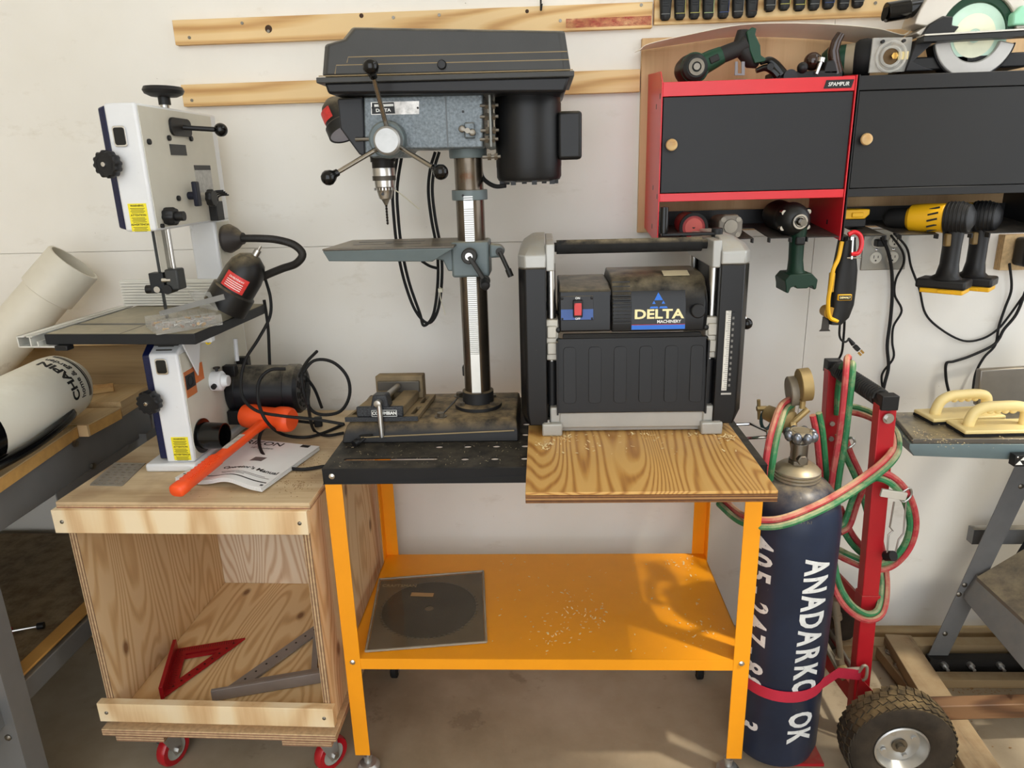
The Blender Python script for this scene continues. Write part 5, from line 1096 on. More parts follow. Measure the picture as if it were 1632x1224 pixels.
up = wall_strip(P(275,40,y).x, P(1040,20,y).x, P(278,72,y).z, P(275,32,y).z, 'long plywood strip with red stained end nailed above the belt guard', [(P(a,b,y).x, P(a,b,y).z) for a, b in ((302,60),(428,50),(386,37),(893,33),(700,24),(627,28),(1022,8))])
build(MB().box(P(902,30,y).x,P(1038,30,y).x,y-0.0007,y,P(960,44,y).z+0.002,P(960,28,y).z), 'red_stain', stain_mat(), up)
for a, b, r in ((428,46,0.010),(576,25,0.006),(840,18,0.005)): p = P(a,b,y); build(MB().lathe([(0,0.0008),(r*0.6,0.0008),(r,0)], p, (0,-1,0), 14), 'knot', mat('dark knot', (96,62,36), 0.7), up)
p = P(862,10,y); build(MB().tube([p+V((0,0,0.02)), p+V((0,-0.006,0)), p+V((0.0,-0.016,-0.012)), p+V((0.002,-0.022,0.002))], 0.003, 6), 'hook', BLACK, up)
ur = wall_strip(P(1043,20,y).x, 1.95, P(1042,39,y).z, P(1042,39,y).z+0.085, 'plywood tool strip holding the row of black handled tools', [(P(1395,5,y).x, P(1395,5,y).z)])
wall_strip(P(290,150,y).x, P(1020,130,y).x, P(295,170,y).z, P(290,135,y).z, 'plywood strip running behind the drill press head', [(P(306,160,y).x, P(306,160,y).z)])
# row of tool handles hanging from the strip
HBODY = mat('handle grip black', (38,40,42), 0.55, var=0.12)
TINTS = {'grey': mat('handle grey line', (110,112,110), 0.5), 'yellow': mat('handle yellow line', (172,166,84), 0.5), 'blue': mat('handle blue side', (40,66,120), 0.5), 'green': mat('handle green line', (150,170,120), 0.5), 'brown': mat('handle brown side', (92,62,48), 0.5)}
ORD = 'first second third fourth fifth sixth seventh eighth ninth tenth eleventh twelfth thirteenth fourteenth'.split()
HL = [(1057,30,'grey'),(1080,29,'yellow'),(1103,28,'yellow'),(1125,28,'green'),(1149,27,'blue'),(1172,26,'grey'),(1194,25,'brown'),(1223,16,'grey'),(1246,14,'yellow'),(1270,15,'yellow'),(1293,14,'grey'),(1316,12,'blue'),(1340,13,'grey'),(1363,10,'grey')]
for k, (px, py, tn) in enumerate(HL):
    b = P(px+3, py+1, 2.100); c0 = V((b.x, 2.100, b.z)); t = thing('tool_handle', '%s black tool handle from the red stained strip end, with %s edge' % (ORD[k], tn), 'hand tool', c0, 'tool handles on the plywood strip')
    secs = []
    for h, a, d in ((0,0.011,0.009),(0.004,0.0135,0.011),(0.03,0.0150,0.0125),(0.06,0.0165,0.0135),(0.095,0.0165,0.0135),(0.115,0.013,0.011)):
        secs.append([c0+V((a*math.copysign(abs(math.cos(q))**0.6, math.cos(q)), d*math.copysign(abs(math.sin(q))**0.6, math.sin(q)), h)) for q in [2*PI*j/16 for j in range(16)]])
    build(MB().loft(secs), 'grip', HBODY, t, ang=50)
    build(MB().lathe([(0.0095,-0.001),(0.0125,0.004),(0.0130,0.009),(0.010,0.009)], c0-V((0,0,0.001)), (0,0,1), 16), 'end_cap', BLACK, t)
    ln = MB().box(c0.x-0.012,c0.x+0.010,c0.y-0.0128,c0.y-0.008,c0.z+0.0105,c0.z+0.0118)
    if tn != 'grey' or k % 2: ln.box(c0.x+0.0112,c0.x+0.0125,c0.y-0.0124,c0.y-0.006,c0.z+0.0105,c0.z+0.07)
    build(ln, 'edge_line', TINTS[tn], t)
    gr_ = MB()
    for j in range(5): gr_.box(c0.x-0.008,c0.x+0.006,c0.y-0.0146,c0.y-0.010,c0.z+0.030+j*0.006,c0.z+0.033+j*0.006)
    build(gr_, 'grip_ribs', HBODY, t)['kind'] = 'stuff'

# ================================================================== WALL CABINETS AND TOOLS
BKB = wood('brown lauan backboard', (216,180,132), (202,164,116), (172,132,90), 'z', 7, 0.6, 0.8, rough=0.6, seed=6.0)
single(MB().box(P(1020,200,2.116).x,1.90,2.116,2.1335,P(1012,371,2.116).z,1.886), 'backboard', BKB, 'brown plywood backboard behind the red and black wall cabinets', 'board', bevel=0.001)
CREDM = mat('cabinet red', (214,38,48), 0.32, var=0.04, dust=0.15); CBLK = mat('cabinet black', (38,38,40), 0.42, var=0.06); CDOOR = mat('cabinet door charcoal', (50,51,55), 0.5, var=0.05, scale=3)
CDOOR2 = mat('cabinet door black', (38,38,39), 0.45, var=0.06, scale=3, spot=((74,72,66), 6, 0.3), spotcov=0.72)
KNOB = wood('turned knob wood', (222,188,132), (204,164,104), (170,126,74), 'x', 4, 0.4, 3.0, rough=0.35)
CY0, CY1 = 1.88, 2.115
def cabinet(x0, x1, label, shell, door, knobx, split):
    t = thing('wall_cabinet', label, 'cabinet', ((x0+x1)/2, 2.0, 1.355))
    build(MB().box(x0+0.0035,x1-0.0035,CY0+0.014,CY1,1.740,1.748), 'top_panel', shell, t)
    build(MB().box(x0+0.0035,x1-0.0035,CY0,CY0+0.013,1.717,1.750), 'top_rail', shell, t, bevel=0.001)
    build(MB().box(x0+0.0035,x1-0.0035,CY0,CY1,1.467,1.487), 'bottom_panel', shell, t, bevel=0.001)
    build(MB().box(x0+0.0035,x1-0.0035,CY1-0.004,CY1,1.488,1.739), 'rear_panel', shell, t)
    d = build(MB().box(x0+0.006,x1-0.005,CY0+0.002,CY0+0.012,1.4885,1.7155), 'door', door, t, bevel=0.001)
    build(MB().lathe([(0,0),(0.007,0),(0.007,0.006),(0.012,0.010),(0.0145,0.016),(0.013,0.021),(0.007,0.024),(0,0.0245)], (knobx,CY0+0.002,1.604), (0,-1,0), 24), 'knob', KNOB, d)
    for x, nm in ((x0, 'left'), (x1-0.003, 'right')):
        sp_ = MB().prism([(x,CY0-0.002,1.360),(x,CY1,1.385),(x,CY1,1.795),(x,CY0+0.03,1.778),(x,CY0-0.002,1.752)], (0.003,0,0)) if x == x0 and not split else MB().prism([(x,CY0-0.002,1.360),(x,CY1,1.385),(x,CY1,1.775),(x,CY0-0.002,1.752)], (0.003,0,0))
        s_ = build(sp_, 'side_panel', shell, t, bevel=0.0006)
        for yy, zz in ((1.90,1.72),(1.955,1.70),(1.90,1.48),(1.97,1.50),(1.97,1.40)):
            build(MB().box(x-0.0006,x,yy-0.004,yy+0.004,zz-0.006,zz+0.006), 'slot_hole', MATS['dark slot'], s_)
    return t
RC = cabinet(0.297, 0.764, 'red steel wall cabinet with charcoal door and small wooden knob', CREDM, CDOOR, 0.324, False)
BC = cabinet(0.768, 1.300, 'black steel wall cabinet with large black door and wooden knob', CBLK, CDOOR2, 0.796, True)
lg_ = build(MB().prism([(0.686,CY0-0.0008,1.7235),(0.752,CY0-0.0008,1.7235),(0.757,CY0-0.0008,1.7425),(0.691,CY0-0.0008,1.7425)], (0,0.0008,0)), 'brand_plate', BLACK, RC); text('SPAMPUR', 0.0125, (0.721,CY0-0.0008,1.7325), (1,0,0), (0,0,1), WHITEP, lg_, bold=0.0001, squeeze=0.95, shear=0.15)
# tool shelf: plate with open slots under each cabinet
def tool_shelf(x0, x1, slots, t, z=1.368):
    outer = [(x0,CY1-0.02)]
    outer.append((x0,CY0+0.002))
    for a, b in slots: outer += [(a,CY0+0.002),(a,CY0+0.145),(b,CY0+0.145),(b,CY0+0.002)]
    outer += [(x1,CY0+0.002),(x1,CY1-0.02)]
    mb = MB().plate(outer, [], (0,0,0), (1,0,0), (0,1,0), 0.002)
    for v in mb.v: v.z += z+(v.y-CY0)*0.10
    build(mb, 'tool_shelf', mat('dusty shelf steel', (58,56,56), 0.45, 0.3, var=0.15, dust=0.6, dcol=(120,112,100)), t)
    for a, b in slots:
        for s_ in (a-0.003, b): build(MB().box(s_,s_+0.003,CY0+0.001,CY0+0.02,z-0.010,z+0.001), 'slot_tab', CBLK, t)
    build(MB().box(x0,x1,CY1-0.018,CY1-0.015,z+0.02,z+0.062), 'shelf_back_lip', CBLK, t)
tool_shelf(0.301, 0.760, [(0.372,0.408),(0.463,0.503),(0.545,0.585),(0.642,0.680)], RC)
tool_shelf(0.772, 1.296, [(0.785,0.822),(0.880,0.915),(1.010,1.050),(1.095,1.135)], BC)
# tools hanging in the slots of the red cabinet
zs = 1.372
t = thing('palm_sander', 'round red palm sander resting in the red cabinet tool shelf', 'sander', (0.390,1.93,zs))
build(MB().lathe([(0,0),(0.030,0),(0.034,0.004),(0.034,0.016),(0.031,0.018),(0.032,0.05),(0.030,0.11),(0.022,0.125),(0,0.126)], (0.390,1.880,1.402), (0,1,0.03), 32), 'body', mat('dull red plastic', (150,44,46), 0.5, var=0.12, dust=0.3), t)
build(MB().ring((0.390,1.882,1.402),(0,1,0.03),0.0365,0.029,0.010), 'rubber_ring', BLACKR, t); build(MB().lathe([(0,-0.001),(0.022,-0.001),(0.024,0.002)], (0.390,1.8795,1.402), (0,1,0.03), 28), 'front_disc', mat('faded red', (184,84,78), 0.6), t); build(MB().cyl((0.390,1.8785,1.402),(0.390,1.884,1.402),0.004,n=10), 'hub', BLACK, t)
build(MB().box(0.375,0.405,1.90,1.97,1.378,1.392), 'neck', mat('dull red plastic', (150,44,46), 0.5), t, bevel=0.004)
t = thing('impact_wrench', 'grey metal air impact wrench nose up in the red cabinet tool shelf', 'impact wrench', (0.483,1.93,zs))
IRON = mat('grey cast metal', (112,106,98), 0.5, 0.5, var=0.15, dust=0.4)
build(MB().loft([[(0.483+0.030*k*a,y_,1.400+0.030*k*b) for a, b in ((1,0.55),(0.55,1),(-0.55,1),(-1,0.55),(-1,-0.55),(-0.55,-1),(0.55,-1),(1,-0.55))] for y_, k in ((1.876,1.0),(1.890,1.05),(1.900,1.05),(1.905,0.9),(1.97,0.9),(2.02,0.7))]), 'body', IRON, t, bevel=0.003)
for a in range(4): q = PI/4+a*PI/2; c = V((0.483+0.027*math.cos(q),1.874,1.400+0.027*math.sin(q))); build(MB().cyl(c,c+V((0,0.012,0)),0.0065,n=12), 'corner_bolt', STEELD, t)
build(MB().lathe([(0,0),(0.017,0),(0.019,0.006),(0,0.007)], (0.483,1.873,1.402), (0,1,0), 24), 'nose_disc', STEELD, t); build(MB().box(0.470,0.498,1.905,1.945,1.30,1.378), 'handle', mat('dark red brown grip', (82,42,40), 0.55), t, bevel=0.006)
# green impact driver
t = thing('impact_driver', 'green cordless impact driver without battery hanging from the red cabinet', 'impact driver', (0.655,1.92,1.25))
DKG = mat('dark green grip', (20,70,48), 0.5, var=0.12); GBLK = mat('gear case black', (36,38,37), 0.4)
hc_ = V((0.650,1.872,1.412)); hd_ = V((-0.05,1,0.05)).normalized()
build(MB().lathe([(0.012,-0.018),(0.016,-0.016),(0.017,-0.004),(0.026,-0.001),(0.036,0.010),(0.041,0.024),(0.043,0.045),(0.040,0.055),(0.038,0.075),(0.040,0.14),(0.034,0.165),(0,0.17)], hc_, hd_, 32), 'gear_case', GBLK, t)
build(MB().ring(hc_+hd_*-0.012,hd_,0.0185,0.010,0.010), 'nose_ring', CHROME, t); build(MB().cyl(hc_-hd_*0.034,hc_,0.0075,n=14).cyl(hc_-hd_*0.038,hc_-hd_*0.026,0.0095,n=6), 'drive_anvil', STEELD, t)
for a in (0.5, 2.6, 3.7, 5.7): u_, w_ = perp(hd_); c = hc_+hd_*0.018+(u_*math.cos(a)+w_*math.sin(a))*0.037; build(MB().cyl(c-hd_*0.004,c+hd_*0.012,0.0065,n=12), 'case_bolt', CHROME, t)
def oval_sec(c, a, b, n=14): return [V((c[0]+a*math.cos(2*PI*j/n), c[1]+b*math.sin(2*PI*j/n), c[2])) for j in range(n)]
build(MB().loft([oval_sec((0.664,1.905,1.395),0.021,0.032), oval_sec((0.664,1.907,1.35),0.018,0.026), oval_sec((0.665,1.907,1.31),0.0175,0.025), oval_sec((0.666,1.905,1.285),0.020,0.028), oval_sec((0.667,1.90,1.272),0.026,0.034)]), 'handle', DKG, t, ang=60)
build(MB().prism([(0.628,1.865,1.262),(0.640,1.865,1.277),(0.695,1.865,1.279),(0.712,1.865,1.262),(0.710,1.865,1.238),(0.704,1.865,1.236),(0.700,1.865,1.246),(0.690,1.865,1.244),(0.688,1.865,1.240),(0.660,1.865,1.240),(0.656,1.865,1.246),(0.645,1.865,1.243),(0.640,1.865,1.228),(0.633,1.865,1.230),(0.632,1.865,1.245)], (0,0.085,0)), 'battery_foot', DKG, t, bevel=0.003)
build(MB().box(0.652,0.676,1.877,1.90,1.35,1.372), 'trigger', BLACK, t, bevel=0.004)
# two yellow cordless drills
def cordless(cx, cy, cz, label):
    t = thing('cordless_drill', label, 'cordless drill', (cx, cy, cz-0.19)); d = V((0.72,-0.66,0.02)).normalized()     # back of the motor towards the room
    c = V((cx, cy, cz)); n0 = c-d*0.075
    build(MB().lathe([(0,0),(0.010,0),(0.022,0.010),(0.026,0.025),(0.026,0.060),(0,0.061)], n0-d*0.06, d, 24), 'chuck', BLACKR, t)
    bo = build(MB().lathe([(0.027,0),(0.034,0.008),(0.036,0.03),(0.037,0.085),(0.030,0.095)], n0, d, 28), 'body', YEL, t)
    for k in range(5):
        u_, w_ = perp(d); a = k*0.42-0.9; va = V((0.66,0.72,0)).normalized()*-1
        p = n0+d*0.066+(va*math.cos(a)+V((0,0,1))*math.sin(a))*0.0366; build(MB().obox(p,(0.012,0.0022,0.0015),d+V((0,0,0.25)),V((0,0,1))), 'vent', BLACK, bo)
    build(MB().lathe([(0.030,0.086),(0.040,0.090),(0.041,0.120),(0.034,0.142),(0.018,0.152),(0,0.153)], n0, d, 28), 'motor_cap', BLACK, t)
    rb_ = MB()
    for k in range(6): rb_.torus(n0+d*(0.096+k*0.0085), d, 0.0405-max(0,k-3)*0.003, 0.0016, 28, 6)
    build(rb_, 'cap_ribs', BLACKR, t)['kind'] = 'stuff'
    hx = c+d*0.035
    build(MB().loft([oval_sec((hx.x,hx.y,cz-0.025),0.024,0.028), oval_sec((hx.x+0.001,hx.y,cz-0.07),0.021,0.025), oval_sec((hx.x+0.001,hx.y,cz-0.115),0.0215,0.025), oval_sec((hx.x,hx.y,cz-0.142),0.026,0.03), oval_sec((hx.x-0.004,hx.y,cz-0.152),0.040,0.042)]), 'handle', BLACK, t, ang=60)
    fx = hx+V((-0.006,0,0)); e = V((d.x,d.y,0)).normalized(); s_ = V((-e.y,e.x,0))
    build(MB().obox((fx.x,fx.y,cz-0.163),(0.058,0.036,0.012),e,s_), 'foot', BLACK, t, bevel=0.006, seg=3)
    bt_ = build(MB().obox((fx.x+0.004,fx.y,cz-0.181),(0.050,0.033,0.0065),e,s_), 'battery', YEL, t, bevel=0.003)
    q = V((fx.x,fx.y,cz-0.181))-s_*0.034+e*0.0; build(MB().obox(q-V((0,0,0))+e*0.012,(0.016,0.003,0.004),e,s_), 'release_button', YEL, bt_, bevel=0.001)
    q = hx+V((-0.019,-0.012,-0.055)); build(MB().obox((q.x,q.y,cz-0.052),(0.007,0.008,0.016),(1,0,0)), 'trigger', mat('trigger brown', (120,96,52), 0.5), t, bevel=0.003)
    p = c-V((0,0,0))+V((-0.01,-0.036,0.002)); text('DEWALT', 0.012, p, (0.72,-0.66,0), (0,0,1), BLACK, t, bold=0.0005)
    return t
cordless(1.020, 1.905, 1.408, 'yellow and black cordless drill hanging from the black cabinet, beside the outlet')
cordless(1.118, 1.960, 1.405, 'yellow and black cordless drill with black body hanging next to another drill')
# small yellow battery on the shelf
t = thing('battery_pack', 'small yellow and black battery pack lying on the black cabinet tool shelf', 'battery', (0.815,1.99,1.384))
build(MB().box(0.790,0.858,1.955,2.02,1.3845,1.408), 'case', BLACK, t, bevel=0.004); build(MB().prism([(0.788,1.95,1.432),(0.862,1.95,1.432),(0.862,1.95,1.418),(0.850,1.95,1.407),(0.800,1.95,1.407),(0.788,1.95,1.418)], (0,0.07,0)), 'shell', YEL, t, bevel=0.003); build(MB().box(0.815,0.845,1.946,1.951,1.412,1.424), 'release_button', YEL, t, bevel=0.002)
# oscillating multi tool held by a red clamp
t = thing('multi_tool', 'yellow and black oscillating multi tool hanging blade down under the cabinets', 'power tool', P(1335,500,1.93))
def sq(px, py, w_, y_=1.915, d=0.026):
    p = P(px, py, y_); return [V((p.x+w_*math.copysign(abs(math.cos(a))**0.7, math.cos(a)), p.y+d*math.copysign(abs(math.sin(a))**0.7, math.sin(a)), p.z)) for a in [2*PI*j/16 for j in range(16)]]
build(MB().loft([sq(1350,378,0.018), sq(1348,400,0.022), sq(1346,430,0.030), sq(1342,460,0.033), sq(1340,485,0.031), sq(1334,505,0.028), sq(1328,515,0.018)]), 'body', mat('tool black', (30,30,31), 0.5), t, ang=60)
build(MB().tube([P(1342,385,1.888), P(1336,412,1.882), P(1328,430,1.878), P(1324,455,1.88), P(1320,480,1.884), P(1322,505,1.89), P(1335,512,1.893)], 0.0055, 8), 'yellow_trim', YEL, t)
p = P(1325,450,1.885); build(MB().obox(p,(0.007,0.006,0.026),(1,0,0),(0,1,0)), 'side_button', mat('brown yellow', (176,132,30), 0.5), t, bevel=0.003)
p = P(1346,474,1.885); lb_ = build(MB().box(p.x-0.018,p.x+0.018,1.8815,1.890,p.z-0.008,p.z+0.008), 'brand_label', YEL, t, bevel=0.002); build(MB().box(p.x-0.016,p.x+0.016,1.8808,1.8816,p.z-0.006,p.z+0.006), 'label_face', BLACK, lb_); text('DEWALT', 0.007, (p.x,1.8807,p.z), (1,0,0), (0,0,1), CREAMP, lb_, bold=0.0002)
p0, p1 = P(1318,505,1.905), P(1314,528,1.90)
build(MB().prism([p0+V((-0.010,0,0)), p0+V((0.008,0,0)), p1+V((0.011,0,0.006)), p1+V((0.016,0,0)), p1+V((-0.013,0,0)), p1+V((-0.008,0,0.006))], (0,0.004,0)), 'blade', mat('dark blade', (66,62,58), 0.45, 0.7), t)
build(MB().cyl(p0+V((0.004,-0.01,0.012)), p0+V((0.006,0.03,0.012)), 0.016, n=20), 'blade_mount', MATS['brown yellow'], t)
cord([P(1340,500,1.90), P(1338,535,1.93), P(1346,545,1.95), P(1354,540,1.96)], 0.003, 'tool_cord', None, t)
cord([P(1346,512,1.92), P(1345,530,1.94), P(1342,560,1.98), P(1336,574,2.0)], 0.0032, 'tool_cord', None, t)
p = P(1360,549,1.96); q = P(1370,560,1.96)
build(MB().cyl(P(1352,539,1.96), p, 0.0035, 0.0065, n=10).obox((p+q)/2, (0.008,0.007,0.006), q-p), 'plug', BLACK, t, bevel=0.001); d = (q-p).normalized(); build(MB().obox(q+d*0.006+V((0.003,0,0.003)),(0.006,0.0012,0.003),d).obox(q+d*0.006-V((0.003,0,0.003)),(0.006,0.0012,0.003),d), 'plug_prongs', mat('brass', (190,150,80), 0.3, 0.9), t)['kind'] = 'stuff'
# red C clamp
t = thing('c_clamp', 'small red C clamp holding the multi tool to the shelf edge', 'clamp', P(1362,410,1.885))
pts = [P(1352,374,1.875), P(1362,370,1.875), P(1371,376,1.875), P(1373,390,1.875), P(1368,403,1.875), P(1356,405,1.875)]
build(MB().tube(pts, 0.0058, 10), 'frame', mat('clamp red', (206,30,40), 0.3), t)
p = P(1356,400,1.875); build(MB().cyl(P(1357,413,1.875), P(1359,380,1.875), 0.0032, n=10), 'screw', STEEL, t); build(MB().cyl(P(1350,411,1.875), P(1372,411,1.875), 0.0022, n=8).cyl(P(1357,377,1.875), P(1357,382,1.875), 0.007, n=12), 'tee_handle', CHROME, t)
# outlet plate
o0, o1 = P(1371,431,2.128), P(1443,352,2.128)
t = thing('power_outlet', 'stainless four socket power outlet plate on the wall under the black cabinet', 'outlet', ((o0.x+o1.x)/2,2.13,o0.z))
ow = 0.128; oz = o0.z; pl = build(MB().box(o0.x,o0.x+ow,2.1285,2.1335,oz,oz+0.118), 'wall_plate', mat('brushed stainless', (170,168,160), 0.35, 0.9, var=0.08), t, bevel=0.002)
IV = mat('ivory socket', (222,218,204), 0.4)
for i in range(2):
    for j in range(2):
        c = V((o0.x+0.040+i*0.048, 2.1283, oz+0.036+j*0.046)); fc = build(MB().lathe([(0,0.002),(0.016,0.002),(0.0175,0)], c, (0,-1,0), 24), 'socket', IV, t)
        build(MB().box(c.x-0.007,c.x-0.0052,2.1258,2.1264,c.z-0.002,c.z+0.007).box(c.x+0.0052,c.x+0.007,2.1258,2.1264,c.z-0.001,c.z+0.006).cyl((c.x,2.1258,c.z-0.008),(c.x,2.1264,c.z-0.008),0.0025,n=10), 'socket_slots', BLACK, fc)['kind'] = 'stuff'
    screw(o0.x+0.040+i*0.048, 2.1283, oz+0.059, t, CHROME, 0.55)
p = V((o0.x+0.040, 2.112, oz+0.080)); build(MB().box(p.x-0.012,p.x+0.016,2.100,2.1262,p.z-0.010,p.z+0.010), 'plugged_cord_end', BLACK, t, bevel=0.003)
# cords hanging below
cord([P(1405,378,2.10), P(1415,400,2.10), P(1421,430,2.11), P(1422,470,2.11), P(1419,510,2.11), P(1414,550,2.11), P(1416,585,2.11), P(1409,615,2.10), P(1400,660,2.09), P(1404,720,2.08)], 0.0050, 'extension_cord', 'thick black cord dropping from the wall outlet behind the red cart')
cord([P(1420,375,2.08), P(1438,400,2.10), P(1440,420,2.11), P(1428,445,2.115), P(1426,470,2.115), P(1437,495,2.115), P(1424,520,2.115), P(1422,545,2.115), P(1424,570,2.115), P(1408,592,2.115), P(1405,605,2.115), P(1408,625,2.11)], 0.0032, 'extension_cord', 'thin black cord twisting around the thicker cord under the outlet')
cord([P(1425,372,2.06), P(1445,395,2.10), P(1452,425,2.115), P(1465,460,2.118), P(1475,500,2.118), P(1500,525,2.118), P(1535,543,2.118), P(1565,540,2.118), P(1590,525,2.118), P(1607,505,2.118), P(1632,470,2.11)], 0.0032, 'extension_cord', 'thin black cord sagging in a wide curve below the yellow drills')
cord([P(1609,420,2.10), P(1612,460,2.11), P(1602,490,2.118), P(1592,520,2.118), P(1586,550,2.118), P(1568,570,2.118), P(1555,595,2.118), P(1550,625,2.11)], 0.0036, 'extension_cord', 'black cord hanging from the wall charger down to the push blocks')
cord([P(1636,460,2.10), P(1620,500,2.11), P(1600,525,2.112), P(1592,540,2.112), P(1580,552,2.112), P(1545,568,2.118), P(1520,576,2.118), P(1508,580,2.118), P(1508,605,2.118), P(1513,628,2.11)], 0.0042, 'extension_cord', 'black cord with a sharp bend hanging above the push blocks')
# wall charger on a plywood pad
c0 = P(1588,430,2.118)
single(MB().box(c0.x,c0.x+0.24,2.104,2.1335,c0.z,c0.z+0.10), 'charger_pad', plyedge('pad ply', (214,184,138), (186,152,104), 'y', 0.004), 'small plywood pad behind the wall charger', 'board', bevel=0.001)
t = thing('wall_charger', 'black ribbed battery charger on a plywood pad at the wall', 'charger', (c0.x+0.12,2.06,c0.z+0.015))
build(MB().box(c0.x+0.026,c0.x+0.20,2.045,2.1035,c0.z+0.016,c0.z+0.095), 'case', BLACK, t, bevel=0.010, seg=3)
for k in range(8): build(MB().box(c0.x+0.045+k*0.003,c0.x+0.060+k*0.003,2.042,2.046,c0.z+0.028+k*0.008,c0.z+0.033+k*0.008), 'rib', BLACKR, t)
for k in range(3): build(MB().tube([(c0.x+0.080+k*0.016,2.043,c0.z+0.024),(c0.x+0.085+k*0.016,2.041,c0.z+0.055),(c0.x+0.095+k*0.016,2.043,c0.z+0.09)],0.003,6), 'rib', BLACKR, t)

# ------------------------------------------------------------------ things on top of the cabinets
zt_ = 1.7505
# paper sheet
sh0 = [P(1020,80,2.0), P(1035,70,2.0), P(1100,55,2.0), P(1180,40,2.0), P(1260,37,2.0), P(1340,40,2.0), P(1400,46,2.0), P(1440,56,2.0), P(1452,48,2.0)]
sp_ = spline(sh0, 5); m = MB(); n = len(sp_)
for k, p in enumerate(sp_):
    p.y = 2.0
    for dy, dz in ((0,0),(0.112,0.010-0.026*math.sin(min(1,k/n*1.6)*PI/2)),): m.v += [V((p.x, p.y+dy, p.z+dz)), V((p.x, p.y+dy, p.z+dz+0.0012))]
for k in range(n-1):
    b = 4*k; c = 4*(k+1); m.f += [[b,b+2,c+2,c],[b+1,c+1,c+3,b+3],[b,c,c+1,b+1],[b+2,b+3,c+3,c+2]]
m.f += [[0,1,3,2],[4*(n-1),4*(n-1)+2,4*(n-1)+3,4*(n-1)+1]]
ps = thing('poster_sheet', 'large curved sheet of cream card lying over the tools on the cabinets', 'card sheet', (0.58,2.02,1.84))
build(m, 'sheet', mat('cream card', (242,234,218), 0.6, var=0.03), ps)
# angle grinder
t = thing('angle_grinder', 'green and black cordless angle grinder lying on top of the red cabinet', 'grinder', P(1110,118,1.95))
g0 = P(1108,109,1.935); g0.z = 1.787
build(MB().lathe([(0,0),(0.024,0),(0.031,0.005),(0.034,0.018),(0.036,0.05),(0.033,0.075),(0.02,0.085),(0,0.086)], g0-V((0,0.012,0)), (-0.12,1,0.0), 32), 'gear_head', mat('grinder case', (48,52,50), 0.4, 0.2), t)
build(MB().ring(g0-V((0,0.013,0)),(-0.12,1,0),0.020,0.012,0.006), 'front_ring', STEELD, t); build(MB().cyl(g0-V((0,0.020,0)),g0,0.008,n=14), 'spindle', STEELD, t); build(MB().torus(g0+V((0,0.006,0)),(-0.12,1,0),0.0335,0.003,32,8), 'green_band', GREEN, t)
def seg(px, py, r, y_=1.96): return P(px,py,y_), r
axp = [(P(1118,104,1.962),0.026),(P(1135,95,1.962),0.024),(P(1150,88,1.962),0.021),(P(1175,78,1.962),0.0205),(P(1188,70,1.962),0.024)]
def limb(lst, name, m, par, n=16, sq_=2.6):
    secs = []; u_ = None
    for i, (c, r) in enumerate(lst):
        d = (lst[min(i+1,len(lst)-1)][0]-lst[max(i-1,0)][0]).normalized()
        u_ = perp(d)[0] if u_ is None else (u_-d*d.dot(u_)).normalized(); w_ = d.cross(u_)
        ring_ = []
        for j in range(n):
            a = 2*PI*j/n; cx_, sx_ = math.cos(a), math.sin(a); k = (abs(cx_)**sq_+abs(sx_)**sq_)**(-1/sq_); ring_.append(c+u_*(r*cx_*k)+w_*(r*sx_*k))
        secs.append(ring_)
    return build(MB().loft(secs), name, m, par, ang=55)
limb(axp[:3], 'green_housing', GREEN, t); limb([(axp[2][0],0.0200),(axp[3][0],0.0195),(axp[4][0],0.0235)], 'grip', mat('dark grip', (44,42,40), 0.6), t)
p = P(1138,94,1.94); build(MB().obox(p+V((0,-0.003,0)),(0.012,0.003,0.008),axp[2][0]-axp[1][0],(0,1,0)), 'label_window', mat('dark grip', (44,42,40), 0.6), t, bevel=0.002)
limb([(P(1184,48,1.965),0.013),(P(1183,62,1.965),0.020),(P(1188,80,1.965),0.024),(P(1200,98,1.965),0.020),(P(1208,103,1.965),0.010)], 'handle_end', mat('dark grip', (44,42,40), 0.6), t)
q = [P(1190,50,1.94), P(1199,43,1.94), P(1206,45,1.94), P(1204,55,1.94), P(1212,72,1.94), P(1213,88,1.94), P(1221,93,1.94), P(1219,98,1.94), P(1203,101,1.94), P(1195,80,1.94)]
build(MB().prism(q, (0,0.05,0)), 'battery_rail', GREEN, t, bevel=0.002)
# U bracket
t = single(MB().prism([P(1171,120,1.93), P(1172,98,1.93), P(1176,98,1.93), P(1176,117,1.93), P(1182,117,1.93), P(1182,98,1.93), P(1187,98,1.93), P(1187,120,1.93)], (0,0.004,0)).box(P(1170,122,1.93).x,P(1188,122,1.93).x,1.925,1.95,zt_,zt_+0.005), 'metal_bracket', mat('grey plastic', (126,126,130), 0.5), 'small grey U shaped bracket standing beside the angle grinder', 'bracket')
# black spring clamp
t = thing('spring_clamp', 'black plastic spring clamp lying on top of the red cabinet', 'clamp', P(1232,122,1.95))
build(MB().tube([P(1205,113,1.95), P(1220,108,1.95), P(1232,112,1.95), P(1240,120,1.95)],[0.006,0.013],10), 'jaw', BLACKG, t); build(MB().tube([P(1212,100,1.95), P(1225,96,1.95), P(1236,104,1.95), P(1246,118,1.95)],[0.006,0.014],10), 'jaw', BLACKG, t); build(MB().cyl(P(1228,106,1.93),P(1228,106,1.97),0.008,n=12), 'pivot', BLACK, t)
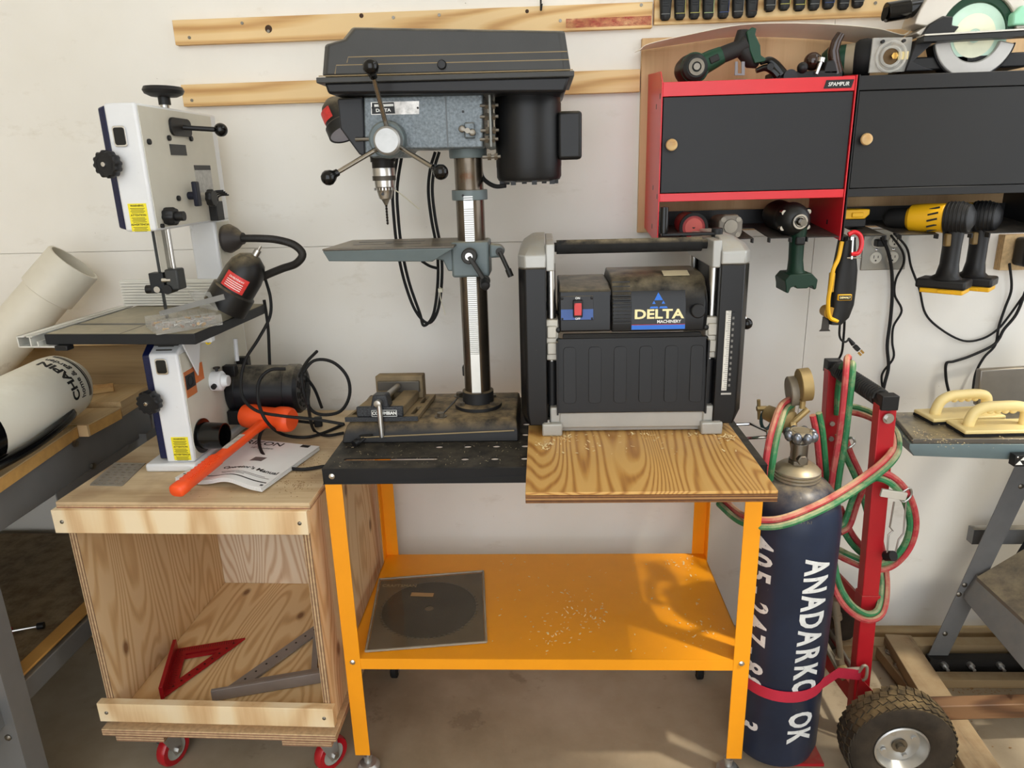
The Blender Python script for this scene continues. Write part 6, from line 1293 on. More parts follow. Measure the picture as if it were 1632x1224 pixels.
# hand plane
t = thing('hand_plane', 'black iron hand plane with dark brown wooden handle on the cabinet', 'hand plane', P(1300,120,1.98))
DBR = mat('dark varnished wood', (74,42,28), 0.18, var=0.25, scale=16, coat=0.5)
build(MB().box(P(1235,0,1.97).x,P(1350,0,1.97).x,1.95,2.01,zt_,zt_+0.022), 'sole', BLACK, t, bevel=0.003)
limb([(P(1334,118,1.965),0.016),(P(1330,100,1.965),0.0145),(P(1328,82,1.965),0.0135),(P(1333,66,1.965),0.012),(P(1340,54,1.965),0.010)], 'tote', DBR, t, sq_=2.2)
build(MB().ball(P(1295,98,1.99)+V((0,0,0)),0.022,20), 'front_knob', DBR, t); build(MB().ball(P(1279,108,1.95),0.0135,18), 'depth_wheel', BLACK, t)
build(MB().cyl(P(1301,118,1.94),P(1309,97,1.94),0.0045,n=10).cyl(P(1308,99,1.94),P(1310,92,1.94),0.009,n=16), 'lever_cap_screw', STEEL, t)
build(MB().lathe([(0,0),(0.017,0),(0.017,0.03),(0,0.031)], P(1260,122,1.93), (0,1,0), 24), 'wheel_disc', mat('dark grey disc', (52,54,62), 0.4), t); build(MB().prism([P(1312,118,1.95), P(1338,118,1.95), P(1330,95,1.95), P(1318,97,1.95)], (0,0.04,0)), 'frog', BLACK, t, bevel=0.003)
# trim router with clear base
t = thing('trim_router', 'green and black trim router with clear square base plate on the cabinets', 'router', P(1400,112,1.96))
rc, rd = P(1412,90,1.935), V((-0.92,0.40,-0.02)).normalized()
CLR2 = mat('clear acrylic', (206,204,196), 0.10, alpha=0.42, var=0.15, scale=20)
hs_ = []
bp = [P(1392,60,1.93), P(1455,59,1.95), P(1447,114,1.95), P(1385,116,1.93)]
build(MB().prism(bp, (0,0.006,0)), 'base_plate', CLR2, t, bevel=0.001)
c_ = P(1420,90,1.928); build(MB().torus(c_, (0.1,1,0), 0.034, 0.0035, 32, 8), 'outer_ring', CLR2, t); build(MB().torus(c_, (0.1,1,0), 0.022, 0.004, 32, 8), 'inner_ring', CLR2, t)
build(MB().lathe([(0,0.001),(0.019,0)], c_+V((0,0.001,0)), (0,-1,0), 24), 'throat', mat('brass dark', (90,70,44), 0.4, 0.6), t); build(MB().lathe([(0,0),(0.005,0),(0.008,0.01),(0.0,0.012)], c_+V((0.004,-0.002,0)), (0,-1,0), 6), 'collet', mat('brass', (190,150,80), 0.3, 0.9), t)
build(MB().box(c_.x+0.016,c_.x+0.040,c_.y-0.003,c_.y,c_.z-0.008,c_.z+0.010), 'tape_piece', mat('old tape', (214,196,140), 0.5), t)
for dx in (-0.024, 0.026): build(MB().cyl(c_+V((dx,-0.004,0.034)),c_+V((dx,0.004,0.034)),0.004,n=10), 'base_screw', BLACK, t)
build(MB().lathe([(0,0),(0.044,0.0),(0.046,0.012),(0.044,0.030),(0.036,0.040)], P(1388,92,1.985), (-0.9,0.42,0), 28), 'motor_black', BLACKR, t); build(MB().lathe([(0.038,0.035),(0.037,0.058)], P(1388,92,1.985), (-0.9,0.42,0), 28), 'grey_band', mat('tan band', (150,136,112), 0.5), t); build(MB().lathe([(0.037,0.058),(0.034,0.10),(0.02,0.115),(0,0.116)], P(1388,92,1.985), (-0.9,0.42,0), 28), 'motor_green', GREEN, t)
# circular saw
t = thing('circular_saw', 'silver circular saw with green blade cover lying on top of the black cabinet', 'circular saw', P(1550,112,1.96))
sc_ = P(1553,57,1.955); SIL = mat('saw silver', (206,200,190), 0.4, 0.35, var=0.05); ax_ = V((0,1,0))
PALE = mat('pale green plastic disc', (196,226,206), 0.35, var=0.08, scale=14)
build(MB().lathe([(0,0),(0.079,0),(0.079,0.0025),(0,0.0025)], sc_, ax_, 64), 'blade_disc', PALE, t)
# upper guard: half ring, thick
def half(R0, R1, y0, y1, a0, a1, name, m_, c=sc_):
    mb = MB(); n = 28; secs = []
    for k in range(n+1):
        a = a0+(a1-a0)*k/n; dd = V((math.cos(a),0,math.sin(a))); secs.append([c+dd*R0+V((0,y0,0)), c+dd*R1+V((0,y0,0)), c+dd*R1+V((0,y1,0)), c+dd*R0+V((0,y1,0))])
    return build(mb.loft(secs), name, m_, t, bevel=0.003)
half(0.0915, 0.155, -0.012, 0.06, 0.10, PI*0.94, 'upper_guard', SIL); half(0.0725, 0.0920, -0.004, 0.05, 0.02, PI*0.97, 'green_inner_guard', mat('deep green plastic', (20,88,56), 0.3))
half(0.0975, 0.1015, -0.006, 0.03, PI*1.06, PI*1.94, 'guard_edge', BLACK); half(0.060, 0.097, -0.009, 0.03, PI*1.05, PI*1.93, 'lower_guard', mat('lower guard silver', (196,194,190), 0.35, 0.4))
build(MB().lathe([(0.016,0.0006),(0.050,0.0006)], sc_, (0,-1,0), 40), 'blade_label', mat('pale yellow label', (232,234,206), 0.5, var=0.06, scale=20), t); build(MB().cyl(sc_-V((0,0.004,0)),sc_,0.010,n=18), 'arbor_bolt', STEELD, t)
bp0, bp1 = P(1467,58,1.925), P(1660,47,1.925)
build(MB().bar(bp0, bp1, 0.040, 0.0035, (0,1,0)), 'base_plate', mat('base alu', (214,210,200), 0.35, 0.6), t); build(MB().bar(bp0-V((0,0.0,0.009)), bp1-V((0,0,0.009)), 0.036, 0.012, (0,1,0)), 'base_edge', mat('dark base', (74,74,74), 0.45, 0.4), t, bevel=0.001)
build(MB().prism([P(1463,62,1.94), P(1490,66,1.94), P(1455,98,1.94), P(1490,112,1.94), P(1443,114,1.94)], (0,0.10,0)), 'body_bracket', mat('body charcoal', (46,46,50), 0.45), t, bevel=0.003)
build(MB().prism([P(1445,92,1.955), P(1640,82,1.955), P(1640,106,1.955), P(1445,113,1.955)], (0,0.10,0)), 'motor_body', BLACK, t, bevel=0.004)
build(MB().cyl(P(1412,20,1.97),P(1448,14,1.97),0.0225,n=28).cyl(P(1445,15,1.97),P(1490,8,1.98),0.0205,n=28), 'dust_port', BLACKG, t, bevel=0.002); build(MB().lathe([(0,0),(0.019,0)], P(1411,20,1.97)+V((-0.001,0,0)), (-1,0,0.1), 24), 'port_mouth', MATS['slot black'], t)
build(MB().prism([P(1482,38,1.935), P(1504,25,1.935), P(1520,26,1.935), P(1518,40,1.935), P(1530,42,1.935), P(1518,56,1.935), P(1470,56,1.935)], (0,0.03,0)), 'lever_block', BLACK, t, bevel=0.003); build(MB().prism([P(1460,52,1.945), P(1485,36,1.945), P(1506,42,1.945), P(1468,58,1.945)], (0,0.06,0)), 'guard_foot', SIL, t, bevel=0.003)
build(MB().prism([P(1614,40,1.93), P(1616,22,1.93), P(1630,8,1.93), P(1660,10,1.93), P(1660,38,1.93)], (0,0.06,0)), 'handle_root', mat('mint plastic', (150,210,178), 0.4), t, bevel=0.004)

# ================================================================== GAS CYLINDER AND ITS CART
CX, CY_, CR = 0.618, 1.632, 0.113
GC = thing('gas_cylinder', 'dark blue oxygen cylinder with white stencilled letters on the red cart', 'gas cylinder', (CX,CY_,0.012))
CNV = mat('cylinder navy', (54,68,99), 0.36, 0.1, var=0.25, scale=5, spot=((140,140,140), 46, 0.55), spotcov=0.69, dust=0.8, dcol=(150,136,112))
build(MB().lathe([(0,0.006),(0.05,0.004),(0.085,0.0),(0.104,0.014),(CR,0.045),(CR,0.690),(CR*0.985,0.715),(CR*0.93,0.742),(CR*0.82,0.768),(CR*0.66,0.790),(0.052,0.800),(0,0.801)], (CX,CY_,0.012), (0,0,1), 56), 'body', CNV, GC)
nk = build(MB().lathe([(0.052,0),(0.052,0.008),(0.055,0.009),(0.055,0.013),(0.052,0.014),(0.0555,0.017),(0.0555,0.021),(0.052,0.022),(0.0545,0.025),(0.0545,0.029),(0.050,0.034),(0.040,0.042),(0.020,0.047),(0,0.047)], (CX,CY_,0.806), (0,0,1), 40), 'neck_ring', mat('dusty neck steel', (158,150,134), 0.42, 0.6, var=0.2, dust=0.7, dcol=(186,166,128)), GC)
build(MB().cyl((CX,CY_,0.845),(CX,CY_,0.862),0.024,n=8).cyl((CX,CY_,0.86),(CX,CY_,0.905),0.020,n=24).cyl((CX,CY_,0.90),(CX,CY_,0.918),0.015,n=20).cyl((CX,CY_-0.03,0.868),(CX,CY_,0.868),0.013,n=6), 'valve', STEELD, GC, bevel=0.002)
hw = build(MB().torus((CX,CY_,0.930),(0,0,1),0.024,0.0065,28,8).cyl((CX,CY_,0.922),(CX,CY_,0.936),0.019,n=24), 'hand_wheel', mat('dusty wheel', (150,138,116), 0.5, 0.4), GC)
for k in range(8): a = 2*PI*k/8+0.2; build(MB().ball((CX+0.030*math.cos(a),CY_+0.030*math.sin(a),0.924),0.0115,14,(0,0,1),1.2), 'wheel_knob', mat('blue steel', (120,124,132), 0.3, 0.8), hw)
SPRAY = mat('stencil white', (218,220,220), 0.7, var=0.12, scale=60, spot=((44,52,76), 70, 0.85), spotcov=0.63)
def cylwrap(a0, z0, da=0.0):
    def f(x, y, zz):
        a = a0+(y+da)/CR; r = CR+0.0004+zz; return V((CX+r*math.sin(a), CY_-r*math.cos(a), z0-x))
    return f
for k, ch_ in enumerate('ANADARKO OK'):
    if ch_ != ' ': text(ch_, 0.090, (0,0,0), (1,0,0), (0,0,1), SPRAY, GC, name='stencil_letter', bold=0.0030, th=0.0004, squeeze=0.66, wrap=cylwrap(0.24, 0.628-k*0.0495))
for k, ch_ in enumerate('405-247-88  3'):
    if ch_ != ' ': text(ch_, 0.082, (0,0,0), (1,0,0), (0,0,1), SPRAY, GC, name='stencil_letter', bold=0.0022, th=0.0004, squeeze=0.80, wrap=cylwrap(-0.98, 0.668-k*0.0445))
text('REB 80 N', 0.017, (0,0,0), (1,0,0), (0,0,1), mat('stamped grey', (120,116,112), 0.5), GC, bold=0.0003, th=0.0004, wrap=lambda x, y, zz: V((CX+(CR*0.955)*math.sin(-0.25+x/CR), CY_-(CR*0.955)*math.cos(-0.25+x/CR), 0.742+y)))

RC_ = thing('hand_cart', 'red steel cylinder hand cart with black coiled handle and pneumatic tyres', 'hand cart', (0.80,1.78,0))
CRD = mat('cart red', (176,26,36), 0.4, var=0.1, dust=0.5, dcol=(150,120,96), spot=((110,80,70), 20, 0.3), spotcov=0.7)
pN0, pN1 = V((0.862,1.672,0.06)), V((0.822,1.660,0.992)); pF0, pF1 = V((0.838,1.915,0.06)), V((0.792,1.900,1.012))
for a, b in ((pN0, pN1), (pF0, pF1)): build(MB().bar(a, b, 0.042, 0.034, (1,0,0)), 'post', CRD, RC_, bevel=0.002)
hb0, hb1 = pF1+V((0,0.022,0.004)), pN1+V((0,-0.022,0.006)); hd_ = (hb1-hb0)
hbar = build(MB().cyl(hb0, hb1, 0.0185, n=20), 'handle_bar', BLACK, RC_)
build(MB().obox(hb1+V((0,0.012,0.002)),(0.020,0.016,0.018),(1,0,0),(0,1,0)), 'bar_end', BLACK, RC_, bevel=0.002); build(MB().obox(hb0+V((0,-0.012,0.002)),(0.020,0.016,0.018),(1,0,0),(0,1,0)), 'bar_end', BLACK, RC_, bevel=0.002)
cw = MB(); pts = []; u_, w_ = perp(hd_)
for k in range(22*10+1):
    s = k/(220); a = 2*PI*k/10; pts.append(hb0+hd_*(0.12+0.74*s)+(u_*math.cos(a)+w_*math.sin(a))*0.0205)
build(cw.tube(pts, 0.0034, 6, 1), 'coiled_cord', mat('coil grey', (70,70,70), 0.25), RC_)
p = pN1+V((0.0,-0.022,-0.030)); build(MB().cyl(p,p+V((0,-0.004,0)),0.013,n=20).cyl(p+V((0,-0.004,0)),p+V((0,-0.011,0)),0.009,n=6), 'handle_bolt', STEEL, RC_)
def lerpN(z): t_ = (z-pN0.z)/(pN1.z-pN0.z); return pN0.lerp(pN1, t_)
def lerpF(z): t_ = (z-pF0.z)/(pF1.z-pF0.z); return pF0.lerp(pF1, t_)
for z in (0.42, 0.13): build(MB().bar(lerpN(z)+V((-0.012,0,0)), lerpF(z)+V((-0.012,0,0)), 0.008, 0.05, (1,0,0)), 'cross_plate', CRD, RC_, bevel=0.001)
build(MB().bar(lerpN(0.435)-V((0,0.0,0.03)), lerpN(0.435)+V((0,0,0.03)), 0.048, 0.040, (1,0,0)), 'post_sleeve', CRD, RC_, bevel=0.001)
for z in (0.86, 0.815): q = lerpF(z)+V((-0.005,-0.020,0)); build(MB().cyl(q,q+V((0,-0.006,0)),0.007,n=10), 'rivet', ZINC, RC_)
build(MB().prism([(0.610,1.555,0.002),(0.735,1.555,0.002),(0.735,1.80,0.002),(0.610,1.80,0.002)], (0,0,0.009)), 'toe_plate', CRD, RC_)
build(MB().cyl((0.885,1.53,0.137),(0.885,2.05,0.137),0.0085,n=12), 'axle', STEELD, RC_)
build(MB().prism([(0.84,1.64,0.08),(0.90,1.60,0.12),(0.90,1.60,0.16),(0.84,1.64,0.22)], (0,0.008,0)), 'axle_bracket', CRD, RC_)
TYRE = mat('muddy tyre rubber', (74,62,48), 0.85, var=0.4, scale=18, dust=0.6, dcol=(168,142,98), bump=0.4, bscale=60)
for yc, ax in ((1.508, V((0.03,1,0))), (2.055, V((0,1,0)))):
    wc = V((0.885,yc,0.137)); ax = ax.normalized(); ax2 = -ax
    ty = build(MB().lathe([(0.064,-0.028),(0.085,-0.044),(0.112,-0.046),(0.128,-0.038),(0.135,-0.020),(0.136,0),(0.135,0.020),(0.128,0.038),(0.112,0.046),(0.085,0.044),(0.064,0.028),(0.064,-0.028)], wc, ax, 56), 'tyre', TYRE, RC_)
    if yc < 1.8:
        tread = MB()
        for k in range(40):
            for j, off in ((-0.030,0), (-0.010,0.5), (0.010,0), (0.030,0.5)):
                a = 2*PI*(k+off)/40; d = V((math.cos(a),0,math.sin(a))); tn = V((-math.sin(a),0,math.cos(a))); r = 0.1365-(0.004 if abs(j) > 0.02 else 0)
                tread.obox(wc+d*r+ax*j, (0.0016,0.0085,0.0085), d, tn+ax*(0.35 if j > 0 else -0.35))
        build(tread, 'tread_blocks', TYRE, ty)['kind'] = 'stuff'
        rm = build(MB().lathe([(0.066,-0.028),(0.067,-0.034),(0.063,-0.036),(0.058,-0.026),(0.052,-0.014),(0.036,-0.012),(0.026,-0.016),(0.018,-0.016),(0,-0.016)], wc, ax, 44), 'rim', mat('zinc rim', (186,186,184), 0.32, 0.8, var=0.1, dust=0.3), RC_)
        build(MB().ring(wc-ax*0.018, ax, 0.019, 0.010, 0.006), 'hub_ring', STEELD, rm); build(MB().cyl(wc-ax*0.020, wc-ax*0.032, 0.010, n=16), 'axle_end', STEELD, rm)
        for k in range(4): a = 2*PI*k/4+0.5; c = wc-ax*0.013+V((math.cos(a),0,math.sin(a)))*0.040; build(MB().cyl(c, c-ax*0.006, 0.007, n=6), 'rim_bolt', ZINC, rm)
# strap around the cylinder
sp = MB(); path = []
for k in range(25):
    a = math.radians(-150+k*8.4); path.append((CX+(CR+0.0025)*math.sin(a), CY_-(CR+0.0025)*math.cos(a), 0.268-0.012*math.sin(math.radians(k*7))))
path += [(0.775,1.625,0.245), (0.842,1.640,0.226)]
secs = []
for i, q in enumerate(path):
    a_, b_ = path[max(i-1,0)], path[min(i+1,len(path)-1)]; d = V((b_[0]-a_[0], b_[1]-a_[1], 0)).normalized(); n_ = V((d.y,-d.x,0)); c = V(q)
    secs.append([c-n_*0.0006-V((0,0,0.016)), c+n_*0.0010-V((0,0,0.016)), c+n_*0.0010+V((0,0,0.016)), c-n_*0.0006+V((0,0,0.016))])
single(sp.loft(secs), 'strap', mat('red webbing', (190,36,62), 0.7, var=0.1, bump=0.4, bscale=500), 'red webbing strap tying the gas cylinder to the hand cart', 'strap')
tk_ = thing('strap_hook', 'bent steel hook holding the red strap on the cart post', 'hook', (0.845,1.648,0.24)); build(MB().tube([(0.836,1.640,0.236),(0.842,1.632,0.262),(0.852,1.632,0.256),(0.853,1.632,0.226),(0.848,1.636,0.212)],0.0042,8), 'hook_wire', mat('dusty zinc', (176,166,146), 0.5, 0.5), tk_); build(MB().cyl((0.80,1.640,0.244),(0.842,1.640,0.248),0.0045,n=8), 'hook_shank', MATS['dusty zinc'], tk_)
# regulator with two gauges
RG = thing('gas_regulator', 'dusty brass gas regulator with round gauges behind the cylinder valve', 'regulator', (0.60,1.70,0.84))
BRS = mat('dusty brass', (164,140,92), 0.5, 0.45, var=0.2, dust=0.6, dcol=(186,164,122))
rb0 = P(1262,675,1.70)
build(MB().lathe([(0,0),(0.020,0),(0.030,0.006),(0.032,0.02),(0.032,0.034),(0.022,0.042),(0.020,0.075),(0,0.076)], rb0, (-0.5,0.7,0.1), 28), 'body', BRS, RG)
build(MB().cyl((CX,CY_+0.018,0.868), rb0, 0.012, n=6).cyl(rb0+V((0,0,0)), P(1288,652,1.70), 0.008, n=10), 'inlet_stem', BRS, RG)
for px, py, y_, r, m_ in ((1290,612,1.70,0.041,BRS), (1273,622,1.735,0.038,mat('grey gauge', (150,140,124), 0.5, 0.3, dust=0.4))):
    c = P(px,py,y_); g_ = build(MB().lathe([(0,0.0),(r,0.0),(r,0.024),(r*0.93,0.026),(r*0.90,0.024),(0,0.024)], c, (-0.97,0.05,-0.12), 32), 'gauge', m_, RG); build(MB().cyl(c+V((-0.012,0,-r)), c+V((-0.012,0.0,-r-0.022)), 0.007, n=10), 'gauge_stem', BRS, g_)
q = P(1213,652,1.80)
build(MB().cyl(P(1210,668,1.80), P(1209,637,1.80), 0.0045, n=10).cyl(P(1206,651,1.80), P(1222,651,1.80), 0.0075, n=6).cyl(P(1222,651,1.80), P(1245,655,1.78), 0.005, n=10), 'tee_screw', BRS, RG); build(MB().torus(P(1222,668,1.80),(0.6,-0.7,0.1),0.026,0.0045,24,8), 'teal_ring', mat('teal paint', (44,92,96), 0.45), RG)
# twin hose, red and green
HS = thing('twin_hose', 'red and green twin gas hose coiled over the hand cart and around the cylinder', 'hose', (0.80,1.62,0.30))
HR = mat('hose red', (180,54,62), 0.65, var=0.2, dust=1.0, dcol=(200,172,134), spot=((196,150,124), 26, 0.25), spotcov=0.50); HG = mat('hose green', (44,120,74), 0.65, var=0.2, dust=1.0, dcol=(198,186,146), spot=((176,172,132), 26, 0.22), spotcov=0.52)
def twin(pts, off=(0.0,0.0,0.0), r=0.0080, flip=1):
    pp = [P(*q) for q in pts]; sp = spline(pp, 6); o = MB(), MB(); A = []; B_ = []
    for i, p in enumerate(sp):
        d = (sp[min(i+1,len(sp)-1)]-sp[max(i-1,0)]).normalized(); n_ = d.cross(FW).normalized()*(r*1.02*flip); A.append(p+n_); B_.append(p-n_)
    build(MB().tube(A, r, 8, 1), 'red_hose', HR, HS); build(MB().tube(B_, r, 8, 1), 'green_hose', HG, HS)
twin([(1338,660,1.88),(1340,620,1.875),(1346,585,1.85),(1352,574,1.80),(1354,585,1.765),(1349,640,1.745),(1342,700,1.73),(1332,760,1.70),(1324,830,1.67),(1323,880,1.66),(1332,930,1.635),(1352,965,1.615),(1380,983,1.612),(1402,975,1.63),(1409,940,1.67),(1406,900,1.72),(1396,850,1.75)], flip=-1)
twin([(1150,800,1.640),(1170,818,1.575),(1188,829,1.535),(1212,834,1.508),(1245,832,1.500),(1285,818,1.52),(1330,796,1.56),(1378,765,1.60),(1415,735,1.62),(1428,712,1.66),(1422,685,1.72),(1400,668,1.80),(1370,655,1.86),(1325,648,1.90)], flip=1)
twin([(1372,770,1.66),(1398,757,1.625),(1425,768,1.62),(1446,795,1.63),(1455,835,1.65),(1445,872,1.66),(1420,898,1.67),(1390,903,1.68),(1355,890,1.72),(1335,880,1.76)], flip=1)
twin([(1340,690,1.84),(1352,725,1.82),(1368,760,1.80),(1382,800,1.78),(1394,850,1.74),(1398,890,1.72)], flip=1)
twin([(1374,770,1.76),(1362,800,1.76),(1350,835,1.75),(1337,845,1.74)], flip=1)
twin([(1262,640,1.74),(1250,648,1.70),(1242,665,1.66),(1232,700,1.62),(1226,735,1.60),(1222,765,1.62)], flip=-1)
twin([(1300,660,1.70),(1306,690,1.705),(1310,730,1.72),(1313,770,1.735),(1312,800,1.74)], flip=-1)
twin([(1335,810,1.78),(1352,850,1.77),(1372,875,1.76),(1395,890,1.75)], flip=1)
# friction lighters and small hooks on the cart
LT = thing('spark_lighter', 'wire spark lighter hanging from a bracket on the cart post', 'lighter', P(1440,880,1.63))
ZW = mat('zinc wire', (168,166,160), 0.35, 0.8)
build(MB().tube([P(1437,785,1.62), P(1450,778,1.62), P(1452,790,1.62), P(1440,800,1.62), P(1430,790,1.62)],0.0028,6), 'spring_loop', ZW, LT)
build(MB().tube([P(1425,800,1.62), P(1418,840,1.62), P(1423,846,1.62), P(1416,852,1.62), P(1413,892,1.62)],0.0022,6,1), 'wire_arm', ZW, LT); build(MB().tube([P(1444,800,1.62), P(1440,850,1.62), P(1432,860,1.62), P(1430,868,1.62), P(1424,895,1.62)],0.0022,6,1), 'wire_arm', ZW, LT)
build(MB().cyl(P(1412,886,1.63),P(1424,886,1.61),0.013,n=18), 'flint_cup', BLACK, LT); 
build(MB().obox(P(1424,788,1.612),(0.030,0.004,0.010),(1,-0.1,-0.15)), 'mount_bracket', mat('light bracket', (206,202,192), 0.4, 0.3), LT, bevel=0.001); build(MB().tube([P(1340,715,1.76),P(1352,714,1.72),P(1362,706,1.72),P(1358,698,1.72),P(1348,700,1.74)],0.003,6), 'eye_hook', ZW, LT)
# cutting torch
TCH = thing('cutting_torch', 'dusty metal cutting torch hanging inside the hand cart', 'torch', P(1345,1085,1.74))
TM = mat('dusty torch metal', (158,146,122), 0.5, 0.5, var=0.2, dust=0.4)
build(MB().cyl(P(1331,955,1.76),P(1334,985,1.76),0.011,n=14).cyl(P(1333,982,1.76),P(1342,1070,1.75),0.0085,n=14).cyl(P(1336,1048,1.75),P(1342,1072,1.75),0.010,n=14).cyl(P(1334,978,1.76),P(1335,986,1.76),0.0125,n=14), 'torch_tube', TM, TCH)
build(MB().lathe([(0,0),(0.012,0),(0.018,0.010),(0.018,0.026),(0.012,0.036),(0,0.037)], P(1341,1062,1.745), (0.1,-0.75,-0.55), 8), 'torch_head', mat('brass dusty nut', (176,156,112), 0.5, 0.5), TCH); build(MB().tube([P(1312,1020,1.80),P(1325,1045,1.77),P(1338,1068,1.75)],0.009,10), 'side_tube', TM, TCH)
wr_ = MB(); random.seed(5)
for k in range(5): wr_.tube([P(1318+random.random()*14,935+random.random()*50,1.76+random.random()*0.05) for _ in range(6)], 0.0016, 5, 5)
build(wr_, 'loose_wire', STEELD, TCH)['kind'] = 'stuff'

# ================================================================== JOINTER
JN = thing('jointer', 'blue grey cast iron jointer with dusty bed beside the red cart', 'jointer', (1.25,1.80,0.0))
JIR = mat('jointer bed iron', (112,108,102), 0.38, 0.6, var=0.15, dust=0.5, dcol=(206,188,146)); JBL = mat('jointer blue grey', (112,130,134), 0.45, 0.1, var=0.08, dust=0.3)
zb = 0.885
a, b = PZ(1455,699,zb), PZ(1421,657,zb); c = V((1.9, a.y-0.03, zb)); d = V((1.9, b.y, zb))
bed = build(MB().prism([a, c, d, b], (0,0,-0.014)), 'bed_top', JIR, JN, bevel=0.002)
a2, b2 = a+V((-0.006,0.0,0)), b+V((-0.012,0,0))
build(MB().loft([[V((a2.x+0.020,a2.y+0.012,zb-0.052)), V((1.9,c.y+0.012,zb-0.090)), V((1.9,d.y,zb-0.090)), V((b2.x+0.01,b2.y,zb-0.062))], [V((a2.x,a2.y,zb-0.028)), V((1.9,c.y,zb-0.028)), V((1.9,d.y,zb-0.028)), V((b2.x,b2.y,zb-0.028))], [V((a2.x,a2.y,zb-0.0145)), V((1.9,c.y,zb-0.0145)), V((1.9,d.y,zb-0.0145)), V((b2.x,b2.y,zb-0.0145))]]), 'bed_side', JBL, JN, bevel=0.002)
q0 = P(1614,723,c.y+0.012); lp = build(MB().box(q0.x,q0.x+0.10,q0.y-0.012,q0.y+0.010,q0.z-0.030,q0.z), 'logo_plate', BLACK, JN, bevel=0.001)
tri = MB(); 
for dx, dz in ((0.022,-0.008),(0.012,-0.020),(0.032,-0.020)): tri.prism([(q0.x+dx-0.009,q0.y-0.0125,q0.z+dz-0.005),(q0.x+dx+0.009,q0.y-0.0125,q0.z+dz-0.005),(q0.x+dx,q0.y-0.0125,q0.z+dz+0.006)], (0,0.0008,0))
build(tri, 'triangle_emblem', WHITEP, lp)['kind'] = 'stuff'; screw(q0.x+0.006,q0.y-0.012,q0.z-0.005,lp,CHROME,0.35)
text('DELTA', 0.018, (q0.x+0.068,q0.y-0.0122,q0.z-0.015), (1,0,0), (0,0,1), WHITEP, lp, bold=0.0006)
jf = [P(1557,648,1.90), P(1563,590,1.90), P(1700,582,1.90), P(1700,650,1.90)]
build(MB().prism(jf, (0,0.022,0)), 'fence', mat('jointer fence iron', (128,124,118), 0.4, 0.6, var=0.12, dust=0.5), JN, bevel=0.004)
# sheet metal stand
JST = mat('stand grey', (118,118,118), 0.5, 0.2, var=0.1, dust=0.4)
l0, l1 = P(1492,1042,1.95), P(1640,745,1.95)
lgm = MB().prism([P(1480,1044,1.95), P(1505,1054,1.95), P(1660,735,1.95), P(1622,735,1.95)], (0,0.003,0)).prism([P(1505,1054,1.95), P(1660,735,1.95), P(1660,735,1.95)+V((0.02,0.05,0)), P(1505,1054,1.95)+V((0.02,0.05,0))], (0.003,0,0))
lg = build(lgm, 'stand_leg', JST, JN)
for px, py in ((1537,932),(1528,947),(1506,1010),(1627,775)): q = P(px,py,1.95); screw(q.x,q.y,q.z,lg,STEELD,1.1,name='bolt')
pan_ = [P(1556,925,1.93), P(1536,955,1.93), P(1650,1090,1.62), P(1690,1050,1.62)]
build(MB().prism(pan_, (0.01,0.02,0.012)), 'stand_apron', JST, JN, bevel=0.002); build(MB().prism([P(1556,925,1.93), P(1690,1050,1.62), P(1750,960,1.75), P(1632,880,1.96)], (0,0,0.012)), 'stand_shelf', mat('stand shelf dusty', (108,98,86), 0.6, dust=0.7), JN)
build(MB().prism([P(1590,945,1.97), P(1650,850,1.97), P(1690,850,1.97), P(1640,960,1.97)], (0.0,0.02,0)), 'stand_panel', mat('dark navy panel', (34,38,50), 0.5), JN)
build(MB().bar((1.33,2.05,0.42),(1.9,2.05,0.42),0.03,0.05), 'rear_stretcher', JST, JN)
build(MB().prism([(1.45,1.60,0.10),(1.55,1.60,0.10),(1.55,1.60,0.80),(1.45,1.60,0.80)], (0,0.35,0)), 'stand_cabinet', JST, JN)
# push blocks
CRM = mat('cream plastic', (236,214,150), 0.42, var=0.05, dust=0.5, dcol=(226,206,150)); FOAM = mat('black foam', (30,30,30), 0.9)
def push_block(o, u_, v_, L, W, label):
    u_ = V(u_).normalized(); v_ = (V(v_)-u_*u_.dot(V(v_))).normalized(); o = V(o); t = thing('push_block', label, 'push block', o, 'push blocks on the jointer bed')
    def q(a, b, z): return o+u_*a+v_*b+V((0,0,z))
    build(MB().prism([q(0,0,0.0005), q(L,0,0.0005), q(L,W,0.0005), q(0,W,0.0005)], (0,0,0.006)), 'foam_pad', FOAM, t); build(MB().prism([q(0,0,0.0068), q(L,0,0.0068), q(L,W,0.0068), q(0,W,0.0068)], (0,0,0.010)), 'base_plate', CRM, t, bevel=0.003)
    mid = W/2; pts = [q(L*0.16,mid,0.012), q(L*0.17,mid,0.030), q(L*0.22,mid,0.052), q(L*0.34,mid,0.064), q(L*0.50,mid,0.066), q(L*0.70,mid,0.066), q(L*0.82,mid,0.060), q(L*0.86,mid,0.045), q(L*0.86,mid,0.012)]
    build(MB().tube(pts, 0.0135, 14), 'handle', CRM, t)
    gr_ = MB()
    for k in range(4): gr_.ball(q(L*(0.40+k*0.095),mid,0.055), 0.0095, 12)
    build(gr_, 'finger_grips', CRM, t)['kind'] = 'stuff'
    return t
zp = zb+0.0006
o1_ = PZ(1537,697,zp); push_block(o1_, (1,0.02,0), PZ(1506,673,zp)-o1_, 0.20, 0.085, 'cream push block with handle at the front edge of the jointer bed')
o2_ = PZ(1487,678,zp); push_block(o2_, (1,0.12,0), PZ(1456,655,zp)-o2_, 0.20, 0.085, 'cream push block with handle behind the other push block')

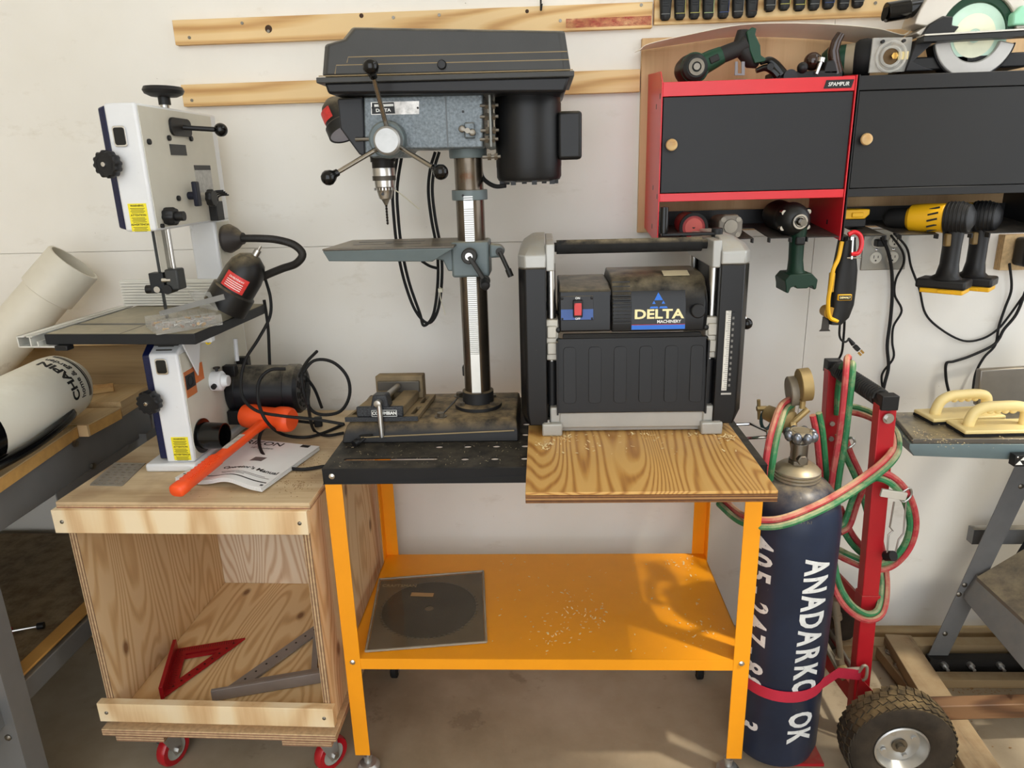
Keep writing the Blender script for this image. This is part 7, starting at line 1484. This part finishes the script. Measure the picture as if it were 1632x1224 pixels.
# timber mobile base under the jointer
FR = thing('timber_base', 'dusty wooden frame of planks on the floor under the jointer', 'wooden frame', (1.25,1.75,0.0))
TW1 = wood('dusty plank', (152,128,96), (134,108,78), (102,80,56), 'y', 8, 0.5, 1.0, rough=0.75, seed=21.0, dust=0.3); TW2 = wood('brown beam', (128,94,64), (98,66,42), (66,44,28), 'x', 9, 0.4, 1.0, rough=0.6, seed=23.0); TW3 = wood('dusty sill', (158,134,98), (140,114,80), (112,88,60), 'x', 6, 0.5, 1.0, rough=0.8, seed=25.0, dust=0.4)
def plank2(pts, z1, h, m_, nm='plank'):
    pp = [PZ(x, y, z1) for x, y in pts]; return build(MB().prism(pp, (0,0,-h)), nm, m_, FR, bevel=0.002)
plank2([(1410,1010),(1452,1012),(1600,1230),(1545,1235)], 0.095, 0.036, TW1)
pk2 = plank2([(1395,1028),(1425,1030),(1500,1110),(1545,1240),(1500,1240),(1452,1100)], 0.055, 0.036, TW1)
for px, py in ((1419,1040),(1432,1061),(1521,1211)): q = PZ(px,py,0.056); build(MB().cyl(q,q+V((0,0,0.003)),0.016,n=20).lathe([(0.010,0.003),(0.008,0.008),(0,0.009)], q, (0,0,1), 16), 'carriage_bolt', STEEL, pk2)
bm0 = [PZ(1480,1113,0.135), PZ(1618,1106,0.135), PZ(1680,1104,0.135), PZ(1680,1150,0.135), PZ(1482,1135,0.135)]
build(MB().prism([V((1.035,1.620,0.0955)), V((1.70,1.650,0.0955)), V((1.70,1.690,0.0955)), V((1.035,1.660,0.0955))], (0,0,0.046)), 'cross_beam', TW2, FR, bevel=0.003)
build(MB().box(0.95,1.8,1.985,2.03,0.0,0.060), 'rear_sill', TW3, FR, bevel=0.002); build(MB().box(1.19,1.8,1.86,1.90,0.0,0.03), 'inner_sill', TW3, FR, bevel=0.002)
build(MB().box(0.93,0.975,1.62,1.98,0.0,0.018).xf(Matrix.Identity(4)), 'floor_batten', TW3, FR)
build(MB().box(1.20,1.8,1.93,1.96,0.0,0.05), 'dark_rail', mat('dark rail', (48,44,40), 0.7), FR)
for x in (1.24, 1.32, 1.41): build(MB().cyl((x,1.915,0.034),(x,1.93,0.034),0.010,n=10).cyl((x,1.90,0.032),(x,1.93,0.034),0.005,n=8), 'rail_bolt', ZINC, FR)

# ================================================================== SHAVINGS
def shavings(n, region, z, name, label, m_, size=(0.002,0.006), seed=1, clusters=None, tilt=0.5):
    rnd = random.Random(seed); mb = MB()
    for k in range(n):
        if clusters and rnd.random() < 0.75: cx_, cy_, sg = rnd.choice(clusters); x, y = rnd.gauss(cx_, sg), rnd.gauss(cy_, sg)
        else: x, y = rnd.uniform(region[0], region[1]), rnd.uniform(region[2], region[3])
        if not (region[0] < x < region[1] and region[2] < y < region[3]): continue
        s = rnd.uniform(*size); a = rnd.uniform(0, 2*PI); u_ = V((math.cos(a), math.sin(a), rnd.uniform(0, tilt))); w_ = V((-math.sin(a), math.cos(a), 0))*s*rnd.uniform(0.3, 0.7); c = V((x, y, z+s*0.25))
        mb.prism([c-u_*s*0.5*0-w_*0.5, c+u_*s-w_*0.3, c+u_*s*1.1+w_*0.4, c+w_*0.5], (0,0,0.0004))
    o = build(mb, name, m_, None, ang=0); o['kind'] = 'stuff'; o['label'] = label; o['category'] = 'wood shavings'; return o
SHV = mat('pale shavings', (232,210,160), 0.8, var=0.15, scale=40); SHD = mat('brown shavings', (150,112,66), 0.8, var=0.2, scale=40)
shavings(260, (-0.15,0.47,1.52,1.99), 0.3812, 'shelf_shavings', 'pale wood shavings scattered over the orange lower shelf', SHV, (0.002,0.0075), 2, [(0.05,1.75,0.05),(0.12,1.68,0.04),(0.40,1.62,0.035),(0.42,1.95,0.03),(0.02,1.6,0.04)])
shavings(260, (-0.02,0.45,1.50,1.63), 0.9303, 'planer_shavings', 'pale planer shavings lying around the planer feet on the plywood board', SHV, (0.002,0.008), 3, [(0.36,1.628,0.02),(0.05,1.615,0.012),(0.44,1.60,0.012),(0.0,1.56,0.012),(0.25,1.63,0.03)])
shavings(160, (-0.50,-0.05,1.505,1.65), 0.9052, 'table_dust', 'fine wood chips scattered on the black table top', mat('dull chips', (150,138,112), 0.8), (0.0012,0.0036), 4)
shavings(360, (-0.87,-0.55,1.47,1.80), 0.8453, 'cart_shavings', 'brown wood chips on the plywood cart top around the manual', SHD, (0.001,0.0035), 5, [(-0.62,1.66,0.03),(-0.60,1.55,0.03),(-0.70,1.70,0.04)])
shavings(320, (0.88,1.9,1.62,1.90), zb+0.0003, 'jointer_sawdust', 'heaps of pale sawdust on the jointer bed around the push blocks', SHV, (0.001,0.004), 6, [(0.95,1.72,0.025),(0.98,1.68,0.025),(1.06,1.78,0.02),(1.15,1.72,0.03)])
shavings(500, (0.85,1.8,1.45,2.05), 0.0005, 'floor_shavings', 'brown shavings and straw on the floor around the timber base', SHD, (0.002,0.007), 8, [(1.3,1.88,0.05),(1.4,1.9,0.06),(1.0,1.60,0.05),(1.25,1.87,0.06)])
shavings(120, (-1.95,-1.24,1.1,1.74), 0.9253, 'bench_chips', 'small wood chips on the workbench top', SHV, (0.001,0.003), 9, [(-1.27,1.72,0.02),(-1.29,1.6,0.02)])
